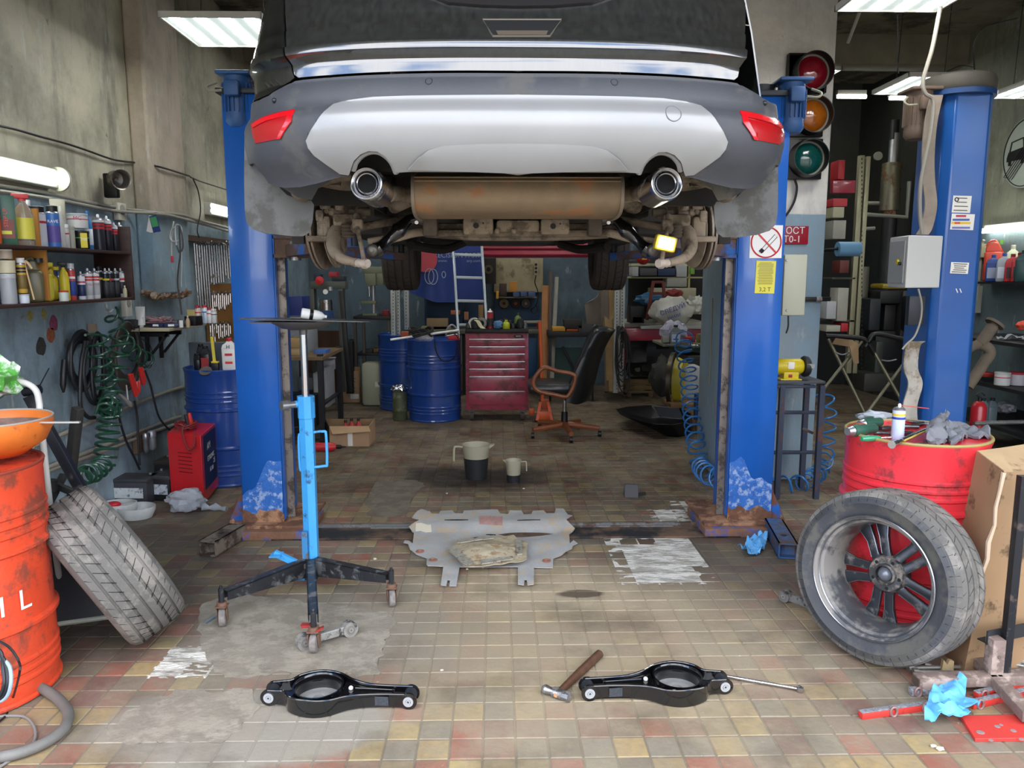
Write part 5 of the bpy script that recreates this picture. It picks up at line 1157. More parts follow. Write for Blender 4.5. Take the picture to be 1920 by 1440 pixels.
c=on(1682,826);bottle('can','blue and white spray can with a red straw on the red drum',(c.x,c.y,ZD),.165,.026,'b9c6dc','nozzle',cat='spray can',band=['2b3a96','d9b53a'],txt=None)
o=B().cyl((0,0,0),(.14,.02,-.018),.0018,n=6).obj('nozzle_straw',mat('c4453a',.4),None,loc=(c.x,c.y,ZD+.155));o.parent=[x for x in bpy.data.objects if x.name.startswith('aerosol_can')][-1];o.location=(0,0,.155)
rt=T('ratchet_handle','long steel ratchet bar pointing over the front rim of the red drum','ratchet',tuple(on(1676,829)));a,c=on(1672,834,ZD+.024),on(1735,806,ZD+.03);b=B();b.rings([(a,.016),(a.lerp(c,.12),.016),(a.lerp(c,.14),.010),(c,.010)],14);W(b,'bar',CHR,rt);b=B();b.cyl(a.lerp(c,.3)+V((0,-.012,0)),a.lerp(c,.95)+V((0,-.012,0)),.004,n=6);W(b,'yellow_stripe',mat('b7a54a',.5),rt)
b=B();a,c=on(1692,787,ZD+.012),on(1745,796,ZD+.012);b.box((a+c)/2,((c-a).length,.03,.012),rot=atan2((c-a).y,(c-a).x),bv=.003);tag(b.obj('steel_bar',CHR),'flat bright steel bar at the back of the red drum lid','bar')
b=B();crumple(b,on(1640,788),(.17,.09,.045),3,20,.3);tag(b.obj('clear_bag',mat('9ea4a8',.3,var=.2,name='pouch')),'crumpled grey plastic pouch at the back left of the red drum','bag')
for i,(x,y,l_,r_,an)in enumerate([(1665,803,.09,.013,.3),(1705,800,.08,.012,-.2),(1722,795,.07,.014,.5),(1700,812,.06,.011,.1),(1655,812,.07,.010,-.4),(1745,828,.06,.010,.2),(1728,834,.05,.010,.0)]):
 p=on(x,y,ZD+r_);d_=V((cos(an),sin(an),0))*l_/2;b=B();b.rings([(p-d_,r_),(p,r_),(p+d_*.1,r_*.8),(p+d_,r_*.8)],14);lb=['back left beside the green tools','middle, behind the spray can','back, behind the ratchet bar','middle, under the ratchet bar','left, beside the spray can','front, beside the gloves','front rim, below the ratchet bar'][i]
 t=tag(b.obj('socket',mat('6d6f70',.3,m=.9)),'small steel socket on the red drum lid, '+lb,'socket','sockets on the red drum')
 # items at the orange drum
c=on(28,800,.88)
pn=T('funnel_pan','round orange drain pan with a long handle on the orange drum','pan',(-1.93,2.90,.895))
B().lathe([(0,.0),(.10,.0),(.175,.05),(.205,.11),(.205,.14),(.198,.14),(.196,.11),(.165,.055),(.095,.008),(0,.008)],n=44).obj('bowl',mat('d2702a',.45,var=.15,vs=10,d='8b4a22',da=.3,ds=8),pn);b=B();b.rings([((.203*cos(a),.203*sin(a),.142),.004)for a in[2*pi*k/40 for k in range(40)]],6,closed=True);b.obj('grey_rim',mat('9b948c',.4),pn)
B().lathe([(0,.009),(.086,.009),(.165,.058),(.193,.11),(.1925,.11),(.15,.055),(.08,.012),(0,.012)],n=40).obj('inner_grime',mat('6f5a52',.6,var=.3,vs=20),pn)
b=B();b.box((.27,-.03,.132),(.16,.012,.006));b.obj('handle',mat('b5b5b2',.3,m=.6),pn)
tr=T('blow_torch','black-handled torch with a yellow label and brass nozzle on the orange drum rim','torch',(-2.02,2.62,.89))
b=B();b.rings([((-.12,0,.025),.018),((.0,0,.028),.02),((.07,0,.03),.018),((.10,0,.03),.012)],14);b.obj('grip',BLACK,tr);B().box((-.01,-.0205,.03),(.09,.002,.018)).obj('yellow_label',mat('cfc22c',.5),tr);b=B();b.rings([((.10,0,.03),.007),((.22,0,.035),.006),((.22,0,.035),.011),((.27,0,.037),.011)],12);b.obj('nozzle',mat('9c8353',.4,m=.7),tr)
bg_=T('crisp_bag','crumpled green and white plastic bag stuffed above the orange pan','bag',(-2.16,3.2,1.02));b=B();crumple(b,(0,0,.03),(.26,.22,.20),5,26,.35,2.6);b.obj('foil',mat('53a23c',.4,var=.1,d='dfe3df',da=.5,ds=9,name='greenwhite'),bg_)
st=T('white_stand_pipe','bent white pipe handle beside the green bag at the left edge','pipe',(-2.0,3.25,0));b=B();b.tube([(-.12,0,1.12),(-.03,0,1.13),(.03,0,1.10),(.045,0,1.04),(.045,0,.93),(.0,.1,.3),(-.03,.2,.0)],.013,12,6);b.obj('tube',mat('c9c8c2',.4),st)
# black folding stand behind the tyre
fs_=T('engine_stand','black folded steel stand of square tubes behind the leaning tyre','stand',(-2.1,3.6,0));BK=mat('1b1d22',.35,var=.1,d='4a4038',da=.25,ds=12)
def bar(b,a,c,w_,h_=None):
 a,c=V(a),V(c);d_=c-a;q=MX.Translation((a+c)/2)@d_.to_track_quat('X','Z').to_matrix().to_4x4();b2=B().box((0,0,0),(d_.length,w_,h_ or w_),bv=.003).xf(q);return b.add(b2.v,b2.f)
a,c=P(55,742,3.5),P(163,925,3.55);b=B();bar(b,a,(c.x+.06,c.y,.38),.045);W(b,'main_bar',BK,fs_)
b=B();bar(b,P(146,765,3.85),P(132,885,3.9),.04,.05);W(b,'support_bar',mat('2b2824',.7,var=.3,vs=20),fs_)
b=B();b.cyl(P(45,735,3.5),P(75,730,3.5),.022,n=14);b.cyl(P(75,722,3.5),P(92,690,3.5),.003,n=6);W(b,'cross_head',BK,fs_)
b=B();bar(b,P(120,890,3.8),P(70,985,3.6),.03);bar(b,P(70,895,3.7),P(165,935,3.7),.03);b.cyl(P(95,900,3.65),P(95,920,3.65),.03,n=14);W(bar(B(),(-2.05,3.6,.02),(-1.75,3.75,.02),.04),'foot_bar',BK,fs_);W(bar(B(),(-2.2,3.9,.02),(-2.1,3.4,.02),.04),'foot_bar',BK,fs_);W(b,'lower_frame',mat('2c2b2a',.6,var=.3,vs=15),fs_)
# oil trays behind the tyre
tr2=T('oil_tray','black tray with a pale rim standing behind the leaning tyre','tray',(-2.02,3.3,0),R(20));b=B();b.prism([(.05,0),(.24,.0),(.30,.1),(.30,.36),(.24,.42),(-.1,.42),(-.16,.36),(-.16,.08),(-.1,0)],(0,0,0),(1,0,0),(0,.25,.95),(0,.07,-.02));b.obj('pan',mat('26272a',.5,var=.2),tr2,bev=.01);b=B();b.rings([(V((x,0,0))+V((0,.25,.95))*z,.012)for x,z in[(.05,0.01),(.24,.01),(.30,.1),(.30,.36),(.24,.42),(-.1,.42),(-.16,.36),(-.16,.08),(-.1,0.01)]],8,closed=True);b.obj('pale_rim',mat('b9b9a8',.5),tr2)
c=G(240,975);wt=T('drip_tray','white scalloped plastic tray on the floor in front of the batteries','tray',(c.x,c.y+.06,0));b=B()
b.lathe([(0,.0),(.08,.0),(.10,.05),(.10,.075),(.094,.075),(.09,.05),(.07,.012),(0,.012)],(.03,0,0),n=30,sx=1.2);b.lathe([(0,.0),(.07,.0),(.09,.05),(.09,.09),(.084,.09),(.08,.05),(.06,.012),(0,.012)],(-.10,.03,0),n=30,sx=1.3);b.obj('tray',mat('b7bab8',.45,var=.15,vs=10),wt);b=B();b.ball((-.13,.02,.075),.05,16,(1,1,.5));b.obj('red_cup',mat('b21f2b',.4),wt)
# blue gloves on the floor
gp=[G(x,y)for x,y in[(1382,1028),(1394,1031),(1402,1018),(1420,1012),(1433,1000),(1441,991),(1442,1003),(1438,1018),(1432,1036),(1418,1044),(1402,1045),(1395,1036)]]
glove('crumpled blue nitrile glove on the floor by the foot of the right column',gp,0,NIT,.055,2,.002,'nitrile_glove',f=16)
gp=[G(x,y)for x,y in[(1730,1360),(1738,1336),(1746,1316),(1765,1300),(1785,1302),(1800,1296),(1810,1305),(1808,1325),(1838,1335),(1830,1345),(1808,1348),(1818,1358),(1800,1366),(1770,1362),(1745,1373),(1732,1370)]]
glove('crumpled blue nitrile glove over the red bars at the bottom right',gp,.03,NIT,.05,7,.002,'nitrile_glove',f=15)
# cardboard box on the right
cb=G(1805,1160);bx=T('tall_cardboard_box','tall stained brown cardboard box standing on end behind the alloy wheel','box',(2.28,2.98,0))
a0,a1,a2=P(1832,846,3.05),P(1884,872,2.78),P(1945,860,2.9);zt_b=a0.z
b=B();base=[(a0.x-.10,3.10,0),(a1.x-.06,2.82,0),(a1.x+.62,2.95,0),(a0.x+.55,3.3,0)];tops=[(a0.x,3.05,zt_b),(a1.x,2.78,zt_b-.02),(a1.x+.62,2.9,zt_b),(a0.x+.55,3.2,zt_b+.02)]
vs=base+tops;b.add(vs,[(0,1,5,4),(1,2,6,5),(2,3,7,6),(3,0,4,7),(3,2,1,0)]);W(b,'carton_wall',mat('947757',.85,var=.06,vs=4,d='54432f',da=.22,ds=7,name='stained_card'),bx,solid=.005)
b=B();t0,t1,t2,t3=[V(t)for t in tops];b.add([t0,t1+V((0,0,.005)),t1+V((.09,.06,-.035)),t2+V((0,-.02,-.01)),t3+V((0,0,.01)),t0+V((.1,0,.012))],[(0,1,2,3,4,5)]);W(b,'flap',mat('b59a74',.8,var=.08,d='7c6850',da=.2,ds=7),bx,solid=.005)
b=B();b.rings([(t1+(V(base[1])-t1)*k/12+V((rnd(-.006,.006),rnd(-.006,.006),0)),rnd(.006,.010))for k in range(9)],5);W(b,'torn_edge',mat('c3ae94',.9),bx)
# welded frame, rods, rims, plates in the right corner
RST=mat('7a6a62',.65,m=.2,var=.2,vs=12,d='a08f84',da=.4,ds=14,bump=.3);
fm=T('welded_frame','rusty welded cross of square steel tubes at the bottom right corner','frame',tuple(G(1862,1290)))
cc=G(1862,1292);cc.z=.045;b=B();L1=G(1716,1297);L1.z=.045;R1=cc+(cc-L1)*.5;bar(b,L1,cc,.055,.04);W(b,'left_beam',RST,fm);b=B();bar(b,cc,R1,.055,.04);W(b,'right_beam',RST,fm)
b=B();a=G(1800,1222);a.z=.045;e_=cc+(cc-a)*.9;bar(b,a,e_,.05,.04);W(b,'cross_beam',RST,fm);b=B();b.box((cc.x,cc.y+.01,.135),(.05,.05,.14),bv=.003);up_=W(b,'upright',RST,fm);b=B();b.cyl((cc.x,cc.y-.02,.14),(cc.x,cc.y-.017,.14),.006,n=10);W(b,'bolt_hole',CHR,up_)
b=B();b.box(L1-(cc-L1).normalized()*.0015,(.004,.044,.03),rot=atan2((cc-L1).y,(cc-L1).x));W(b,'open_end',mat('4b3d33',.8),fm)
wr=G(1925,1235);sr=T('scrap_wheel','dirty white steel wheel rim lying flat under black angle irons','rim',(wr.x+.02,wr.y+.12,0));b=B();b.lathe([(.21,.0),(.22,.01),(.205,.02),(.19,.05),(.19,.12),(.205,.15),(.225,.155),(.225,.17),(.20,.165),(.18,.14),(.18,.04),(.19,.02)],n=48,close=True);b.obj('rim',mat('bdbcb8',.55,var=.1,d='3a3833',da=.42,ds=14,name='dirty_white'),sr);b=B();b.lathe([(.05,.09),(.18,.10),(.18,.11),(.05,.10)],n=36,close=True);b.obj('disc',mat('3a3936',.7),sr)
b=B();b.lathe([(.20,.171),(.235,.172),(.24,.185),(.20,.185)],(wr.x+.02,wr.y+.12,0),n=48,close=True);tag(b.obj('rubber_ring',mat('17181a',.5)),'black ring resting on the dirty white wheel rim','ring')
for i,(x0,y0_,x1,y1,z)in enumerate([(1838,1172,1925,1150,.20),(1850,1196,1925,1180,.20)]):
 a,c=G(x0,y0_,z),G(x1,y1,z);d_=(c-a);b=B();an=atan2(d_.y,d_.x);c=a+d_*1.3;b.box((a+c)/2,((c-a).length,.005,.055),rot=an);b.box((a+c)/2+V((sin(an)*-.0,.022,-.025)),((c-a).length,.045,.005),rot=an)
 tag(b.obj('angle_iron',mat('24272b',.5,var=.1)),['black angle iron lying on the white rim, the further one','black angle iron lying on the white rim, the nearer one'][i],'angle iron','angle irons on the rim')
b=B();b.box((P(1908,1000,2.72).x,2.72,.42),(.03,.03,.84));tag(b.obj('black_post',BK),'thin black upright post at the right edge in front of the carton','post')
for i,(x0,y0_,x1,y1,r_)in enumerate([(1702,1252,1830,1250,.008),(1712,1258,1820,1262,.007),(1715,1266,1800,1264,.007),(1725,1271,1812,1268,.006),(1735,1245,1782,1256,.005)]):
 a,c=G(x0,y0_,r_+.004),G(x1,y1,r_+.004);b=B();b.rings([(a-(c-a).normalized()*.0,r_*1.9),(a+(c-a).normalized()*.02,r_*1.9),(a+(c-a).normalized()*.022,r_),(c,r_)],8);tag(b.obj('steel_rod',mat('8d8880',.45,m=.6)),'thin steel rod with a collar behind the welded frame','rod','rods behind the welded frame')
GRIT=mat('8e8f93',.9,var=.4,vs=90,bump=1,bs=200,name='gritty_grey');RB2=mat('c2342c',.5,var=.1,d='7d2a26',da=.3,ds=12)
for i,(x0,y0_,x1,y1)in enumerate([(1613,1341,1742,1323),(1820,1322,1925,1298),(1706,1297,1800,1293),(1830,1304,1925,1282)]):
 a,c=G(x0,y0_,.012),G(x1,y1,.012);t=T('red_bar',['red square bar with a gritty grey top, leftmost, lying towards the hammer side','red square bar right of the blue glove under the welded frame','grey gritty bar under the left beam of the welded frame','red square bar furthest right under the welded frame'][i],'bar',(a.x,a.y,0));b=B();bar(b,a,c,.026,.024);W(b,'bar',RB2 if i!=2 else GRIT,t);b=B();bar(b,a+V((0,.002,.0125)),c+V((0,.002,.0125)),.024,.004);W(b,'gritty_top',GRIT,t)
 b=B()
 for k in((.45,.92)if i==0 else(.12,)):
  p=a.lerp(c,k)+V((0,-.014,.0));b.rings([(p+V((.012*cos(q),-.002,.006+.018*sin(q))),.005)for q in[2*pi*j/10 for j in range(10)]],6,closed=True)
 W(b,'clamp_ring',mat('8b6f6a',.5,m=.3),t)
pl=[G(x,y)for x,y in[(1800,1348),(1925,1346),(1960,1390),(1828,1392)]];t=T('red_plate','flat red painted steel plate with grey blots at the bottom right corner','plate',tuple(pl[0]));b=B();b.add([tuple(p)for p in pl]+[(p.x,p.y,.014)for p in pl],[(3,2,1,0),(4,5,6,7),(0,1,5,4),(1,2,6,5),(2,3,7,6),(3,0,4,7)]);W(b,'plate',mat('c03a34',.5,var=.08,vs=8),t,bev=.002)
b=B()
for x,y,r_ in((1838,1373,.012),(1870,1362,.009),(1877,1359,.006),(1900,1370,.009),(1915,1386,.008),(1858,1388,.007)):p=G(x,y,.0145);b.lathe([(0,0),(r_,0),(r_*.9,.001),(0,.001)],p,n=12,sx=1.2)
W(b,'grey_blot',mat('8a7a78',.6),t)
b=B();a=G(1795,1222,.03);c=G(1840,1205,.05);bar(b,a,c,.02,.014);tag(b.obj('wood_lath',mat('a48a62',.7,var=.15)),'short pale wooden lath behind the welded frame','lath');b=B();b.prism([(0,0),(.05,0),(.048,.045),(.03,.05),(.022,.03),(.006,.052)],G(1765,1260)+V((0,0,.0)),(1,0,0),(0,0,1),(0,.015,0));tag(b.obj('broken_board',mat('a8926b',.7,var=.2)),'splintered board end under the right edge of the alloy wheel tyre','board')
# hoses at the bottom left
def cable(label,pts,r,m,name='cable',cat='cable',n=8,sm=7,grp=None):return tag(B().tube(pts,r,n,sm).obj(name,m),label,cat,grp)
cable('thick grey hose looping over the floor at the bottom left corner',[G(x,y,.022)for x,y in[(-60,1262),(-10,1265),(50,1278),(95,1300),(122,1325),(128,1345),(118,1368),(85,1392),(35,1412),(-30,1425),(-90,1440)]],.019,mat('6b6a66',.6,var=.2,vs=10),'thick_hose','hose',12)
cable('thin grey wire curling at the bottom left inside the thick hose',[G(x,y,.006)for x,y in[(-20,1345),(20,1342),(48,1345),(64,1362),(66,1385),(50,1405),(20,1425),(-20,1450)]],.005,mat('7e7d7a',.5),'thin_wire','wire')
for i,(dx,c_)in enumerate(((0,'1a1c22'),(6,'8fa0ae'),(-7,'22242a'))):
 cable(['black cable loop hanging at the left edge below the orange drum','pale blue cable loop beside the black ones at the left edge','second black cable loop at the left edge, nearer the corner'][i],[P(-30,1215+dx,2.35),P(0,1228+dx,2.33),P(12+dx,1250,2.32),P(14+dx,1285,2.3),P(0+dx,1312,2.3),P(-40,1325,2.3)],.006,mat(c_,.4))
cable('long thin black cable dropping down the orange drum to the floor',[P(-20,1195,2.42),P(15,1212,2.40),P(35,1240,2.38),P(36,1265,2.36),G(22,1315,.006),G(8,1345,.006),G(-30,1370,.006)],.004,mat('1e1f22',.5))
# specks of debris
peb=[(1310/1,0)]
for i,(x,y,r_)in enumerate([(703,1050,.010),(905,1065,.006),(876,1068,.006),(828,1258,.006),(1750,1401,.008),(1762,1407,.010),(838,926,.006),(982,917,.007)]):
 p=G(x,y);b=B();crumple(b,(p.x,p.y,0),(r_*2.6,r_*2,r_*1.3),i,8,.3);tag(b.obj('stone_chip',mat('cbc3b0',.8)),'pale chip of plaster lying loose on the tiled floor','chip','plaster chips on the floor')
 # ================================================================ LEFT WALL
NTH='first second third fourth fifth sixth seventh eighth ninth tenth eleventh twelfth thirteenth fourteenth fifteenth sixteenth'.split()
def zat(px,py,X):return PX(px,py,X).z
def yat(px,X):return PX(px,500,X).y
DW=mat('3a2620',.5,var=.25,vs=8,stretch=(1,1,6));OW=mat('b07838',.5,var=.15,vs=10,stretch=(1,1,.3))
xf,xb_=-2.40,XL+.005;ye,yd=yat(247,xf),yat(98,xf);zu,zl_=zat(245,472,xf),zat(250,557,xf);ztop=zat(236,424,xf)
SH=T('wall_shelf','dark brown two-tier wall shelf crowded with cans and bottles','shelf',(xb_,ye,zl_))
for nm,z,a,c in(('shelf_board',zu,3.3,ye),('shelf_board',zl_,3.3,ye)):W(B().box(((xf+xb_)/2,(a+c)/2,z-.009),(xf-xb_,c-a,.018),bv=.002),nm,DW,SH)
W(B().box(((xf+xb_)/2,ye+.01,(zl_+ztop)/2-.01),(xf-xb_,.018,ztop-zl_+.02),bv=.002),'end_panel',DW,SH)
W(B().box(((xf+xb_)/2-.012,yd,(zl_+zu)/2),(xf-xb_-.03,.016,zu-zl_-.02)),'divider',OW,SH);W(B().box(((xf+xb_)/2-.02,yd-.012,zu+.10),(xf-xb_-.05,.014,.2)),'divider',OW,SH)
# px centre, px width, top py, shelf (u / l), kind, colours ...
def si(px,wpx,ptop,sh,kind,label,col,cap='e0e0e0',dx=0.,**k):
 X=-2.475+dx;y=yat(px,X);z=zu if sh=='u' else zl_;pm=PPM(y);h=(proj((X,y,z))[1]-ptop)/pm;r=wpx/pm/2/(1.1 if kind in('flat','jug','box')else 1)
 if 'zz' in k:z=k.pop('zz');h=(proj((X,y,z))[1]-ptop)/pm
 rz=k.pop('rz',atan2(-y,-X)+pi/2)
 return bottle(kind,label,(X,y,z),h,r,col,cap,rz=rz,**k)
si(2,12,350,'u','can','orange and black spray can at the left edge of the upper shelf','b8552a','1c1c1c',cat='can',band=['1c1c1c','e0b030'])
si(19,24,371,'u','box','dark green carton with red and yellow print on the upper shelf','1d4f38','1d4f38',cat='carton',w=.085,lab='70392f',band=['c9c73a'],txt=('STEP UP',.55,.026,R(-90)),txm=mat('d8503a',.5))
si(35,4,376,'u','can','thin silver aerosol tube beside the green carton','7f8589','a8a8a8',cat='can',dx=.04)
si(52,32,365,'u','trigger','clear trigger spray bottle with a red and white head and yellow label','dfe3e4','c23a3c',lab='cfc64a',alpha=.3,cat='bottle',dx=.03)
si(62,20,376,'u','round','white-capped dark blue bottle behind the trigger spray','1b2550','dcdcd8',cat='bottle',dx=-.05)
si(78,27,390,'u','can','silver and red can with a black cap left of the shelf divider','b9bcc2','18181a',cat='can',band=['a32630'],w=.1)
si(106,22,389,'u','can','blue can with lilac print and a black cap right of the shelf divider','3e6cae','1b1a1a',cat='can',lab='5d4f93',txt=('RAVE',.62,.022),txm=WHITE,dx=.03)
si(117,20,377,'u','tube','tall cream cartridge tube standing behind the blue can','b9b39c','c9c6b8',cat='tube',dx=-.04)
si(122,9,387,'u','round','thin white sealant nozzle bottle beside the cream tube','c6c5be','d5d4cc',cat='bottle',dx=.02)
si(130,8,422,'u','can','small red and white can in the middle of the upper shelf','c9c6c4','e0e0e0',cat='can',band=['b52f3c'])
si(139,11,426,'u','tin','plain grey-beige tin left of the black 700 tin','a9a897','9c9b8b',cat='tin')
t700=si(157,26,434,'u','tin','black tin with a yellow 700 label carrying the white tub','17191a','17191a',cat='tin',band=['5aa546'],dx=.02)
B().box((.012,-.0595,.05),(.035,.0015,.085)).obj('yellow_label',mat('d9c62d',.5),t700);text('700',t700,(.012,-.061,.055),(pi/2,0,0),.022,WHITE)
si(152,34,402,'u','tub','white plastic tub with a red band standing on the black 700 tin','d2d2ce','b4b7b6',cat='tub',band=['c02a34'],zz=zu+.122,txt=('MC',.66,.03),txm=mat('a82a58',.5))
si(171,14,396,'u','round','slim blue and white bottle right of the white tub','2f77b5','2c6aa5',cat='bottle',lab='dfe6ea')
for i,(x,w_,tp)in enumerate(((190,20,403),(206,16,406),(219,12,418),(229,12,418))):
 si(x,w_,tp,'u','can',['largest red-topped black brake cleaner can on the upper shelf','second red-topped black can from the left on the upper shelf','third, smaller red-topped black can on the upper shelf','rightmost small dark can at the end of the upper shelf'][i],'24242a','nozzle',cat='can',band=['b32a33','b32a33','c9c9c9']if i<3 else['8d8f92','c9c9c9'],group='dark cleaner cans on the upper shelf')
si(12,26,514,'l','tin','silver tin at the left end of the lower shelf','9a9da0','b2b5b8',cat='tin');si(12,28,489,'l','tub','cream plastic tub stacked on the silver tin','cfc8a8','d6d0b4',cat='tub',zz=zl_+.155);si(11,24,468,'l','tub','clear and white jar on top of the cream tub','b9a995','d9d8d0',cat='tub',zz=zl_+.225)
si(20,22,466,'l','round','yellow-capped bottle behind the stacked tubs','8d7a3a','c49a3a',cat='bottle',dx=-.06)
si(40,17,552,'l','tin','small white enamel tin under the striped can','c6ccd6','b5bcc9',cat='tin',dx=.03)
si(39,16,485,'l','can','spray can with yellow and black diagonal stripes','b8953a','d5d5d0',cat='can',band=['232323','232323'],lab='6e5a28',zz=zl_+.052,dx=.03)
si(50,12,484,'l','round','dark blue bottle behind the striped can','2a3f77','23366b',cat='bottle',dx=-.06)
si(61,32,484,'l','jug','clear jug of dark oil on the lower shelf','5f5a40','22262a',cat='jug',dx=.01)
si(81,28,492,'l','jug','yellow ribbed oil jug left of the shelf divider','b3ab2c','b3ab2c',cat='jug',dx=.0);si(95,20,500,'l','jug','bright yellow oil jug hard against the wooden divider','c7b01f','c7b01f',cat='jug',dx=-.05)
b=B();b.cyl(P(47,497,4.02),P(64,562,4.02),.004,n=8);b.tube([P(47,497,4.02),P(47,490,4.02),P(52,493,4.02),P(60,504,4.02)],.006,8,4);tag(b.obj('long_brush',mat('c4a47a',.6)),'long wooden-handled brush leaning on the dark oil jug','brush')
si(118,17,491,'l','trigger','yellow spray bottle with a black trigger head on the lower shelf','c8b62c','17171a',cat='bottle',dx=0.)
si(115,16,545,'l','tub','small clear jar with a red lid in front of the yellow spray','b9c4bc','b02a2a',cat='jar',dx=.055)
si(108,8,510,'l','can','narrow blue can just right of the wooden divider','2c4f8c','2c4f8c',cat='can',dx=-.03)
si(132,13,495,'l','can','red, white and blue spray can right of the yellow spray','b9423c','c8c8c4',cat='can',lab='27408b',band=['dcdcdc'])
si(150,13,509,'l','can','white and dark blue can in the middle of the lower shelf','d5d7d8','nozzle',cat='can',lab='232f55',band=['b33a52'])
for i,x in enumerate((163,176)):si(x,15,503,'l','can',['left of the two white cans with red print on the lower shelf','right of the two white cans with red print on the lower shelf'][i],'d0cfcd','nozzle',cat='can',band=['c23a34','c23a34'],group='white cans with red print',lab='a9abad',txt=('PATTEX',.45,.012),txm=mat('c23a34',.5))
si(184,14,500,'l','can','tall black can with a black cap on the lower shelf','1b1b1b','131313',cat='can',band=['c9b83a'],dx=-.03)
for i,(x,c_)in enumerate(((196,['c8b82e']),(204,['a8323a']),(215,['b9bcbf']),(225,['b8303a','d8d8d8']))):si(x,13,503,'l','can','black spray can with '+['a yellow band','a red nozzle band','a silver band','red and white bands'][i]+' on the lower shelf','1d1e20' if i<3 else 'c9c9c9','nozzle',cat='can',band=c_,group='black spray cans on the lower shelf',lab='2f3033')
si(237,16,503,'l','flat','orange oil bottle with a red cap at the right end of the lower shelf','d27a22','b33a2a',cat='bottle',dx=.0);si(231,7,535,'l','round','tiny pale bottle in front of the orange one','b0a98a','d0cbb0',cat='bottle',dx=.05)
# lamps
def tube_lamp(label,xa,ya,xb2,yb2,X,name='strip_light',r=.035,e=14):
 a,c=PX(xa,ya,X),PX(xb2,yb2,X);a.z=c.z=(a.z+c.z)/2 if abs(a.z-c.z)<.12 else c.z;a.x=c.x=X;t=T(name,label,'lamp',(X,c.y,c.z))
 b=B();b.box(((XL+X)/2-.01,(a.y+c.y)/2,c.z),(abs(X-XL)*.8+.02,abs(a.y-c.y),.11),bv=.01);W(b,'housing',mat('c9c9c0',.5),t)
 for dz in(-.02,.025):W(B().cyl((X+.0,a.y,c.z+dz),(X+.0,c.y-.03,c.z+dz),.016,n=12),'tube',mat('f4fff8',.5,emit=e),t)
 b=B();b.lathe([(0,0),(.07,0),(.07,.02),(0,.02)],(X-.012,c.y+.0,c.z),(0,1,0),24);W(b,'end_cap',mat('bfc0a8',.5),t);return t
tube_lamp('bright double-tube strip light on the left wall above the can shelf',-60,300,112,334,-2.57);tube_lamp('second strip light on the left wall behind the blue left column',398,394,470,405,-2.58)
fl_p=PX(228,336,-2.5);t=T('flood_lamp','small round metal flood lamp on the left wall beside the pilaster','lamp',tuple(fl_p));b=B();b.lathe([(.035,0),(.055,.03),(.062,.12),(.066,.125),(.058,.12),(.05,.04),(0,.02)],fl_p+V((-.06,-.0,.0)),V((.75,-.62,-.1)),24);W(b,'shade',mat('77716a',.35,m=.6,d='4d3a28',da=.4,ds=12),t);b=B();b.box(fl_p+V((-.08,.02,-.04)),(.09,.05,.16),bv=.01);W(b,'bracket',BLACK,t)
# pipes, conduits, cables along the wall
PG=mat('8f8b7e',.6,var=.12,vs=8)
def wpath(pts,X):return[PX(x,y,X if x<262 or x>372 or X<-2.62 else X)for x,y in pts]
def along(pts,off_=.0):  # follow wall and pilaster
 out=[]
 for x,y in pts:
  X=XL+.03+off_;p=PX(x,y,X)
  if 5.72<p.y<7.0 and x>268 and p.z>1.6:p=PX(x,y,-2.52+.025+off_)
  out.append(p)
 return out
for i,(pts,z_)in enumerate((([(60,838),(150,800),(300,739),(355,722)],0),([(60,888),(132,860),(300,794),(338,781)],0),([(60,895),(120,872),(210,840),(280,812),(345,790)],0))):cable(['top','middle','lowest'][i]+' of the three grey pipes running low along the left wall',along(pts),.014,PG,'wall_pipe','pipe',10,4,'pipes along the left wall')
for i,pts in enumerate(([(-20,345),(80,360),(160,378),(240,392),(290,398),(340,403),(380,415),(430,428)],[(-20,356),(80,370),(170,387),(222,396),(300,401),(350,412),(430,434)])):cable(['upper','lower'][i]+' grey corrugated conduit running above the can shelf',along(pts,.012*i),.011,PG,'conduit','conduit',8,4,'conduits above the shelf')
cable('black cable sagging across the upper left wall to the corner',along([(-20,232),(30,243),(75,256),(120,268),(160,281),(205,297),(228,302),(262,306),(300,313),(355,330)]),.007,BLACK)
cable('thin black cable branching off near the far end of the left wall',[PX(x,y,-2.6)for x,y in[(357,332),(375,340),(400,348),(425,356)]],.006,BLACK);cable('black wire hanging down the left wall to the small shelf',[PX(x,y,-2.46)for x,y in[(362,335),(372,360),(376,395),(370,430),(373,445)]],.005,BLACK,'wire','wire')
def plate_box(label,px,py,X,w_,h_,m,name='wall_socket',cat='socket',d=.035):
 p=PX(px,py,X);t=T(name,label,cat,tuple(p));W(B().box(p,(d,w_,h_),bv=.004),'box',m,t);b=B();b.cyl(p+V((d/2,0,h_*.1)),p+V((d/2+.003,0,h_*.1)),min(w_,h_)*.3,n=16);W(b,'outlet',mat('8f8f86',.6),t);return t
plate_box('pale wall socket on the conduit right above the can shelf',225,397,XL+.025,.12,.12,mat('b5b2a0',.5));plate_box('white double socket hanging under the right end of the can shelf',237,573,-2.6,.09,.15,mat('c9c7bb',.5))
p=P(287,402,5.70);t=T('name_tags','bundle of white cards with one green and blue tag hanging from the conduit','tags',tuple(p))
for i,a in enumerate((-.22,-.12,-.02,.2)):b=B();b.box((-.0+.0*i,i*-.004,-.07),(.055,.0015,.12));o=b.obj('card',mat('dcd9d0',.6)if i<3 else mat('23356b',.5),t);o.rotation_euler=(0,-a,0)
o=B().box((0,-.0145,-.055),(.045,.001,.07)).obj('green_print',mat('3f8f58',.5),t);o.rotation_euler=(0,-.2,0)
WC=mat('a4a6a6',.35,m=.4)
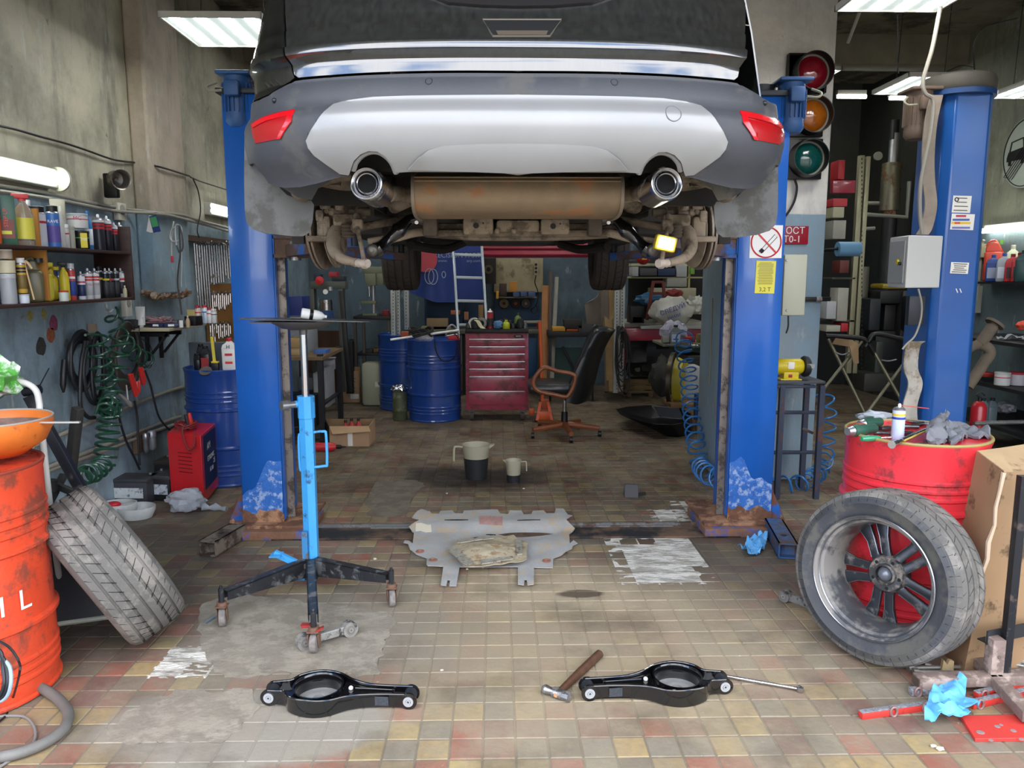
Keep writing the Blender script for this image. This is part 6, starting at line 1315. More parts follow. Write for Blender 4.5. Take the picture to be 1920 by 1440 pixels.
cable('white looped tube hanging from a red hook on the pilaster',[P(x,y,5.73)for x,y in[(326,415),(322,440),(322,480),(323,492)]],.005,mat('b9b59f',.5),'hanging_tube','tube');cable('grey twisted strap loop hanging on the pilaster',[P(x,y,5.71)for x,y in[(330,425),(322,430),(319,445),(325,453),(336,450),(341,435),(338,424),(330,422),(329,440),(331,460)]],.006,WC,'strap_loop','strap')
cable('black and grey forked rubber lead hanging on the pilaster',[P(x,y,5.70)for x,y in[(331,460),(337,474),(343,462),(341,440),(336,424)]]+[P(x,y,5.69)for x,y in[(338,474),(335,500),(333,530),(337,560),(341,590)]],.006,mat('3c3d3c',.5));cable('thin grey pull cord beside the forked lead',[P(x,y,5.70)for x,y in[(340,466),(341,500),(340,522),(340,538)]],.004,WC,'pull_cord','cord')
tag(B().box(P(323,486,5.71),(.022,.015,.05),bv=.006).obj('red_grip',mat('b0304a',.5)),'small red grip at the end of the white hanging tube','grip')
# small bracket shelf round the pilaster
ya,yb3,xo=5.40,6.10,-2.30;zs_=P(328,616,ya).z
t=T('corner_shelf','pale board shelf on black brackets round the pilaster, littered with small parts','shelf',(xo,ya,zs_));W(B().box(((XL+xo)/2,(ya+yb3)/2,zs_-.01),(xo-XL,yb3-ya,.022),bv=.002),'board',mat('a79d80',.6,var=.1),t)
for yy in(5.5,5.72):W(B().box((-2.5,yy,zs_-.05),(.3,.02,.03)).box((-2.505,yy,zs_-.14),(.02,.03,.2)).box((-2.42,yy,zs_-.12),(.015,.02,.2),rot=(0,R(40),0)),'bracket',BLACK,t)
ZS=zs_+.002
def sp(px,y):return(P(px,500,y).x,y,ZS)
bottle('tube','white squeeze tube standing on its cap at the left of the corner shelf',sp(257,5.44),.15,.028,'cfcfca','c9c9c4',cat='tube',lab='b7bcc0');bottle('tub','small white pill pot on the corner shelf',sp(333,5.48),.05,.014,'d8d8d2','d8d8d2',cat='pot');bottle('round','small beige glue bottle on the corner shelf',sp(346,5.48),.085,.014,'b09a78','c8c0a8',cat='bottle')
for i,(x,h,c_,cp_,bd)in enumerate(((366,.135,'cbb6a8','a82a34',['b8323e']),(379,.14,'c5d3de','a82a34',['2a58a0']),(388,.12,'d8d8d8','a22a30',['b0303a']),(396,.11,'c9c9c9','d8d8d8',['32406a']))):bottle('can',['white aerosol with a red cap at the back of the corner shelf, leftmost of four','blue lettered aerosol second of four on the corner shelf','short white aerosol third of four on the corner shelf','rightmost small white aerosol on the corner shelf'][i],sp(x,5.98),h,.022,c_,cp_,cat='can',band=bd,txt=('CONTAKT',.4,.014,R(-90))if i==1 else None,txm=mat('2a58a0',.5),group='aerosols on the corner shelf')
bottle('box','yellowish paper packet leaning behind the aerosols',sp(354,6.03),.10,.012,'b5a86a','b5a86a',cat='packet',w=.06)
for i,(x,y,d_,c_)in enumerate(((240,5.43,(.1,.1,.06),'1d1f22'),(290,5.5,(.10,.06,.03),'1f2a4a'),(316,5.5,(.10,.06,.03),'202b4c'),(300,5.6,(.22,.1,.045),'3c3d3f'),(357,5.7,(.09,.1,.07),'17181a'),(275,5.58,(.08,.08,.05),'2b2b2b'),(335,5.62,(.12,.08,.04),'2a2c30'))):
 p=sp(x,y);tt=T('tool_case',['black box at the left end of the corner shelf','dark blue tool case with a white mark, left of two','dark blue tool case with a white mark, right of two','grey tool case in the middle of the corner shelf','black case beside the aerosols','black charger block in the shelf corner','dark grey adapter in the shelf middle'][i],'case',p,rnd(-.2,.2));B().box((0,0,d_[2]/2),d_,bv=.006).obj('body',mat(c_,.45),tt)
 if i in(1,2):b=B();b.rings([(V((-.02,-.031,.015)),.008),(V((.02,-.031,.015)),.008)],8);b.obj('white_mark',WHITE,tt)
b=B()
for k in range(9):b.tube([(P(275+rnd(-12,40),500,5.5).x,5.5+rnd(-.03,.08),ZS+.03+rnd(0,.05))for q in range(5)],.0025,5,4)
tag(b.obj('wire_tangle',mat('a0767a',.5,var=.4,vs=60)),'tangle of thin red and white wires on the corner shelf','wires',kind='stuff')
# green spiral hoses and cable bundles
GH=mat('1e4634',.3,coat=.4);RBK=mat('1f2021',.5);BRC=mat('46413a',.6,var=.2)
def wp(pts,X=-2.56):return[PX(x,y,X)for x,y in pts]
def bundle(label,cx,cy,rx,ry,n,X,r,m,name='cable_bundle',jit=3,cat='cable'):
 b=B();pts=[]
 for k in range(n):
  for j in range(14):
   a=2*pi*j/14+1.57;pts.append(PX(cx+(rx-abs(k-n/2)*jit*.6)*cos(a)+rnd(-1,1),cy+(ry+(k-n/2)*jit)*sin(a),X+.006*k))
 return tag(b.tube(pts,r,7,2).obj(name,m),label,cat)
bundle('coil of black welding cable hanging left of the green spiral hose',153,677,27,48,8,-2.61,.011,RBK,'welding_cable',3);bundle('thick bundle of grey-brown cable hanging behind the green spirals',238,668,30,52,10,-2.60,.010,BRC);bundle('loose black cable loops under the first green spiral',183,690,14,62,5,-2.58,.009,RBK)
cable('heavy black hose looping down from the cable coil towards the pipes',wp([(160,640),(153,680),(150,730),(152,765),(165,782),(177,783)]),.013,RBK,'air_hose','hose');cable('second heavy black hose looping right under the coil',wp([(165,640),(157,690),(162,735),(176,757),(196,750)],-2.55),.012,RBK,'air_hose','hose')
tag(B().rings([(p,r_)for p,r_ in zip(wp([(121,675),(119,700),(118,722),(119,736)]),(.016,.018,.017,.006))],10).obj('cable_plug',BLACK),'black cable plug hanging at the left of the cable coil','plug')
b=B();coil(b,wp([(205,585),(215,600),(222,625),(238,645),(255,665),(272,672),(278,680)],-2.50),.05,6.5,.008);tag(b.obj('spiral_hose',GH),'dark green spiral hose hanging from the white hook, upper right run','spiral hose')
b=B();coil(b,wp([(180,625),(185,655),(190,690),(200,720),(205,755)],-2.50),.062,6.5,.008);coil(b,wp([(225,630),(222,680),(215,730),(207,765)],-2.46),.058,6,.008);tag(b.obj('spiral_hose',GH),'dark green spiral hoses bunched in the middle of the left wall','spiral hose')
b=B();coil(b,wp([(195,752),(215,768),(195,770),(205,755)],-2.46),.05,6,.009);coil(b,wp([(205,772),(203,800),(200,835),(195,870)],-2.47),.065,6.5,.009);coil(b,wp([(195,868),(178,885),(158,890),(148,900)],-2.42),.055,5,.009);tag(b.obj('spiral_hose',GH),'dark green spiral hose dropping from the bunch to the floor','spiral hose')
t=T('wall_hook','white curved hook holding the green hose under the can shelf','hook',tuple(PX(204,578,-2.6)));W(B().tube([PX(199,571,-2.62),PX(200,580,-2.58),PX(206,584,-2.54),PX(211,580,-2.54)],.006,8,4),'hook',WHITE,t);tag(B().box(PX(174,620,-2.6),(.05,.02,.09)).obj('wall_hook',mat('8a7a68',.6)),'flat metal hook with the second green spiral over it','hook')
RCL=mat('c8322c',.4)
for i,(a,c)in enumerate((((243,702),(258,752)),((257,715),(257,745)),((262,690),(271,728)))):
 a,c=wp([a,c],-2.47);tt=T('jump_clamp','red-handled battery clamp, '+['lowest, leftmost of three','middle of three','upper right of three'][i]+' on the cable bundle','clamp',tuple(a),group='red battery clamps');d_=c-a;b=B();b.rings([(a,.012),(a+d_*.6,.016),(a+d_*.8,.014)],8);b.rings([(a+V((0,.03,0)),.010),(a+d_*.7+V((0,.025,0)),.013)],8);W(b,'red_handle',RCL,tt);b=B();b.rings([(a+d_*.8,.010),(c,.007)],8);W(b,'jaw',ALU,tt)
b=B();b.rings([(PX(220,735,-2.46),.006),(PX(234,748,-2.46),.009),(PX(243,757,-2.46),.016),(PX(246,762,-2.46),.006)],8);b.rings([(PX(237,722,-2.46),.005),(PX(240,752,-2.46),.007)],8);tag(b.obj('hanging_pliers',mat('b8b8b0',.4,m=.4)),'pale pliers hanging open below the red clamps','pliers')
for i,pts in enumerate(([(222,775),(228,800),(238,830),(252,858),(262,880)],[(252,752),(257,780),(259,820),(261,860),(262,872)],[(272,695),(282,722),(290,755),(300,785),(322,810),(345,828),(378,858)],[(265,675),(280,690),(287,672),(280,645),(262,632),(262,610)])):cable(['left cable dropping from the bundle to the batteries','straight cable dropping to the batteries beside the regulator','long cable running from the bundle down across the red welder','thin wire looping under the corner shelf'][i],wp(pts,-2.5 if i!=2 else-2.35),(.008,.008,.007,.003)[i],RBK)
p=PX(270,828,-2.58);t=T('air_regulator','grey air filter and regulator unit on a wooden block on the left wall','regulator',tuple(p));W(B().box(PX(262,828,-2.62),(.04,.14,.15)),'backing_block',mat('6a5640',.7),t)
for dy,r_,m_ in((-.035,.02,ALU),(.06,.028,mat('a9acad',.4,m=.5))):b=B();b.lathe([(0,-.08),(r_*.7,-.07),(r_,-.05),(r_,.02),(r_*1.15,.025),(r_*1.15,.055),(r_*.8,.07),(0,.07)],p+V((.03,dy,0)),n=20);W(b,'filter_bowl',m_,t)
W(B().box(p+V((.02,.01,.045)),(.03,.12,.025)),'manifold',DARK,t)
# tool board at the far left
p0,p1=yat(388,-2.6),yat(445,-2.6);za,zb3=PX(420,532,-2.6).z,PX(420,640,-2.6).z
t=T('tool_board','brown tool board on the left wall behind the blue column','board',(-2.62,p0,zb3));W(B().box((-2.625,(p0+p1)/2+.3,(za+zb3)/2),(.02,p1-p0+.6,za-zb3)),'board',mat('7a5524',.6,var=.15),t);W(B().box((-2.60,7.1,PX(400,452,-2.6).z),(.05,1.9,.05)),'tool_rail',mat('4b3a2c',.6),t)
for i in range(16):
 x=364+i*4.6;p=PX(x,456+(i%3)*2,-2.58);ln=(.62,.60,.64,.6,.58,.62,.35,.36,.34,.36,.35,.34,.3,.32,.3,.3)[i];b=B();b.cyl(p,p+V((0,.02,-ln)),.009 if i<6 else.008,n=8)
 if i>=6:b.cyl(p+V((.0,.015,-ln)),p+V((0,.01,-ln*.45)),.013,n=8)
 b.tube([p,p+V((.02,-.0,.015)),p+V((.05,0,.0))],.008,6,3);tag(b.obj('hanging_bar',CHR),NTH[i]+' long wrench bar from the left on the tool rail','wrench','wrenches on the tool rail')
for i in range(22):
 x=394+(i%11)*3.7;p=PX(x,(548,605)[i//11]+(i%2)*3,-2.59);ln=rnd(.10,.17);b=B();b.cyl(p,p+V((0,0,-ln)),.007,n=6);b.lathe([(.005,-.006),(.013,-.006),(.013,.006),(.005,.006)],p,(1,0,0),10,close=True);b.lathe([(.004,-.005),(.010,-.005),(.010,.005),(.004,.005)],p-V((0,0,ln)),(1,0,0),10,close=True)
 tag(b.obj('small_spanner',CHR),NTH[i%11]+' small chrome spanner from the left in the '+('upper' if i<11 else 'lower')+' row on the brown board','spanner','spanners on the tool board')
 # blue drum with bottles
dcx=P(427,800,5.86).x;BD=mat('1a3f88',.3,var=.06,vs=4,coat=.5,d='35507c',da=.25,ds=4,name='blue_drum_paint');DB=drum('blue steel drum against the left wall behind the red welder',(dcx,5.86,0),BD,name='blue_drum')
def d3(px,dy=0.):y=5.72+dy;return(P(px,680,y).x,y,.868)
bottle('flat','black oil bottle with a red label on the blue wall drum',d3(386),.19,.03,'1c1c1e','141414',cat='bottle',lab='8e2a2c',w=.07);bottle('flat','plain black bottle at the left edge of the blue wall drum',d3(370),.13,.025,'17181a','141414',cat='bottle',w=.05);bottle('flat','taller black bottle behind the red-labelled one',d3(378,.06),.2,.03,'202124','141414',cat='bottle',w=.06,lab='a9a9a9')
bottle('flat','large white bottle with red bands and a red cap half behind the blue column',d3(432,.0),.25,.05,'d9d8d4','b8262e',cat='bottle',w=.11,band=['c8402e','d8d8d4','c0303a'],txt=('H',.72,.04))
p=d3(404);t=T('tape_measure','yellow tape measure standing open on the blue wall drum','tape measure',p);B().box((0,0,.03),(.05,.04,.06),bv=.008).obj('case',mat('26262a',.5),t);B().box((0,-.005,.065),(.05,.03,.012)).obj('yellow_trim',mat('d8c42a',.5),t);B().box((-.012,0,.16),(.022,.003,.19),rot=(0,R(-3),0)).obj('blade',mat('d2c040',.5),t)
t=T('grinding_disc','grey disc leaning over the rim of the blue wall drum','disc',d3(385,-.14));B().lathe([(.0,0),(.045,.004),(.045,.010),(0,.006)],(0,0,.01),(0,-.6,.8),28).obj('disc',mat('55524d',.7),t)
t=T('grey_bin','grey plastic bin standing at the back of the blue wall drum','bin',d3(392,.22));b=B();b.prism([(-.15,0),(.13,0),(.18,.16),(.13,.19),(-.15,.19)],(0,0,0),(1,0,0),(0,0,1),(0,.06,0));b.obj('bin',mat('4c545c',.5,var=.1),t)
# red welder
wy=5.22;w0,w1,w2=P(314,860,wy),P(379,870,wy-.1),P(403,850,wy+.32)
wb=T('welding_machine','red welding machine with a dark blue printed side below the left wall','welder',(w0.x,wy,0));zt5=P(345,812,wy).z;RW=mat('c9242a',.35,var=.05,coat=.2)
fr_=[V((w0.x,wy+.02,0)),V((w1.x,wy-.1,0)),V((w2.x,wy+.36,0)),V((w0.x+(w2.x-w1.x),wy+.48,0))]
b=B();b.add([tuple(p+V((0,0,.02)))for p in fr_]+[tuple(p+V((0,0,zt5)))for p in fr_],[(3,2,1,0),(4,5,6,7),(0,1,5,4),(1,2,6,5),(2,3,7,6),(3,0,4,7)]);W(b,'housing',RW,wb,bev=.004)
n1=V((fr_[2].y-fr_[1].y,-(fr_[2].x-fr_[1].x),0)).normalized();b=B();a,c=fr_[1].lerp(fr_[2],.14)+n1*.002,fr_[1].lerp(fr_[2],.93)+n1*.002;b.add([a+V((0,0,.1)),c+V((0,0,.1)),c+V((0,0,zt5-.02)),a+V((0,0,zt5-.02))],[(0,1,2,3)]);sp2=W(b,'printed_side',mat('161c30',.4),wb,solid=.003)
an=atan2((c-a).y,(c-a).x)
for s_,f_,z_,sz in(('AM',.35,.78,.07),('ETRONIC',.5,.60,.05),('25',.75,.5,.05),('AT 20',.5,.42,.04)):q=a.lerp(c,f_)+n1*.004+V((0,0,zt5*z_));text(s_,sp2,tuple(q),(pi/2,0,an),sz,WHITE,world=True)
n0=V((0,-1,0));
for k in range(6):q=fr_[0].lerp(fr_[1],.5)+V((0,-.004,zt5*(.46+.055*k)));W(B().box(q,(.12,.004,.005),rot=atan2((fr_[1]-fr_[0]).y,(fr_[1]-fr_[0]).x)),'vent_slot',mat('7d1a1e',.5),wb)
b=B();b.tube([V((w0.x+.1+.07*cos(k*.9),wy+.1+.07*sin(k*.9),zt5+.02+.012*(k%4)))for k in range(22)],.007,7,3);b.tube([V((w0.x+.14,wy-.0,zt5+.06)),V((w0.x+.15,wy-.09,zt5+.03)),V((w0.x+.19,wy-.11,zt5-.09)),V((w0.x+.24,wy-.12,zt5-.06)),V((w0.x+.22,wy-.06,zt5+.02))],.007,7,5);tag(b.obj('welder_leads',mat('7d2a2a',.5,var=.3,vs=12)),'red and black leads heaped on top of the red welder','cable')
for i,(x,y,c_)in enumerate(((352,793,RBK),(358,790,RCL))):q=P(x,y,wy+.1);tag(B().rings([(q+V((-.01,0,.06)),.012),(q,.016),(q-V((0,0,.05)),.01)],8).obj('earth_clamp',c_),['black','red'][i]+' clamp sticking up among the leads on the welder','clamp')
# batteries
def battery(label,px,py,w_,d,h,rz=0,col='2b2d31',lab=None,top='3a3c40'):
 c=G(px,py);t=T('car_battery',label,'battery',(c.x,c.y+d/2,0),rz,'old car batteries by the left wall');B().box((0,0,h*.42),(w_,d,h*.84),bv=.006).obj('case',mat(col,.55,var=.15),t);B().box((0,0,h*.9),(w_+.008,d+.008,h*.14),bv=.004).obj('lid',mat(top,.55,var=.2),t)
 for s in(-1,1):B().cyl((s*w_*.38,d*.25,h*.95),(s*w_*.38,d*.25,h*1.04),.01,n=12).obj('terminal',ALU,t)
 if lab:B().box((0,-d/2-.001,h*.45),(w_*.8,.002,h*.38)).obj('label',mat(lab,.6,var=.1,vs=20,d='5a6a70',da=.35,ds=25),t)
 return t
battery('grey car battery with a torn white label, nearest the leaning tyre',240,947,.29,.17,.19,R(-3),'3b3d42','c5cbcc');battery('black car battery with a small white label, in the middle',303,940,.16,.19,.19,R(-8),'1d1e21','bfc6cc');battery('black car battery with a worn lid against the red welder',326,915,.27,.19,.21,R(-6),'232427',None,'3c3934')
c=G(345,962);t=T('plastic_bag','clear plastic bag with a knotted neck lying in front of the batteries','bag',(c.x,c.y,0));CLB=mat('c8cdd2',.2,tr=.45,ior=1.15,var=.15,vs=15,name='clear_film');b=B();crumple(b,(0,.05,0),(.25,.17,.15),9,30,.3,2.2);b.obj('bag',CLB,t);b=B();b.rings([((.11,.05,.03),.03),((.15,.05,.02),.012),((.19,.055,.025),.028),((.23,.05,.015),.012),((.27,.045,.012),.022)],12);b.obj('knotted_neck',CLB,t)
# ================================================================ BACK OF THE BAY
def pbx(b,x0,y0,x1,y1,Y,d,bv=.003):
 ym=(y0+y1)/2;a,c=P(x0,ym,Y),P(x1,ym,Y);a.z,c.z=P((x0+x1)/2,y0,Y).z,P((x0+x1)/2,y1,Y).z;return b.box(((a.x+c.x)/2,Y+d/2,(a.z+c.z)/2),(abs(c.x-a.x),d,abs(a.z-c.z)),bv=bv)
def pb(name,label,cat,x0,y0,x1,y1,Y,d,m,bv=.004,group=None,par=None):
 o=pbx(B(),x0,y0,x1,y1,Y,d,bv)
 if par:return W(o,name,m,par)
 return tag(o.obj(name,mat(m,.55,var=.08)if isinstance(m,str)else m),label,cat,group)
def cyl_at(px,py0,py1,Y,r,n=18,b=None,r1=None):a,c=P(px,py0,Y),P(px,py1,Y);return(b or B()).cyl((a.x,Y,c.z),(a.x,Y,a.z),r,r1,n)
# LED panels, far strip lights
PAN=mat('cfdcd8',.5,emit=.6);TUB=mat('ffffff',.5,emit=30);FRM=mat('b9b7ae',.5)
def panel(label,x,y,z=3.08,wires=True,tilt=0,n=4):
 t=T('ceiling_panel_lamp',label,'lamp',(x,y,z),tilt,'LED panel lamps under the ceiling');B().box((0,0,.012),(.6,.6,.004)).obj('diffuser',PAN,t)
 b=B()
 for s in(-1,1):b.box((s*.3,0,.018),(.012,.612,.036));b.box((0,s*.3,.018),(.612,.012,.036))
 b.obj('frame',FRM,t)
 for k in range(n):B().box((-.225+.15*k,0,.007),(.06,.57,.004)).obj('light_strip',TUB,t)
 if wires:
  for s in(-1,1):B().cyl((s*.2,.1,.03),(s*.2+.03,.1,ZC-z-.12),.0035,n=5).obj('hanging_wire',BLACK,t)
p=P(372,88,5.47);panel('LED panel lamp hanging at the upper left beside the dark car',p.x+.3,5.17,p.z)
p=P(1567,22,4.72);panel('LED panel lamp at the top right, nearest the pier',p.x+.3,4.42,p.z)
p=P(1630,180,6.85);panel('LED panel lamp hanging left of the second lift column head',p.x+.3,6.5,p.z);p=P(1842,185,6.8);panel('LED panel lamp hanging right of the second lift column head',p.x+.33,6.5,p.z,n=3)
for x,y in((-1.0,7.4),(1.0,7.4),(-1.0,9.3),(1.0,9.3),(3.4,8.8),(.1,5.6)):panel('LED panel lamp under the ceiling hidden above the raised car',x,y,3.75,n=4)  # extra unseen lamps, added to brighten the deep interior
def strip(label,x0,y0,x1,Y,e=20):a,c=P(x0,y0,Y),P(x1,y0,Y);t=T('strip_lamp',label,'lamp',tuple(a));W(B().cyl(a,V((c.x,Y,a.z)),.022,n=10),'tube',mat('fbfff8',.5,emit=e),t);W(B().box(((a.x+c.x)/2,Y+.02,a.z+.05),(c.x-a.x,.06,.05)),'housing',FRM,t)
strip('far strip lamp glowing just right of the pier',1570,181,1624,9.5);strip('far strip lamp behind the hanging panel lamp',1668,184,1735,9.5)
# drums, canisters
c=G(812,793);drum('big blue steel drum left of the red tool chest with junk on its lid',(c.x,c.y+.28,0),BD,name='blue_drum',rz=.4);dY=c.y+.28;dX=c.x
drum('second blue steel drum half hidden behind the first',(P(757,740,dY+.7).x,dY+.72,0),BD,name='blue_drum')
def lid(px,dy=0.):return(P(px,640,dY+dy).x,dY+dy,.87)
b=B();a,c=P(732,637,dY-.3),P(860,619,dY-.1);b.cyl(a,c,.012,n=8);tag(b.obj('white_rod',WHITE),'long white rod lying across the big blue drum','rod')
cable('black cable looping down over the front of the big blue drum',[P(x,y,dY-.31)for x,y in[(815,636),(817,655),(825,672),(838,678),(852,670),(860,650),(858,632),(850,625)]],.006,BLACK)
b=B();b.tube([V(lid(790+22*cos(k*.8),.2*sin(k*.8)-.1))+V((0,0,.06+.02*(k%5)))for k in range(30)],.011,7,3);tag(b.obj('cable_heap',mat('2a2a28',.6)),'heap of black hose on the big blue drum','hose')
for i,(x,m_)in enumerate(((788,'b9bcc2'),(803,'c9ccd0'))):q=lid(x,-.16);b=B();crumple(b,(0,0,0),(.10,.08,.08),i,14,.3,3);o=tag(b.obj('clear_packet',mat(m_,.25,var=.2)),['left','right'][i]+' of two crumpled clear packets on the big blue drum','packet');o.location=q
pb('red_tool','red handled tool at the right rim of the big blue drum','tool',840,630,861,638,dY-.15,.04,'b3202a');pb('orange_block','orange block behind the hose on the drum','block',752,622,766,632,dY+.1,.08,'a04a2a')
b=B();b.tube([P(x,y,dY-.05)for x,y in[(836,632),(838,618),(846,609),(855,615),(860,628)]],.010,8,5);b.cyl(P(836,630,dY-.05),P(862,626,dY-.05),.006,n=6);tag(b.obj('hacksaw',ALU),'silver hacksaw standing on the big blue drum','saw')
# tool chest
cy_=G(930,790).y;CH=mat('96394b',.38,var=.15,vs=6,d='6d3a40',da=.4,ds=7,coat=.2,name='chest_red');tc_=T('tool_chest','dark red seven-drawer tool chest on casters at the back','tool chest',(P(930,780,cy_).x,cy_,0))
pbx(B(),873,624,991,769,cy_,.42,.006).obj;W(pbx(B(),873,624,991,769,cy_+.012,.42,.006),'body',CH,tc_)
ys=[638,652,666,680,694,708,736,762]
for i in range(7):
 d_=W(pbx(B(),879,ys[i]-1,985,ys[i+1]-3,cy_,.02,.002),'drawer',CH,tc_);W(pbx(B(),880,ys[i]-2.6,984,ys[i]-.4,cy_-.012,.014,.002),'pull_strip',mat('d0cbd0',.25,m=.6),d_)
W(pbx(B(),872,618,991,625,cy_-.005,.44,.004),'top_mat',BLACK,tc_);W(pbx(B(),964,628,981,633,cy_+.004,.01),'badge',mat('202022',.5),tc_)
text('RATIO',tc_,tuple(P(972,630.5,cy_+.002)),(pi/2,0,0),.018,WHITE,world=True)
for x in(885,979):
 for dy in(.06,.36):q=P(x,781,cy_+dy);b=B();b.cyl((q.x-.02,cy_+dy,.052),(q.x+.02,cy_+dy,.052),.052,n=20);w_=W(b,'caster',mat('3b3733',.7),tc_);W(B().box((q.x,cy_+dy,.095),(.06,.05,.05)),'caster_fork',mat('55504a',.5,m=.4),w_)
ct=P(930,618,cy_).z
def ch(px,dy=.1):return(P(px,618,cy_+dy).x,cy_+dy,ct)
bottle('can','red aerosol with a white nozzle standing tall on the red tool chest',ch(919,.12),.22,.035,'9d2630','nozzle',cat='spray can',lab='2b2b2e');bottle('round','green plastic bottle at the back right of the tool chest',ch(971,.25),.17,.04,'5d7336','3b4a24',cat='bottle');bottle('round','bright yellow-green pot on the tool chest',ch(949,.1),.10,.04,'b6c42c','b6c42c',cat='pot')
for i,x in enumerate((889,903)):t=T('tape_roll',['left roll of tape with a loose cream tail on the tool chest','right roll of tape beside the red aerosol on the tool chest'][i],'tape',ch(x,.12));b=B();b.lathe([(.035,-.02),(.06,-.02),(.06,.02),(.035,.02)],(0,0,.061),(.3,1,0),26,close=True);b.obj('roll',mat('c8c8be' if i==0 else '8a8a88',.5),t)
b=B();ribbon(b,[V(ch(892,.05))+V((0,0,.10)),V(ch(897,.04))+V((0,0,.08)),V(ch(902,.03))+V((0,0,.03)),V(ch(908,.01))+V((0,0,.012))],.045,.002);o=b.obj('loose_tail',mat('cfcaa8',.6));o.parent=bpy.data.objects['tape_roll'];o.matrix_parent_inverse=wm(o.parent).inverted()
b=B();crumple(b,(0,0,0),(.10,.09,.09),4,14,.3);o=tag(b.obj('blue_rag',mat('5c84ad',.7)),'small crumpled blue rag on the tool chest','rag');o.location=ch(934,.1)
random.seed(3);NTH[9:9]=[]
for i in range(16):x=878+i*7;h=rnd(.05,.11);o=tag(B().lathe([(0,0),(h*.45,0),(h*.5,h*.4),(h*.3,h),(0,h)],n=12).obj('machine_part',mat(random.choice(['2a2c2e','3c3d3e','6d6e70','24282b']),.4,m=.4)),NTH[i]+' small dark metal part from the left on the red tool chest','metal part','metal parts on the tool chest');o.location=ch(x,rnd(.04,.3))
# chair
cc_=G(1058,816);CX,CY=cc_.x,cc_.y;k_=1/PPM(CY);cr_=T('office_chair','black leather office chair with curved wooden arms, facing left','chair',(CX,CY,0));LEA=mat('17191b',.38,var=.15,vs=9,coat=.15);WDN=mat('7c4526',.4,var=.2,vs=12,coat=.3)
def cq(px,py,dy=0.):return P(px,py,CY+dy)
W(B().box(((cq(987,0).x+cq(1085,0).x)/2,CY,cq(0,727).z),(cq(1080,0).x-cq(990,0).x,.48,.11),bv=.045),'seat',LEA,cr_)
b=B();bk=spline([cq(1082,748),cq(1092,715),cq(1105,680),cq(1120,645),cq(1132,622),cq(1138,617)],4);vs=[]
for i,p in enumerate(bk):
 t_=i/(len(bk)-1);th=.085*(1-.35*t_);w_=.25*(1-.25*t_*t_);n2=V((-.93,0,.36))
 for j in range(16):a=2*pi*j/16;vs.append(p+V((.42,.9,0))*w_*(abs(cos(a))**.5)*(1 if cos(a)>0 else-1)+n2*th*sin(a)*(1+.15*sin(t_*9)))
b.add(vs,[(i*16+j,i*16+(j+1)%16,i*16+16+(j+1)%16,i*16+16+j)for i in range(len(bk)-1)for j in range(16)]+[tuple(range(15,-1,-1)),tuple((len(bk)-1)*16+j for j in range(16))]);o=W(b,'backrest',LEA,cr_)
b=B();b.rings([(p+V((-.09,-.05,.03)),.035)for p in bk[2:-1]],8);W(b,'side_bolster',LEA,o)
for dy in(-.27,.27):W(B().tube([cq(x,y,dy)for x,y in[(1003,728),(1000,715),(1008,700),(1022,689),(1045,696),(1068,700),(1078,706),(1076,720),(1068,738),(1060,744),(1040,740),(1015,735)]],.02,10,5,closed=True),'armrest',WDN,cr_)
W(B().cyl((CX,CY,.13),(CX,CY,cq(0,745).z),.018,n=14),'gas_lift',CHR,cr_);W(B().cyl((CX,CY,.08),(CX,CY,.24),.036,.03,16),'column_cover',BLACK,cr_)
for i in range(5):
 a=2*pi*i/5-pi/2+.1;e_=V((CX+.35*cos(a),CY+.35*sin(a),.085));b=B();b.rings([(V((CX+.03*cos(a),CY+.03*sin(a),.11)),.034),(e_,.024)],8);lg=W(b,'base_arm',WDN,cr_);W(B().cyl(e_+V((-.015,0,-.055)),e_+V((.015,0,-.055)),.03,n=16),'caster',BLACK,lg)
b=B();crumple(b,(0,0,0),(.05,.12,.03),8,14,.3);o=W(b,'worn_patch',mat('6e6034',.8),cr_);o.location=cq(1142,622);o.matrix_parent_inverse=wm(cr_).inverted()
# trolley jack, crate
jq=G(1022,794);OR=mat('c2501f',.4,var=.1,vs=8);fj=T('floor_jack','orange trolley jack with an upright handle left of the office chair','floor jack',(jq.x,jq.y,0));jY=jq.y+.12
W(B().cyl(P(1012,603,jY+.2),P(1017,752,jY),.018,n=10),'handle',OR,fj)
for s in(-1,1):b=B();a=P(1020+s*14,792,jY-.1);b.prism([(-.01,0),(.02,.0),(-s*.04+.02,.20),(-s*.04-.01,.20)],(a.x,jY-.1,.03),(1,0,0),(0,.3,.95),(0,.015,0));W(b,'side_plate',OR,fj);W(B().cyl((a.x-.02,jY,.045),(a.x+.02,jY,.045),.045,n=18),'wheel',mat('4c3228',.6),fj)
W(pbx(B(),1008,772,1034,790,jY-.08,.06),'cross_plate',OR,fj);W(pbx(B(),1015,751,1030,768,jY,.12),'hydraulic_unit',mat('9c4a24',.5),fj);W(pbx(B(),992,766,1002,778,jY+.1,.05),'saddle',OR,fj)
cY=G(1198,744).y;wc_=T('wooden_crate','small wooden crate with greasy parts in it, under the red rack','crate',tuple(G(1198,744)))
for i,(y0,y1)in enumerate(((711,722),(723,731),(733,737))):W(pbx(B(),1172,y0,1224,y1,cY,.02),'slat',mat('6d5833',.7,var=.25),wc_)
for x in(1176,1216):W(pbx(B(),x,737,x+8,745,cY,.3),'foot',mat('5d4a2c',.7),wc_)
for(dx,sx_)in((1172,4),(1220,4)):W(pbx(B(),dx,711,dx+sx_,737,cY+.02,.3),'side',mat('5f4c2d',.7),wc_)
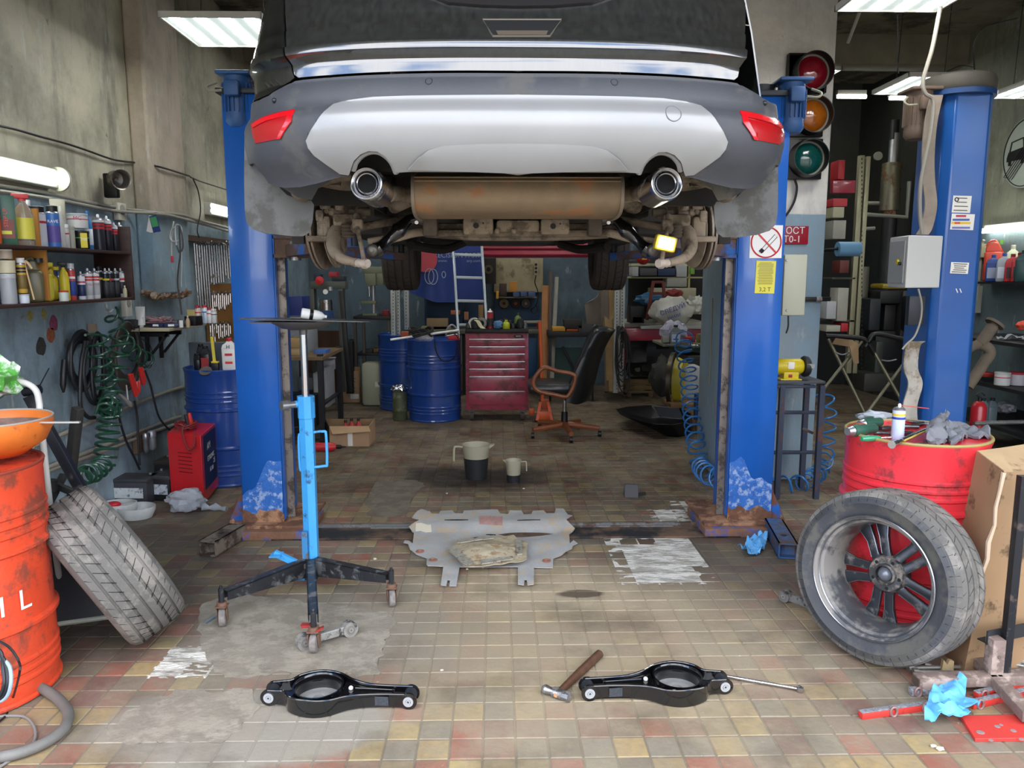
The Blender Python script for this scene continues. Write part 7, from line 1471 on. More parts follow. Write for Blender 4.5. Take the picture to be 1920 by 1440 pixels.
b=B();crumple(b,(0,0,0),(.34,.25,.18),6,20,.35,4);o=tag(b.obj('greasy_parts',mat('3a3936',.6,var=.3,vs=20)),'pile of greasy grey parts filling the wooden crate','parts',kind='stuff');o.location=P(1198,712,cY+.16)
# canisters and cartons on the left
def jerry(label,x0,y0,x1,y1,col,capx=None,cap='b03030',Y=None,**k):
 Y=Y or G((x0+x1)/2,y1).y;t=T('jerrycan',label,'jerrycan',(P((x0+x1)/2,y1,Y).x,Y,P(x0,y1,Y).z));W(pbx(B(),x0,y0,x1,y1,Y,.26,.045),'body',mat(col,.45,var=.06,bump=.1,bs=10),t)
 if capx:q=P(capx[0],capx[1],Y+.1 if capx[1]<=y0+2 else Y);W(B().cyl(q,q+(V((0,0,.03))if capx[1]<=y0+2 else V((0,-.03,0))),.026,n=14),'cap',mat(cap,.4),t)
 return t
j_=jerry('tall cloudy white jerrycan standing beside the flattened carton',677,681,727,762,'a4a68f',(717,681),'a05040');jY2=G(702,762).y;W(pbx(B(),703,716,713,726,jY2-.004,.006),'torn_label',PAPER,j_);W(pbx(B(),684,683,716,689,jY2+.02,.1),'grip_recess',mat('8d8f7a',.5),j_)
jerry('clouded grey jerrycan with a red cap lying under the red rack',1190,666,1240,699,'6c6d66',(1237,684),'a8262c',Y=9.2);jerry('white jerrycan on the floor behind the blue spiral hose',1271,687,1318,758,'a7aaa8',Y=7.9)
b=B();q=G(748,791);t=T('army_canister','green canister topped with crumpled foil beside the big blue drum','canister',(q.x,q.y+.1,0));b.lathe([(0,0),(.075,0),(.08,.02),(.078,.10),(.083,.11),(.078,.12),(.08,.27),(.075,.30),(.06,.32)],n=24);b.obj('body',mat('43482f',.55,var=.2,d='77765f',da=.35,ds=14),t);b=B();crumple(b,(0,0,.30),(.17,.15,.09),2,22,.25,5);b.obj('foil',mat('c9ccd0',.15,m=1),t)
b=B();crumple(b,(0,0,0),(.16,.2,.38),3,16,.25);o=tag(b.obj('pale_bag',mat('8d8c82',.6)),'pale crumpled bag squeezed between the jerrycan and the drums','bag');o.location=G(738,762)
eY=G(660,757).y;ec=T('flattened_carton','cardboard carton printed EX standing behind the checker plate','carton',tuple(G(660,757)));W(pbx(B(),640,696,674,755,eY,.02),'front_sheet',CARD,ec);W(pbx(B(),641,688,676,752,eY+.05,.02),'back_sheet',CARDD,ec);text('E X',ec,tuple(P(648,721,eY-.004)),(pi/2,0,0),.06,PR,world=True);W(pbx(B(),657,739,673,748,eY-.003,.004),'white_label',PAPER,ec)
for y in(709,715,727,733):W(pbx(B(),648+(y%3)*3,y,664+(y%3)*3,y+1,eY-.003,.003),'printed_line',PR,ec)
cp_=T('checker_plate','bright aluminium checker plate standing on edge','plate',tuple(G(633,758)));W(pbx(B(),625,680,641,758,eY-.05,.012),'plate',ALU,cp_);b=B()
for i in range(14):q=P(629+4*(i%2)+2,684+i*5.3,eY-.053);b.box(q,(.05,.006,.012),rot=(0,R(45 if i%2 else-45),0))
W(b,'raised_bar',ALU,cp_)
bxY=G(655,838).y;ob=T('open_carton','open cardboard carton with black-capped bottles on the inner floor','carton',tuple(G(650,838)));a0_,a1_=G(618,838),G(695,833);zc_=P(618,800,bxY).z
W(B().box(((a0_.x+a1_.x)/2,bxY+.02,zc_/2),(a1_.x-a0_.x,.005,zc_)),'front',CARD,ob);W(B().box((a1_.x,bxY+.20,zc_/2),(.005,.36,zc_)),'side',CARD,ob);W(B().box((a0_.x-.06,bxY+.2,zc_/2),(.005,.38,zc_),rot=.3),'side',mat('2f2a28',.7),ob);W(B().box(((a0_.x+a1_.x)/2-.08,bxY+.38,zc_/2),(a1_.x-a0_.x+.15,.005,zc_)),'back',CARDD,ob)
b=B();b.add([(a0_.x,bxY+.017,zc_),(a1_.x,bxY+.017,zc_),(a1_.x+.03,bxY-.06,zc_-.035),(a0_.x+.05,bxY-.08,zc_-.055)],[(0,1,2,3)]);W(b,'flap',CARD,ob,solid=.004);W(B().box((a0_.x+.19,bxY+.014,zc_*.45),(.045,.002,zc_*.85)),'tape_label',PAPER,ob)
for i,x in enumerate((648,659,672)):bottle('round',['left black-capped bottle in the open carton, lowest','middle black-capped red bottle in the open carton','right black-capped red bottle in the open carton'][i],(P(x,790,bxY+.25).x,bxY+.25,.01),zc_+.01+.02*(i>0),.035,'a83a34','16181a',cat='bottle')
t=T('red_bottle','red bottle lying on its side behind the blue jack','bottle',tuple(G(610,846)+V((0,0,.04))),rot=(0,R(90),.0));b=B();b.lathe([(0,-.1),(.038,-.1),(.04,-.08),(.04,.06),(.02,.10),(.0,.10)],n=20);b.obj('body',mat('c02a2e',.35),t);B().lathe([(0,.10),(.018,.10),(.018,.14),(.008,.15),(.005,.19),(0,.19)],n=14).obj('cap',BLACK,t)
# left shelving and workbench
lsh=T('left_rack','dark rack with a wooden board against the left, full of bins and cartons','rack',(-1.9,7.4,0));LY=7.3
W(B().box((-2.12,7.55,P(575,668,LY).z),(1.0,.95,.03)),'board',mat('6e5a3c',.7,var=.2),lsh)
for x in(-1.66,-2.55):
 for y in(7.15,8.0):W(B().box((x,y,.42),(.05,.05,.84)),'leg',DARK,lsh)
W(B().box((-2.1,7.6,.35),(.9,.8,.02)),'lower_board',DARK,lsh)
pb('clear_crate','clear plastic crate with a red lid on the wooden rack board','crate',545,618,578,665,LY+.2,.4,mat('8d949a',.3,var=.1));pb('red_lid','','',540,613,573,620,LY+.2,.42,mat('a8222c',.5),par=bpy.data.objects['clear_crate']);pb('blue_bin','dark blue stacking bin high on the left rack','bin',532,556,567,592,LY+.1,.3,'16296a')
for i,(x0,y0,x1,y1,c_)in enumerate(((538,634,562,652,'9c8154'),(538,652,561,672,'a18a60'),(540,596,566,606,'9a9c9c'))):pb('small_carton',['upper','lower','clear shallow'][i]+' small carton on the left rack behind the column','carton',x0,y0,x1,y1,LY-.05+.02*i,.2,c_)
pb('blue_tub','flat blue plastic tub on the end of the wooden board','tub',588,657,611,668,LY+.1,.2,'3a62a8')
for i,(x0,y0,x1,y1,c_)in enumerate(((588,700,602,770,'9b9d9b'),(603,690,614,764,'8c8f90'),(560,708,587,738,'5d6266'),(545,742,592,800,'17191b'),(604,676,622,696,'9a9ca0'))):pb('storage_bin',['tall grey bin end','second grey bin end','dull grey box on the lower rack','black bin on the floor','pale metal box at the rack edge'][i]+' under the left rack','bin',x0,y0,x1,y1,LY+(.0,.25,.2,-.2,.5)[i],.35,c_)
gp_=T('hydraulic_press','green-grey workshop press with red knob, gauge and chrome ram on the left','press',(P(620,700,8.6).x,8.6,0));GG=mat('4b4f47',.5,var=.1)
W(pbx(B(),582,528,647,542,8.6,.18),'head_beam',GG,gp_)
for x0,x1 in((583,592),(636,646)):W(pbx(B(),x0,540,x1,735,8.6,.12),'upright',GG,gp_)
q=P(600,526,8.45);W(B().lathe([(0,0),(.045,0),(.045,.03),(0,.04)],q,(0,-1,0),24),'red_knob',mat('c01e26',.4),gp_);q=P(611,547,8.5);W(B().lathe([(0,0),(.028,0),(.028,.02),(0,.02)],q,(0,-1,0),20),'gauge',WHITE,gp_)
W(cyl_at(611,562,592,8.6,.07),'chrome_ram',CHR,gp_);W(cyl_at(611,582,600,8.55,.08),'blue_ring',mat('2c4a78',.5),gp_);W(cyl_at(619,538,545,8.5,.03),'valve',ALU,gp_)
for i,(x0,y0,x1,y1,c_)in enumerate(((588,514,600,526,'1f2a3a'),(616,510,632,520,'9a2028'),(622,518,645,527,'222426'))):pb('tool_case',['navy','red','black'][i]+' tool case on the top beam of the press','case',x0,y0,x1,y1,8.6,.15,c_)
W(pbx(B(),560,620,650,735,8.95,.05),'wooden_back',mat('4a2f20',.7),gp_)
b=B();bar(b,P(640,545,8.4),P(656,735,8.4),.05);tag(b.obj('leaning_beam',DARK),'dark steel beam leaning right of the press','beam')
pb('red_stand','narrow red steel stand behind the checker plate','stand',640,640,646,735,8.9,.08,'a01420');pb('dark_cabinet','dark open cabinet frame left of the drill bench','cabinet',648,640,662,738,9.3,.3,'15171a')
dp=T('drill_press','pale green bench drill press on a dark bench at the back left','drill press',(P(696,590,9.6).x,9.6,.9));GP=mat('71755c',.5,var=.1)
for nm,q in(('head',(684,513,704,535)),('motor',(706,512,718,534)),('belt_cover',(680,500,716,513)),('table',(677,564,704,570)),('base',(680,588,706,593))):W(pbx(B(),*q,9.55 if nm!='head' else 9.5,.16),nm,GP,dp)
W(cyl_at(699,512,590,9.62,.025),'column',ALU,dp);W(cyl_at(692,535,556,9.56,.016),'chuck',CHR,dp)
wbn=T('drill_bench','dark workbench carrying the drill press','bench',(P(700,735,9.5).x,9.5,0));W(pbx(B(),662,593,732,600,9.4,.6),'top',DARK,wbn);W(pbx(B(),670,662,730,667,9.4,.5),'shelf',DARK,wbn)
for x in(664,680,727):W(pbx(B(),x,600,x+5,738,9.42,.06),'leg',mat('4a443c',.6),wbn)
for i,(x0,y0,x1,y1,c_)in enumerate(((700,653,716,662,'6d5228'),(717,648,726,662,'a01f28'),(684,655,698,662,'2c2c2a'),(716,582,728,593,'7c1d22'),(722,640,730,648,'3b3b38'))):pb('bench_part',['brown lump','red part','black lump','red grinder','grey part'][i]+' on the drill bench','part',x0,y0,x1,y1,9.45,.12,c_)
# perforated posts
def post(label,x0,x1,y0,y1,Y,col='a5a8a4'):
 t=T('rack_post',label,'post',(P(x0,y1,Y).x,Y,0));o=W(pbx(B(),x0,y0,x1,y1,Y,.06,.002),'profile',mat(col,.5,m=.3,var=.15),t);b=B()
 for k in range(int((y1-y0)/6)):q=P((x0+x1)/2,y0+3+k*6,Y-.001);b.box(q,(.008,.002,.016))
 W(b,'slot_row',BLACK,o)
for a in(('white perforated steel post left of the blue drums',733,741,470,737,9.0),('second perforated post close behind the first',743,750,480,737,9.15),('third shorter post beside the blue poster',757,766,480,618,9.3),('white perforated post right of the office chair hung with cables',1152,1161,480,737,8.6),('second post right of the chair, behind the cables',1163,1171,480,735,8.7)):post(*a)
# back wall dressing
q0_,q1_=P(766,458,10.18),P(905,567,10.18);ps=T('blue_poster','large dark blue poster with white lettering on the back wall','poster',(q0_.x,10.2,q1_.z));b=B();b.grid(lambda u,v:V((q0_.x+(q1_.x-q0_.x)*u,10.2+.02*sin(u*17)*(1-v*.5),q1_.z+(q0_.z-q1_.z)*v+(.18*(1-v)*max(0,.35-u)*2-.12*(1-v)*(1-u)*0))),16,6);W(b,'banner',mat('22397a',.5,var=.1),ps,solid=.003)
text('PRECISION PARTS',ps,tuple(P(857,479,10.15)),(pi/2,0,0),.088,mat('9ba3b8',.6),world=True);text('www.                any.com',ps,tuple(P(861,489,10.15)),(pi/2,0,0),.055,mat('8a93ab',.6),world=True)
q=P(797,487,10.15);W(B().lathe([(0,0),(.16,0),(.16,.004),(0,.004)],q,(0,-1,0),28),'red_globe',mat('a83a44',.5),ps)
for x,y,r_ in((805,518,.10),(812,519,.10),(832,515,.04)):q=P(x,y,10.15);W(B().rings([(q+V((r_*.6*cos(a),0,r_*sin(a))),.006)for a in[2*pi*k/20 for k in range(20)]],5,closed=True),'ring_drawing',mat('8f98b0',.6),ps)
b=B();bz=P(1000,470,10.3).z;rbm=T('red_beam','long crimson steel beam across the back under the car','beam',(P(900,470,10.3).x,10.3,bz));RBM=mat('8e2438',.35,var=.1,coat=.3);a,c=P(800,470,10.3),P(1175,472,10.3);vs=[(-.02,.09),(.03,.09),(.05,.03),(.03,.0),(.05,-.05),(.03,-.09),(-.02,-.09)]
b.prism(vs,(a.x,10.3,bz),(0,-1,0),(0,0,1),(c.x-a.x,0,0));W(b,'beam',RBM,rbm,bev=.006)
pb('plaster_panel','bare cream plasterboard panel on the back wall above the pegboard','panel',926,484,1018,548,10.75,.1,mat('a99d7c',.7,var=.15,vs=4,d='7b7058',da=.35,ds=4));pb('wall_radio','dark square radio with a round dial on the back wall','radio',906,484,930,532,10.6,.12,'2a241c');q=P(916,505,10.58);tag(B().lathe([(.03,0),(.06,0),(.06,.02),(.03,.02)],q,(0,-1,0),24,close=True).obj('speaker_ring',mat('5c4c34',.5)),'round speaker ring on the dark radio','speaker')
PEG=mat('2e4560',.6,var=.12)
for i,(x0,x1,y0,y1)in enumerate(((796,868,556,614),(870,905,562,614),(928,1011,556,612))):pb('pegboard',['left','middle','right'][i]+' blue tool pegboard above the back bench','pegboard',x0,y0,x1,y1,10.7,.04,PEG)
for x0,x1,y in((797,865,556),(930,1006,557)):pb('narrow_shelf','narrow pale shelf above the '+('left' if x0<900 else 'right')+' pegboard','shelf',x0,y,x1,y+2,10.5,.2,'a49a7c')
for i,(x0,y0,x1,y1,c_,lb)in enumerate(((800,547,850,556,'6d1a22','long dark red tool case'),(812,535,845,547,'a01c24','bright red tool case'),(936,532,950,555,'3a2a22','brown tin'),(956,528,970,547,'b57a2c','orange notebook'),(962,547,974,556,'3c4f78','first blue bin'),(976,547,988,556,'3c4f78','second blue bin'),(990,547,1004,556,'3c4f78','third blue bin'),(930,545,935,560,'c9922a','yellow tool'),(800,597,840,622,'80694a','open brown carton'),(790,612,845,624,'8f8558','long beige carton'),(845,582,862,590,'a8603c','orange grip'),(870,585,878,600,'9c6a4a','brown roll'),(897,572,906,608,'8a6a40','wooden board'),(975,602,1018,606,'9a9588','stack of papers'),(1005,606,1012,612,'8a1f28','red tray'))):pb('bench_item',lb+(' on the shelf above the pegboard' if i<8 else ' at the back bench'),lb.split()[-1],x0,y0,x1,y1,10.42 if i<8 else 10.2,.14,c_)
for i,x in enumerate((945,967,986)):q=P(x,569,10.66);t=T('saw_disc',['left','middle','right'][i]+' round disc hanging on the right pegboard','disc',tuple(q),0,'discs on the pegboard');W(B().lathe([(.02,0),(.062,0),(.066,.006),(.062,.012),(.02,.012)],q,(0,-1,0),28,close=True),'rim',mat(('6b5a44','141414','3a3734')[i],.4,m=.4),t);W(B().lathe([(0,0),(.025,0),(.02,.02),(0,.02)],q,(0,-1,0),16),'hub',mat(('2d2620','b8402c','8a8680')[i],.5),t)
ps_=T('power_strip','cream power strip hanging on the back wall','power strip',tuple(P(1005,516,10.6)));W(pbx(B(),1001,489,1009,516,10.65,.05),'housing',mat('b5a888',.5),ps_)
for y in(496,503,510):q=P(1005,y,10.64);W(B().lathe([(0,0),(.018,0),(.018,.004),(0,.004)],q,(0,-1,0),14),'outlet',DARK,ps_)
cable('black cable dangling from the power strip',[P(x,y,10.55)for x,y in[(1005,516),(1003,530),(1008,545),(1009,560),(1003,575),(996,580),(1000,588),(1008,583),(1006,572)]],.007,BLACK)
# bench, ladder, boards
wb2=T('back_bench','long grey workbench along the back wall with a blue door','bench',(P(900,700,10).x,10,0));W(pbx(B(),790,620,1012,626,9.9,.7),'top',mat('5d5c50',.6),wb2)
for x in(792,862,1008):W(pbx(B(),x,626,x+5,752,9.92,.06),'leg',mat('4b4a42',.6),wb2)
W(pbx(B(),991,634,1006,705,9.93,.02),'blue_door',mat('23486b',.5),wb2);W(pbx(B(),866,626,990,745,10.0,.5),'cabinet',mat('3a3c38',.6),wb2)
ld=T('aluminium_ladder','aluminium ladder leaning on the back wall between drum and tool chest','ladder',(P(880,640,9.3).x,9.3,0));b1=[P(849,456,10.0),P(860,640,9.3)];b2=[P(903,458,10.0),P(914,640,9.3)]
for r_ in(b1,b2):b=B();bar(b,r_[0],r_[1],.03,.06);W(b,'rail',mat('9aa4a8',.4,m=.5),ld)
for k in(.12,.36,.60,.84):b=B();bar(b,b1[0].lerp(b1[1],k),b2[0].lerp(b2[1],k),.03,.035);W(b,'rung',mat('b3bcbe',.4,m=.4),ld)
for i,(x0,y0,x1,y1,w_,c_)in enumerate(((1024,536,1020,735,.10,'8b5a26'),(1033,508,1028,735,.04,'3a261a'),(1044,520,1034,730,.05,'77756a'),(1141,520,1148,735,.14,'7d6234'),(1132,530,1138,735,.05,'4a3a24'))):b=B();bar(b,P(x0,y0,10.1),P(x1,y1,9.3),w_,.03);tag(b.obj('leaning_board',mat(c_,.6,var=.15)),['wide orange-brown plank','dark narrow plank','grey metal straightedge','wide brown plank behind the chair','thin dark lath behind the chair'][i]+' leaning at the back','board')
bt2=T('dark_table','dark steel table with a teal panel behind the office chair','table',(P(1070,730,9.4).x,9.4,0));W(pbx(B(),1028,622,1115,632,9.4,.5),'top',DARK,bt2);W(pbx(B(),1038,652,1098,730,9.7,.02),'teal_panel',mat('35544f',.6),bt2);b=B();bar(b,P(1055,650,9.65),P(1080,700,9.65),.03);W(b,'brace',DARK,bt2)
for x in(1030,1110):W(pbx(B(),x,632,x+4,752,9.42,.05),'leg',DARK,bt2)
for i,(x0,y0,x1,y1,c_,lb)in enumerate(((1036,613,1060,621,'b98a2c','yellow wooden block'),(1062,617,1084,621,'9a4a20','orange chisel'),(1085,610,1130,624,'3a3c3a','grey machine casing'),(1058,600,1092,616,'26241f','row of black blocks'))):pb('table_item',lb+' on the dark table behind the chair',lb.split()[-1],x0,y0,x1,y1,9.45,.2,c_)
b=B();a=[(1096,570),(1120,556),(1124,545),(1140,545),(1142,612),(1132,618),(1100,612)];pp=[P(x,y,9.8)for x,y in a];patch([(p.x,p.z)for p in pp],lambda x,z:V((x,9.8+.04*sin(x*20),z)),.1,'x',mat('6d645a',.8,var=.1),T('folded_carpet','stiff grey-brown carpet piece standing behind the chair','carpet',tuple(pp[-1])),thick=.01).name='sheet'
for i in range(9):cable(NTH[i]+' black cable loop hanging on the white post right of the chair',[P(1160+i*1.2+(5+i)*cos(a)+rnd(-3,3),640+i*5+(30+i*4)*sin(a)+rnd(-4,4),8.5-.01*i)for a in[2*pi*k/8 for k in range(9)]],.007,RBK,'cable_coil','cable',6,4,'cable coils on the white post')
# red rack on the right with its load
rk=T('red_rack','crimson pallet rack with cream boards at the back right','rack',(P(1240,640,9.0).x,9.0,0));W(pbx(B(),1165,615,1330,639,9.0,.08,.006),'red_beam',RBM,rk);W(pbx(B(),1165,605,1330,613,9.05,.8),'board',mat('8f8f82',.6),rk);W(pbx(B(),1183,519,1318,522,9.2,.6),'upper_board',mat('9a946c',.6),rk);W(pbx(B(),1183,494,1316,499,9.2,.6),'top_board',mat('a8a588',.6),rk);W(pbx(B(),1290,498,1294,560,9.2,.4),'cream_upright',mat('a8a070',.6),rk);W(pbx(B(),1162,615,1172,700,9.05,.08),'red_upright',RBM,rk);W(pbx(B(),1178,490,1320,606,9.85,.03),'dark_back',mat('1d1e1e',.8),rk)
RI=[(1186,500,1197,518,'9c9f9c','white carton on the upper board'),(1200,503,1232,517,'3c3e3c','grey casting on the upper board'),(1234,503,1266,517,'1d3350','blue toolbox on the upper board'),(1269,497,1288,519,'a2a5a4','white paint bucket on the upper board'),(1295,493,1303,514,'6d9c3c','green carton at the end of the upper board'),(1251,521,1288,538,'8a8a80','grey bucket under the upper board'),(1222,540,1305,568,'9a947a','cream panel behind the ladder'),(1182,575,1208,606,'131415','black socket case standing open'),(1186,594,1205,606,'6f7064','grey tub on the red rack'),(1202,611,1320,617,'9c9f9a','long grey aluminium level')]
for x0,y0,x1,y1,c_,lb in RI:pb('rack_item',lb,lb.split()[1]if lb.split()[0]in('white','grey','green','blue','cream')else 'case',x0,y0,x1,y1,8.95 if y1>600 else 9.15,.25,c_)
t=T('red_helmet','glossy red helmet hanging under the car at the back right','helmet',tuple(P(1206,486,8.8)));b=B();b.ball((0,0,0),.075,18,(1,1,.85));b.obj('shell',mat('9c1418',.2,coat=1),t);B().box((0,-.06,.01),(.05,.03,.03)).obj('yellow_sticker',mat('c9a33a',.5),t)
lt=T('brown_stepladder','rusty red-brown stepladder frame standing on the red rack','stepladder',tuple(P(1225,605,8.9)));
for x0,x1 in((1225,1213),(1243,1250)):b=B();bar(b,P(x0,528,8.9),P(x1,600,8.9),.035);W(b,'rail',mat('5a2418',.6,var=.2),lt)
for y in(529,550,575):b=B();bar(b,P(1222-(y-529)*.1,y,8.9),P(1244+(y-529)*.12,y,8.9),.03);W(b,'rung',mat('5a2418',.6),lt)
def soft(name,label,cat,px,py,Y,s,m,seed,amp=.25,f=2.2):b=B();crumple(b,(0,0,0),s,seed,24,amp,f);o=tag(b.obj(name,m),label,cat);o.location=P(px,py,Y);return o
soft('blue_sheet','crumpled blue plastic sheet behind the stepladder','sheet',1225,572,9.1,(.45,.2,.14),mat('2f5878',.4,var=.2,vs=9),3)
wb_=T('carrier_bag','stuffed white carrier bag with blue letters on the red rack','bag',tuple(P(1258,612,8.7)));b=B();crumple(b,(0,0,0),(.46,.26,.34),11,30,.18,1.8);b.obj('bag',mat('a9a99f',.45,var=.12,vs=12),wb_)
text('СЛЕДУЙ',wb_,(-.02,-.155,.2),(pi/2-.1,-.35,0),.07,mat('1c2f8c',.5));text('НАМИ',wb_,(.0,-.155,.12),(pi/2,-.3,0),.05,mat('1c2f8c',.5))
soft('red_cloth','dark red cloth lump behind the carrier bag','cloth',1262,562,9.0,(.22,.15,.12),mat('6b2420',.8),5);soft('paper_pile','untidy pile of papers and manuals right of the carrier bag','papers',1304,590,8.9,(.26,.2,.2),mat('b5b5ac',.7,var=.35,vs=25),7,.4,4);soft('striped_cloth','white and blue patterned cloth on the small green table','cloth',1262,642,7.3,(.26,.18,.2),mat('a9a9b8',.7,var=.3,vs=60),9,.25,3);soft('black_bag','dark bag slumped under the red rack','bag',1222,705,9.3,(.8,.4,.55),mat('17181a',.6,var=.2),12);soft('grey_bundle','dim grey bundle on the floor right of the crate','bundle',1243,744,8.7,(.3,.3,.45),mat('33332f',.8,var=.3),14)
gt=T('green_table','low workbench with a green top beside the pier','table',(P(1300,700,7.2).x,7.2,0));W(pbx(B(),1243,645,1336,650,7.15,.5),'top',mat('6d6a55',.6,var=.2),gt);W(pbx(B(),1268,650,1330,660,7.2,.3),'green_tray',mat('2f4a38',.5),gt);W(pbx(B(),1290,668,1336,678,7.1,.4),'thick_board',mat('4a4640',.7),gt)
for x in(1318,1326):W(pbx(B(),x,676,x+5,830,7.2,.05),'leg',DARK,gt)
tz=P(1290,645,7.2).z
def tb3(px,dy=0.):return(P(px,645,7.2+dy).x,7.2+dy,tz)
bottle('flat','grey oil bottle with a blue label on the green table',tb3(1266),.185,.035,'7f8686','1a1c1e',cat='bottle',lab='c4cede',w=.10,band=['3a4f9a']);pb('clear_dish','clear plastic dish on the green table','dish',1243,630,1255,642,7.18,.08,mat('8f938c',.3));pb('olive_box','olive yellow box on the green table','box',1311,627,1333,652,7.25,.12,'7d7544');pb('red_gun','red air gun lying on the green table','air gun',1285,632,1304,642,7.15,.06,'a82a24')
b=B();b.cyl(P(1248,647,7.12),P(1290,648,7.12),.010,n=8);b.cyl(P(1290,648,7.12),P(1310,650,7.12),.018,n=10);tag(b.obj('torque_wrench',CHR),'chrome torque wrench along the front of the green table','wrench')
t=T('yellow_reel','yellow plastic hose reel with a dark metal ring under the green table','reel',tuple(P(1262,750,7.9)));q=P(1262,712,7.9);W(B().lathe([(.26,-.02),(.29,-.02),(.29,.02),(.26,.02)],q,(.9,-.4,0),36,close=True),'metal_ring',mat('4d4638',.4,m=.7),t);W(B().lathe([(0,.03),(.24,.03),(.24,.12),(0,.12)],q,(.9,-.4,0),30),'drum',mat('a89a28',.5),t)
stl=T('wooden_stool','low wooden stool beneath the white jerrycan','stool',tuple(G(1290,800)));W(pbx(B(),1258,758,1330,765,7.55,.35),'seat',mat('7a5a34',.6,var=.15),stl)
for x in(1306,1324):W(pbx(B(),x,765,x+6,812,7.45,.05),'leg',mat('7a5228',.6),stl)
px_=T('printed_carton','narrow carton lettered PRO leaning by the pier','carton',tuple(P(1312,790,6.5)));W(pbx(B(),1304,738,1322,788,6.5,.06),'carton',mat('22242c',.5),px_);text('ITPRO',px_,tuple(P(1317,764,6.49)),(pi/2,R(-90),pi*0),.065,WHITE,world=True);W(pbx(B(),1304,738,1308,788,6.495,.01),'blue_edge',mat('2b4a8c',.5),px_)
dn=T('drain_pan','big black plastic drain pan with a long spout on the floor right of the chair','drain pan',tuple(G(1235,812)));q=G(1235,795);zt6=.15
b=B();rim_=[(1153,767),(1163,778),(1200,789),(1225,795),(1262,796),(1290,790),(1296,775),(1275,763),(1222,759),(1175,762)];rp_=[G(x,y,zt6)for x,y in rim_];cx_,cy2=sum(p.x for p in rp_)/10,sum(p.y for p in rp_)/10
lo=[V((cx_+.10+(p.x-cx_)*(.82 if p.x>cx_-.1 else.30),cy2+(p.y-cy2)*.8,.0))for p in rp_];inn=[V((cx_+(p.x-cx_)*.95,cy2+(p.y-cy2)*.93,zt6-.005))for p in rp_];il=[V((p.x,p.y,.03))for p in lo];n_=10
b.add(lo+rp_+inn+il,[(i,(i+1)%n_,n_+(i+1)%n_,n_+i)for i in range(n_)]+[(n_+i,n_+(i+1)%n_,2*n_+(i+1)%n_,2*n_+i)for i in range(n_)]+[(2*n_+i,2*n_+(i+1)%n_,3*n_+(i+1)%n_,3*n_+i)for i in range(n_)]+[tuple(range(n_-1,-1,-1)),tuple(3*n_+i for i in range(n_))]);W(b,'pan',mat('101112',.35,var=.2),dn,bev=.008)
t=T('blue_spiral_hose','bright blue spiral air hose hanging from the green table and lying round the right column','hose',tuple(G(1300,880)));BH=mat('2a6fae',.3,coat=.4)
b=B();coil(b,[P(x,y,Y)for x,y,Y in[(1288,628,6.9),(1280,645,6.8),(1287,680,6.7),(1292,720,6.55),(1295,760,6.4),(1300,800,6.2),(1306,840,6.0)]]+[V(G(x,y))+V((0,0,.07))for x,y in[(1312,888),(1325,905),(1345,915),(1368,918)]],.072,21,.0075);W(b,'left_run',BH,t)
b=B();coil(b,[V(G(x,y))+V((0,0,.055))for x,y in[(1440,922),(1470,922),(1500,920),(1522,908),(1540,892)]]+[P(x,y,5.7)for x,y in[(1548,850),(1550,810),(1552,770),(1545,738)]],.062,14,.0075);W(b,'right_run',BH,t)
wl_=T('work_lamp','yellow LED work lamp switched on, clipped to the right rear suspension','lamp',tuple(P(1250,458,3.0)));q=P(1250,456,3.0);W(B().box(q+V((0,.03,0)),(.085,.04,.06),rot=(0,R(12),0),bv=.008),'yellow_body',mat('b39a2c',.5),wl_);W(B().box(q+V((0,.006,0)),(.06,.006,.042),rot=(0,R(12),0)),'light_face',mat('fffbe0',.5,emit=25),wl_)
# ================================================================ PIER AND RIGHT-HAND BAY
FY=5.69
tl=T('traffic_light','old three-lens traffic light mounted on the pier beside the car','traffic light',tuple(P(1518,335,FY)));W(pbx(B(),1478,102,1552,174,FY-.05,.05,.006),'housing',BLACK,tl)
for i,(x,y,r_,c_)in enumerate(((1521,137,.125,'7d1522'),(1521,218,.122,'9a5412'),(1513,298,.122,'0e4a44'))):
 q=P(x,y,FY-.06);s_=W(pbx(B(),1478,y-38,1548-i*3,y+38,FY-.05,.05,.004),'section',BLACK,tl);W(B().lathe([(r_,-.02),(r_+.012,-.02),(r_+.006,.09-.0),(r_,.09)],q,(0,-1,0),40,close=True),'visor',BLACK,s_);W(B().lathe([(r_-.012,.0),(r_,.0),(r_,.012),(r_-.012,.012)],q,(0,-1,0),40,close=True),'lens_ring',mat('8a8678',.5),s_)
 W(B().lathe([(0,.05),(.04,.047),(.08,.035),(r_-.012,.005),(r_-.012,0),(0,0)],q,(0,-1,0),36),'lens',mat(c_,.15,coat=.8,var=.2,vs=30),s_)
cable('black cable hanging under the traffic light',[P(x,y,FY-.04)for x,y in[(1490,336),(1494,352),(1490,375),(1480,395),(1470,408)]],.009,BLACK)
sgn=T('red_sign','red enamel sign with white letters on the blue part of the pier','sign',tuple(P(1495,458,FY)));W(pbx(B(),1452,424,1516,458,FY-.01,.012),'panel',mat('9c1628',.4),sgn)
for s_,y in(('ПОСТ',433),('Т0-1',449)):text(s_,sgn,tuple(P(1485,y,FY-.014)),(pi/2,0,0),.068,WHITE,world=True)
eb=T('switch_box','cream switch box on the outer side of the right lift column','switch box',tuple(P(1490,592,5.2)));W(pbx(B(),1469,477,1512,592,5.1,.12,.01),'cover',mat('b3b39c',.45),eb)
for y in(488,582):q=P(1475,y,5.1);W(B().lathe([(0,0),(.009,0),(.007,.006),(0,.006)],q,(0,-1,0),12),'screw',STEEL,eb)
W(B().tube([P(1478,592,5.15),P(1478,612,5.15),P(1474,625,5.15)],.006,6,3),'cable',BLACK,eb)
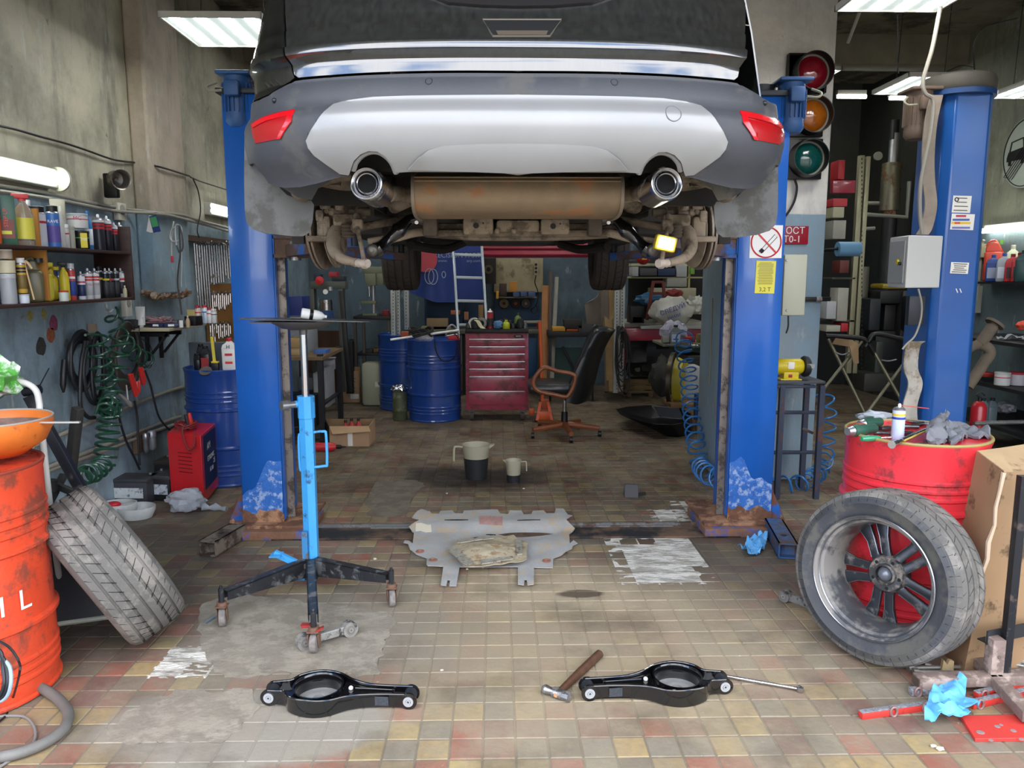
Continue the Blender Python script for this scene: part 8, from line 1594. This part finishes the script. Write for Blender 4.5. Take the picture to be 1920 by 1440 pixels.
t=T('pier_bracket','black bracket bar with a shiny clamp across the pier','bracket',tuple(P(1530,566,FY)));W(pbx(B(),1508,557,1558,565,FY-.03,.03),'bar',BLACK,t);q=P(1535,561,FY-.03);W(B().cyl(q-V((.02,0,0)),q+V((.02,0,0)),.02,n=14),'clamp',CHR,t)
cable('thin cream cord with a plug hanging on the inner side of the pier',[V((1.695,6.0,P(1350,y,5.9).z))for y in(560,620,680,722)],.005,mat('9a9378',.6),'pull_cord','cord')
pr2=T('paper_roll','roll of blue paper towel on a holder right of the pier','paper roll',tuple(P(1590,466,5.9)));a,c=P(1570,467,5.9),P(1611,467,5.9);W(B().lathe([(.018,0),(.055,0),(.055,(c-a).length),(.018,(c-a).length)],a,(1,0,0),28,close=True),'roll',mat('6f9cb8',.7),pr2);W(B().cyl(P(1548,468,5.9),a+V((.02,0,0)),.008,n=8),'holder',BLACK,pr2)
# grinder on its stand
gY=5.3;YG=mat('c9b21c',.4,var=.05);g=T('bench_grinder','yellow bench grinder on the blue stand beside the pier','grinder',tuple(P(1490,714,gY)));q0_,q1_=P(1452,687,gY),P(1504,687,gY);W(B().lathe([(0,0),(.045,0),(.055,.015),(.055,(q1_-q0_).length-.015),(.045,(q1_-q0_).length),(0,(q1_-q0_).length)],q0_,(1,0,0),24),'motor',YG,g)
W(pbx(B(),1470,697,1498,712,gY-.04,.08,.004),'pedestal',YG,g);W(pbx(B(),1464,711,1504,716,gY-.06,.12,.004),'foot',YG,g);W(pbx(B(),1479,702,1486,708,gY-.045,.01),'switch',mat('8c1a18',.4),g);W(pbx(B(),1478,679,1490,692,gY-.057,.005),'rating_plate',PAPER,g)
q=P(1505,687,gY);W(B().lathe([(0,0),(.07,0),(.075,.01),(.07,.035),(0,.035)],q,(1,0,0),28),'wheel_guard',mat('1d1e20',.5),g);W(B().lathe([(0,.036),(.06,.036),(.06,.045),(0,.045)],q,(1,0,0),28),'grinding_wheel',mat('55555a',.8),g);W(B().box(q+V((.03,-.06,.01)),(.05,.02,.03)),'tool_rest',STEEL,g)
gs=T('grinder_stand','dark blue angle-iron stand under the yellow grinder','stand',tuple(G(1500,905)));NB=mat('2b3244',.5,var=.15,d='5a3a2c',da=.3,ds=9);W(pbx(B(),1440,715,1548,720,gY-.12,.36),'top',mat('3a3c40',.5),gs)
for x in(1455,1528):
 for dy in(-.08,.18):W(B().box((P(x,800,gY).x,gY+dy,P(1500,720,gY).z/2),(.035,.035,P(1500,720,gY).z)),'leg',NB,gs)
for y in(725,774,849):W(pbx(B(),1448,y-3,1530,y+3,gY+.16 if y>730 else gY-.09,.03),'cross_rail',NB,gs)
b=B();bar(b,P(1504,803,gY),P(1524,812,gY),.02);W(b,'stub',mat('4a3a34',.6),gs)
# far rack and exhaust parts
rk2=T('far_rack','perforated steel rack with a red beam beyond the pier','rack',(P(1605,700,8.2).x,8.2,0))
for x0,y0,x1,y1 in((1600,291,1609,700),(1612,293,1620,700)):a=W(pbx(B(),x0,y0,x1,y1,8.2,.06),'post',mat('8f8c72',.5,m=.4,var=.1),rk2)
b=B()
for k in range(50):q=P(1616,298+k*8,8.197);b.box(q,(.01,.002,.02))
W(b,'slot_row',BLACK,a);W(pbx(B(),1562,338,1604,362,8.1,.08,.006),'red_beam',RBM,rk2)
for y in(465,520,600):W(pbx(B(),1560,y,1604,y+4,8.2,.5),'board',mat('3a3a34',.6),rk2)
FR=[(1572,300,1584,336,'a01c22','red canister on the red rack beam'),(1562,372,1589,387,'a83038','red and white box under the red beam'),(1562,388,1583,408,'9c9a80','cream box under the red and white one'),(1562,413,1586,448,'8d8d84','clear tub of rods'),(1550,565,1568,598,'a3a7a8','white tub with a dark base by the pier'),(1550,610,1576,622,'99978a','pale box at the foot of the rack'),(1577,606,1590,622,'a01c24','red box end at the foot of the rack'),(1570,540,1590,602,'97958a','hank of white cable ties on the rack'),(1575,488,1592,512,'5a2420','red-brown tools hanging on the rack')]
for x0,y0,x1,y1,c_,lb in FR:pb('rack_item',lb,lb.split()[1]if len(lb.split()[1])>3 else 'box',x0,y0,x1,y1,8.1,.2,c_)
mp_=T('upright_silencer','rusty exhaust silencer pipe standing upright on the right wall','silencer',tuple(P(1672,700,9.2)));W(cyl_at(1673,306,395,9.2,.11,24),'silencer',mat('6d6a58',.4,m=.7,d='5a4024',da=.3,ds=8),mp_);W(cyl_at(1678,250,306,9.2,.055),'flex_pipe',ALU,mp_);W(cyl_at(1678,225,262,9.2,.05),'upper_pipe',DARK,mp_);W(cyl_at(1668,395,410,9.2,.07),'rusty_neck',RUST,mp_);W(cyl_at(1668,408,560,9.2,.085),'black_pipe',DARK,mp_)
cable('white plastic water pipe bent beside the silencer',[P(x,y,9.25)for x,y in[(1650,381),(1622,381),(1618,386),(1617,424),(1622,429),(1640,428)]],.022,mat('8f8f86',.5),'water_pipe','pipe',8,1);cable('second white water pipe rising right of the silencer',[P(x,y,9.1)for x,y in[(1622,402),(1700,407),(1705,340)]],.025,mat('85867c',.5),'water_pipe','pipe',8,1);q=P(1645,293,9.3);tag(B().lathe([(0,0),(.05,0),(.05,.03),(0,.03)],q,(0,-1,0),20).obj('wall_gauge',mat('8a8a80',.5)),'small round gauge on the dark wall left of the silencer','gauge')
cable('grey bent exhaust pipe with an open shiny end behind the rack',[P(x,y,8.7)for x,y in[(1618,500),(1614,570),(1612,595),(1605,612),(1598,622)]],.07,mat('5d5c50',.5,m=.4),'bent_pipe','pipe',14,4)
for i,(x0,y0,x1,y1,c_)in enumerate(((1630,560,1652,620,'1d2226'),(1650,545,1690,570,'131416'),(1658,570,1680,620,'1a1a1a'),(1655,532,1700,542,'8d7a1e'),(1700,555,1740,620,'16181b'),(1690,545,1702,640,'2a2a2a'),(1640,620,1700,700,'141516'),(1700,560,1710,600,'5d5d58'),(1620,700,1700,735,'2c2b28'),(1640,640,1655,740,'30352f'))):pb('machine_block',['blue-black crate','black fan housing','black motor stem','yellow hoop','black hose manifold','black pipe','big black tank','grey fitting','dark bundle','green-grey frame'][i]+' in the dark corner behind the folding stands','machine part',x0,y0,x1,y1,8.3+.1*(i%4),.3,c_,bv=.02)
for i,(ox)in enumerate((0,82)):
 ts=T('folding_stand',['left','right'][i]+' grey folding trestle stand with a black padded bar','trestle',tuple(P(1600+ox,780,6.6)));SM=mat('77745f',.4,m=.5)
 for(x0,y0,x1,y1)in(((1553,635,1626,785),(1616,640,1536,740))if i==0 else((1636,655,1712,790),(1702,672,1618,785))):W(B().cyl(P(x0,y0,6.6),P(x1,y1,6.45),.014,n=10),'leg',SM,ts)
 W(B().tube([P(x+ox*(1 if i else 0),y,6.6)for x,y in([(1548,630),(1612,634),(1628,645),(1640,665)]if i==0 else[(1540,650),(1548,638),(1560,626),(1600,634),(1620,638)])],.022,10,4),'padded_bar',BLACK,ts)
 W(B().tube([P(1567+ox*1.05,661+14*i,6.55),P(1580+ox*1.05,665+12*i,6.55),P(1595+ox*1.05,660+14*i,6.55)],.006,6,4),'chain',STEEL,ts)
pg=[(1563,645),(1568,634),(1600,638),(1612,646),(1612,682),(1598,681),(1590,650)];pp=[P(x,y,6.5)for x,y in pg];patch([(p.x,p.z)for p in pp],lambda x,z:V((x,6.5+.03*sin(x*30+z*9),z)),.05,'cloth',mat('8b7355',.9,var=.1),T('beige_rag','beige rag hung over the left folding trestle','rag',tuple(pp[0])),thick=.008)
# control box on the second column
cx=T('control_box','white steel electrical control box with a yellow button beside the second lift column','control box',tuple(P(1710,540,4.6)));f=[P(x,y,Y)for x,y,Y in[(1663,535,4.85),(1697,540,4.55),(1752,538,4.62),(1762,442,4.62),(1706,441,4.55),(1672,442,4.85)]]
z0_,z1_=f[1].z,f[4].z;fp=[(f[0].x,4.85),(f[1].x,4.55),(f[2].x+.03,4.62),(f[0].x+.26,4.9)];b=B();b.add([(x,y,z0_)for x,y in fp]+[(x,y,z1_)for x,y in fp],[(3,2,1,0),(4,5,6,7),(0,1,5,4),(1,2,6,5),(2,3,7,6),(3,0,4,7)]);W(b,'cabinet',mat('bdbdb6',.45),cx,bev=.006)
u_=(V((fp[1][0],fp[1][1],0))-V((fp[0][0],fp[0][1],0)));nn=V((u_.y,-u_.x,0)).normalized();o_=V((fp[0][0],fp[0][1],z0_))+nn*.002;b=B();b.prism([(.08,.03),(.9,.03),(.9,z1_-z0_-.03),(.08,z1_-z0_-.03)],o_,u_,(0,0,1),nn*.006);dr2=W(b,'door',mat('9d9d98',.45),cx)
for k,z,c_,r_ in((.62,.5,'c9b81c',.016),(.76,.47,'1c2024',.011)):q=o_+u_*k+V((0,0,(z1_-z0_)*z))+nn*.006;W(B().cyl(q,q+nn*.012,r_,n=16),'button',mat(c_,.4),dr2)
cable('grey cable running down from the control box along the worn belt',[P(x,y,4.55)for x,y in[(1722,542),(1728,570),(1726,600),(1715,630),(1700,645),(1692,655)]],.006,mat('8b8678',.5));b=B();pbx(b,1704,555,1734,610,4.72,.04);tag(b.obj('cable_clamp',mat('22262a',.5)),'black clamp plate behind the control box cables','clamp')
# right wall
q=PX(1925,285,XR-.02);rs=T('road_sign','round white road sign with a car and diagonal stripes on the right wall','road sign',tuple(q));r_=.33;W(B().lathe([(0,0),(r_,0),(r_,.01),(0,.01)],q,(-1,0,0),48),'disc',mat('a9b3a4',.5),rs);W(B().rings([(q+V((-.012,r_*.95*cos(a),r_*.95*sin(a))),.006)for a in[2*pi*k/48 for k in range(48)]],5,closed=True),'black_border',BLACK,rs)
def sg3(pts,nm='car_silhouette'):W(B().prism(pts,q+V((-.016,0,0)),(0,-1,0),(0,0,1),(.003,0,0)),nm,BLACK,rs)
sg3([(-.26,-.02),(-.24,.03),(-.05,.05),(.1,.05),(.1,-.06),(-.26,-.06)]);W(B().tube([q+V((-.015,-y,z))for y,z in((-.22,.03),(-.2,.12),(-.04,.14),(-.02,.04))],.007,5),'roof_line',BLACK,rs);sg3([(-.23,-.10),(-.19,-.10),(-.19,-.06),(-.23,-.06)]);sg3([(-.05,-.10),(-.01,-.10),(-.01,-.06),(-.05,-.06)])
for k in range(5):o=-.06+k*.03;W(B().tube([q+V((-.017,.22-o,-.22-o*.3)),q+V((-.017,-.22-o,.22-o*.3))],.004,4),'diagonal_stripe',BLACK,rs)
a,c=PX(1843,433,XR-.06),PX(1960,419,XR-.06);c.z=a.z;sl=T('strip_lamp','strip lamp glowing on the right wall above the bottle shelf','lamp',tuple(a));W(B().cyl(a,c,.025,n=12),'tube',mat('fdfff6',.5,emit=18),sl);W(B().box((a+c)/2+V((.03,0,.03)),(.04,abs(a.y-c.y),.05)),'housing',FRM,sl)
a,c=PX(1838,528,XR-.12),PX(1990,528,XR-.12);sh2=T('bottle_shelf','narrow dark shelf with oil jugs on the right wall','shelf',(XR-.12,a.y,a.z));W(B().box((XR-.12,(a.y+5.2)/2,a.z-.01),(.24,abs(a.y-5.2),.02)),'board',DARK,sh2)
for i,(x,h,k_,c_,cp_,lb,bn)in enumerate(((1862,.42,'jug','b5402c','5a8c3c',None,None),(1862,.27,'flat','27407c','2a4a90','8a93a8',None),(1882,.28,'flat','8d959a','3a4f9a','b9c4d0',None),(1897,.36,'flat','c9cfae','c9c6b0','9cb83c',None),(1898,.27,'flat','a8282a','7a1c1e','3a1c1e',None),(1911,.28,'flat','a62a2c','7d1c20','2a2c30',None),(1918,.3,'flat','1e3f3c','1e3f3c',None,None))):
 Xs=XR-(.17 if h<.32 else.08);yy=PX(x,500,Xs).y;bottle(k_,['orange oil jug at the back of the right wall shelf','dark blue oil bottle, front left on the right wall shelf','silver-grey oil bottle second on the right wall shelf','pale green-labelled bottle at the back of the right wall shelf','first of two red oil bottles on the right wall shelf','second of two red oil bottles on the right wall shelf','dark green bottle at the right end of the shelf'][i],(Xs,yy,a.z),h,.05,c_,cp_,lab=lb,cat='oil bottle',w=.17 if k_=='jug' else.12,rz=R(-32))
plate_box('cream wall socket left of the bottle shelf',1838,470,XR-.03,.12,.14,mat('8f8b70',.5),d=-.05);plate_box('white socket strip hanging on the right wall under the bottle shelf',1832,561,XR-.03,.08,.28,mat('9c9c90',.5),d=-.05);cable('grey conduit from the strip lamp down the right wall',[PX(x,y,XR-.03)for x,y in[(1845,450),(1840,462),(1838,490),(1836,520),(1833,548)]],.014,PG,'conduit','conduit')
r3=T('dark_rack','dark steel rack at the right edge carrying gloves and tubs','rack',(4.6,6.6,0));
for z,zp in((634,0),(711,1),(780,2)):q=P(1880,z,6.9);W(B().box((4.65,6.55,q.z),(.75,1.5,.03)),'board',DARK,r3)
for y in(5.95,7.2):W(B().box((4.42 if y<6.5 else 4.40,y,.62),(.06,.06,1.24)),'post',mat('2a2320',.6),r3)
zr1,zr2,zr3=P(1880,634,6.9).z+.02,P(1880,711,6.9).z+.02,P(1880,780,6.9).z+.02
def rp3(px,z,Y=6.7):q=P(px,650,Y);return(q.x,Y,z)
b=B();pts=[(-.12,-.04),(-.02,-.06),(.06,-.05),(.16,-.07),(.08,-.02),(.17,-.01),(.08,.015),(.17,.05),(.06,.04),(.12,.09),(.0,.05),(-.12,.04)];sheet(b,pts,.0,.05,12,3);o=tag(b.obj('work_glove',mat('8f9292',.8,var=.1)),'grey work glove spread on the dark rack at the right edge','glove');o.location=rp3(1893,zr1,6.5)
soft('orange_rag','orange cloth at the far right of the dark rack','cloth',1919,620,6.4,(.12,.1,.08),mat('c2452c',.7),4);bottle('tub','white tub with a red band on the middle board of the dark rack',rp3(1885,zr2,6.4),.11,.06,'c9c9c4','b9b9b4',cat='tub',band=['b0262c']);bottle('tub','white tub with red print at the right edge of the dark rack',rp3(1913,zr2,6.4),.11,.06,'c0b9b9','b03038',cat='tub');pb('red_box','flat red box on the middle board of the dark rack','box',1847,700,1872,707,6.6,.15,'a8342a')
for i,x in enumerate((1853,1870)):bottle('flat',['left','right'][i]+' grey-blue bottle on the low board of the dark rack',rp3(x,zr3-.02,6.5),.24,.045,'5d6a6e','1c2426',cat='bottle',w=.08)
soft('clear_wrap','crumpled clear wrapping on the low board of the dark rack','wrapping',1885,775,6.5,(.16,.14,.1),mat('77787a',.4,var=.3,vs=30),6);b=B();a,c=P(1826,794,5.6),P(1960,790,5.6);b.cyl(a,c,.016,n=12);tag(b.obj('steel_tube',STEEL),'long grey steel tube crossing behind the cardboard box','tube')
ex2=T('exhaust_pipe','dusty forked exhaust pipe leaning behind the second lift column','exhaust',tuple(P(1815,740,5.6)));DP=mat('6a5f50',.8,var=.2,vs=9)
for pts,r_ in(([(1862,612),(1850,628),(1838,645)],.042),([(1838,645),(1822,650),(1808,660)],.035),([(1838,645),(1852,652),(1856,664),(1845,680),(1832,700),(1815,725)],.04)):W(B().tube([P(x,y,5.6)for x,y in pts],r_,14,5),'pipe',DP,ex2)
W(B().lathe([(.03,0),(.07,0),(.07,.02),(.03,.02)],P(1864,609,5.6),(.6,0,.8),20,close=True),'flange',DP,ex2);fxt=T('fire_extinguisher','red fire extinguisher standing right of the second lift column','fire extinguisher',tuple(G(1834,812)));q=V((P(1834,780,5.75).x,5.75,0));zt7=P(1834,752,5.75).z;fxt.location=q;B().lathe([(0,0),(.05,0),(.055,.01),(.055,zt7-.05),(.035,zt7-.01),(.015,zt7)],n=24).obj('cylinder',mat('a81a24',.35,coat=.3),fxt);b=B();b.cyl((0,0,zt7),(0,0,zt7+.03),.014,n=10);b.tube([(0,0,zt7+.03),(-.03,0,zt7+.05),(.01,0,zt7+.065),(.04,0,zt7+.04)],.005,6,3);b.obj('valve',BLACK,fxt)
# ceiling wires over the right bay
for i,(pts,r_)in enumerate((([(1683,25,5.5),(1684,70,5.8),(1682,100,6.0),(1685,137,6.4)],.004),([(1908,34,5.6),(1850,50,6.0),(1828,75,6.2),(1826,110,6.4),(1828,140,6.5)],.005),([(1812,-5,5.0),(1800,12,5.2),(1780,24,5.4)],.005),([(1770,137,6.4),(1800,124,6.4),(1826,126,6.45)],.004),([(1612,22,5.4),(1590,80,5.6)],.012))):cable(['dark wire rising from the left hanging panel to the ceiling','long curved dark wire from the ceiling to the column head','short black wire at the very top right','short wire linking the hanging panel to the curved one','pale cord slanting from the near panel to the pier'][i],[P(*p_)for p_ in pts],r_,BLACK if i<4 else mat('9c9a8c',.6),'ceiling_wire','wire')
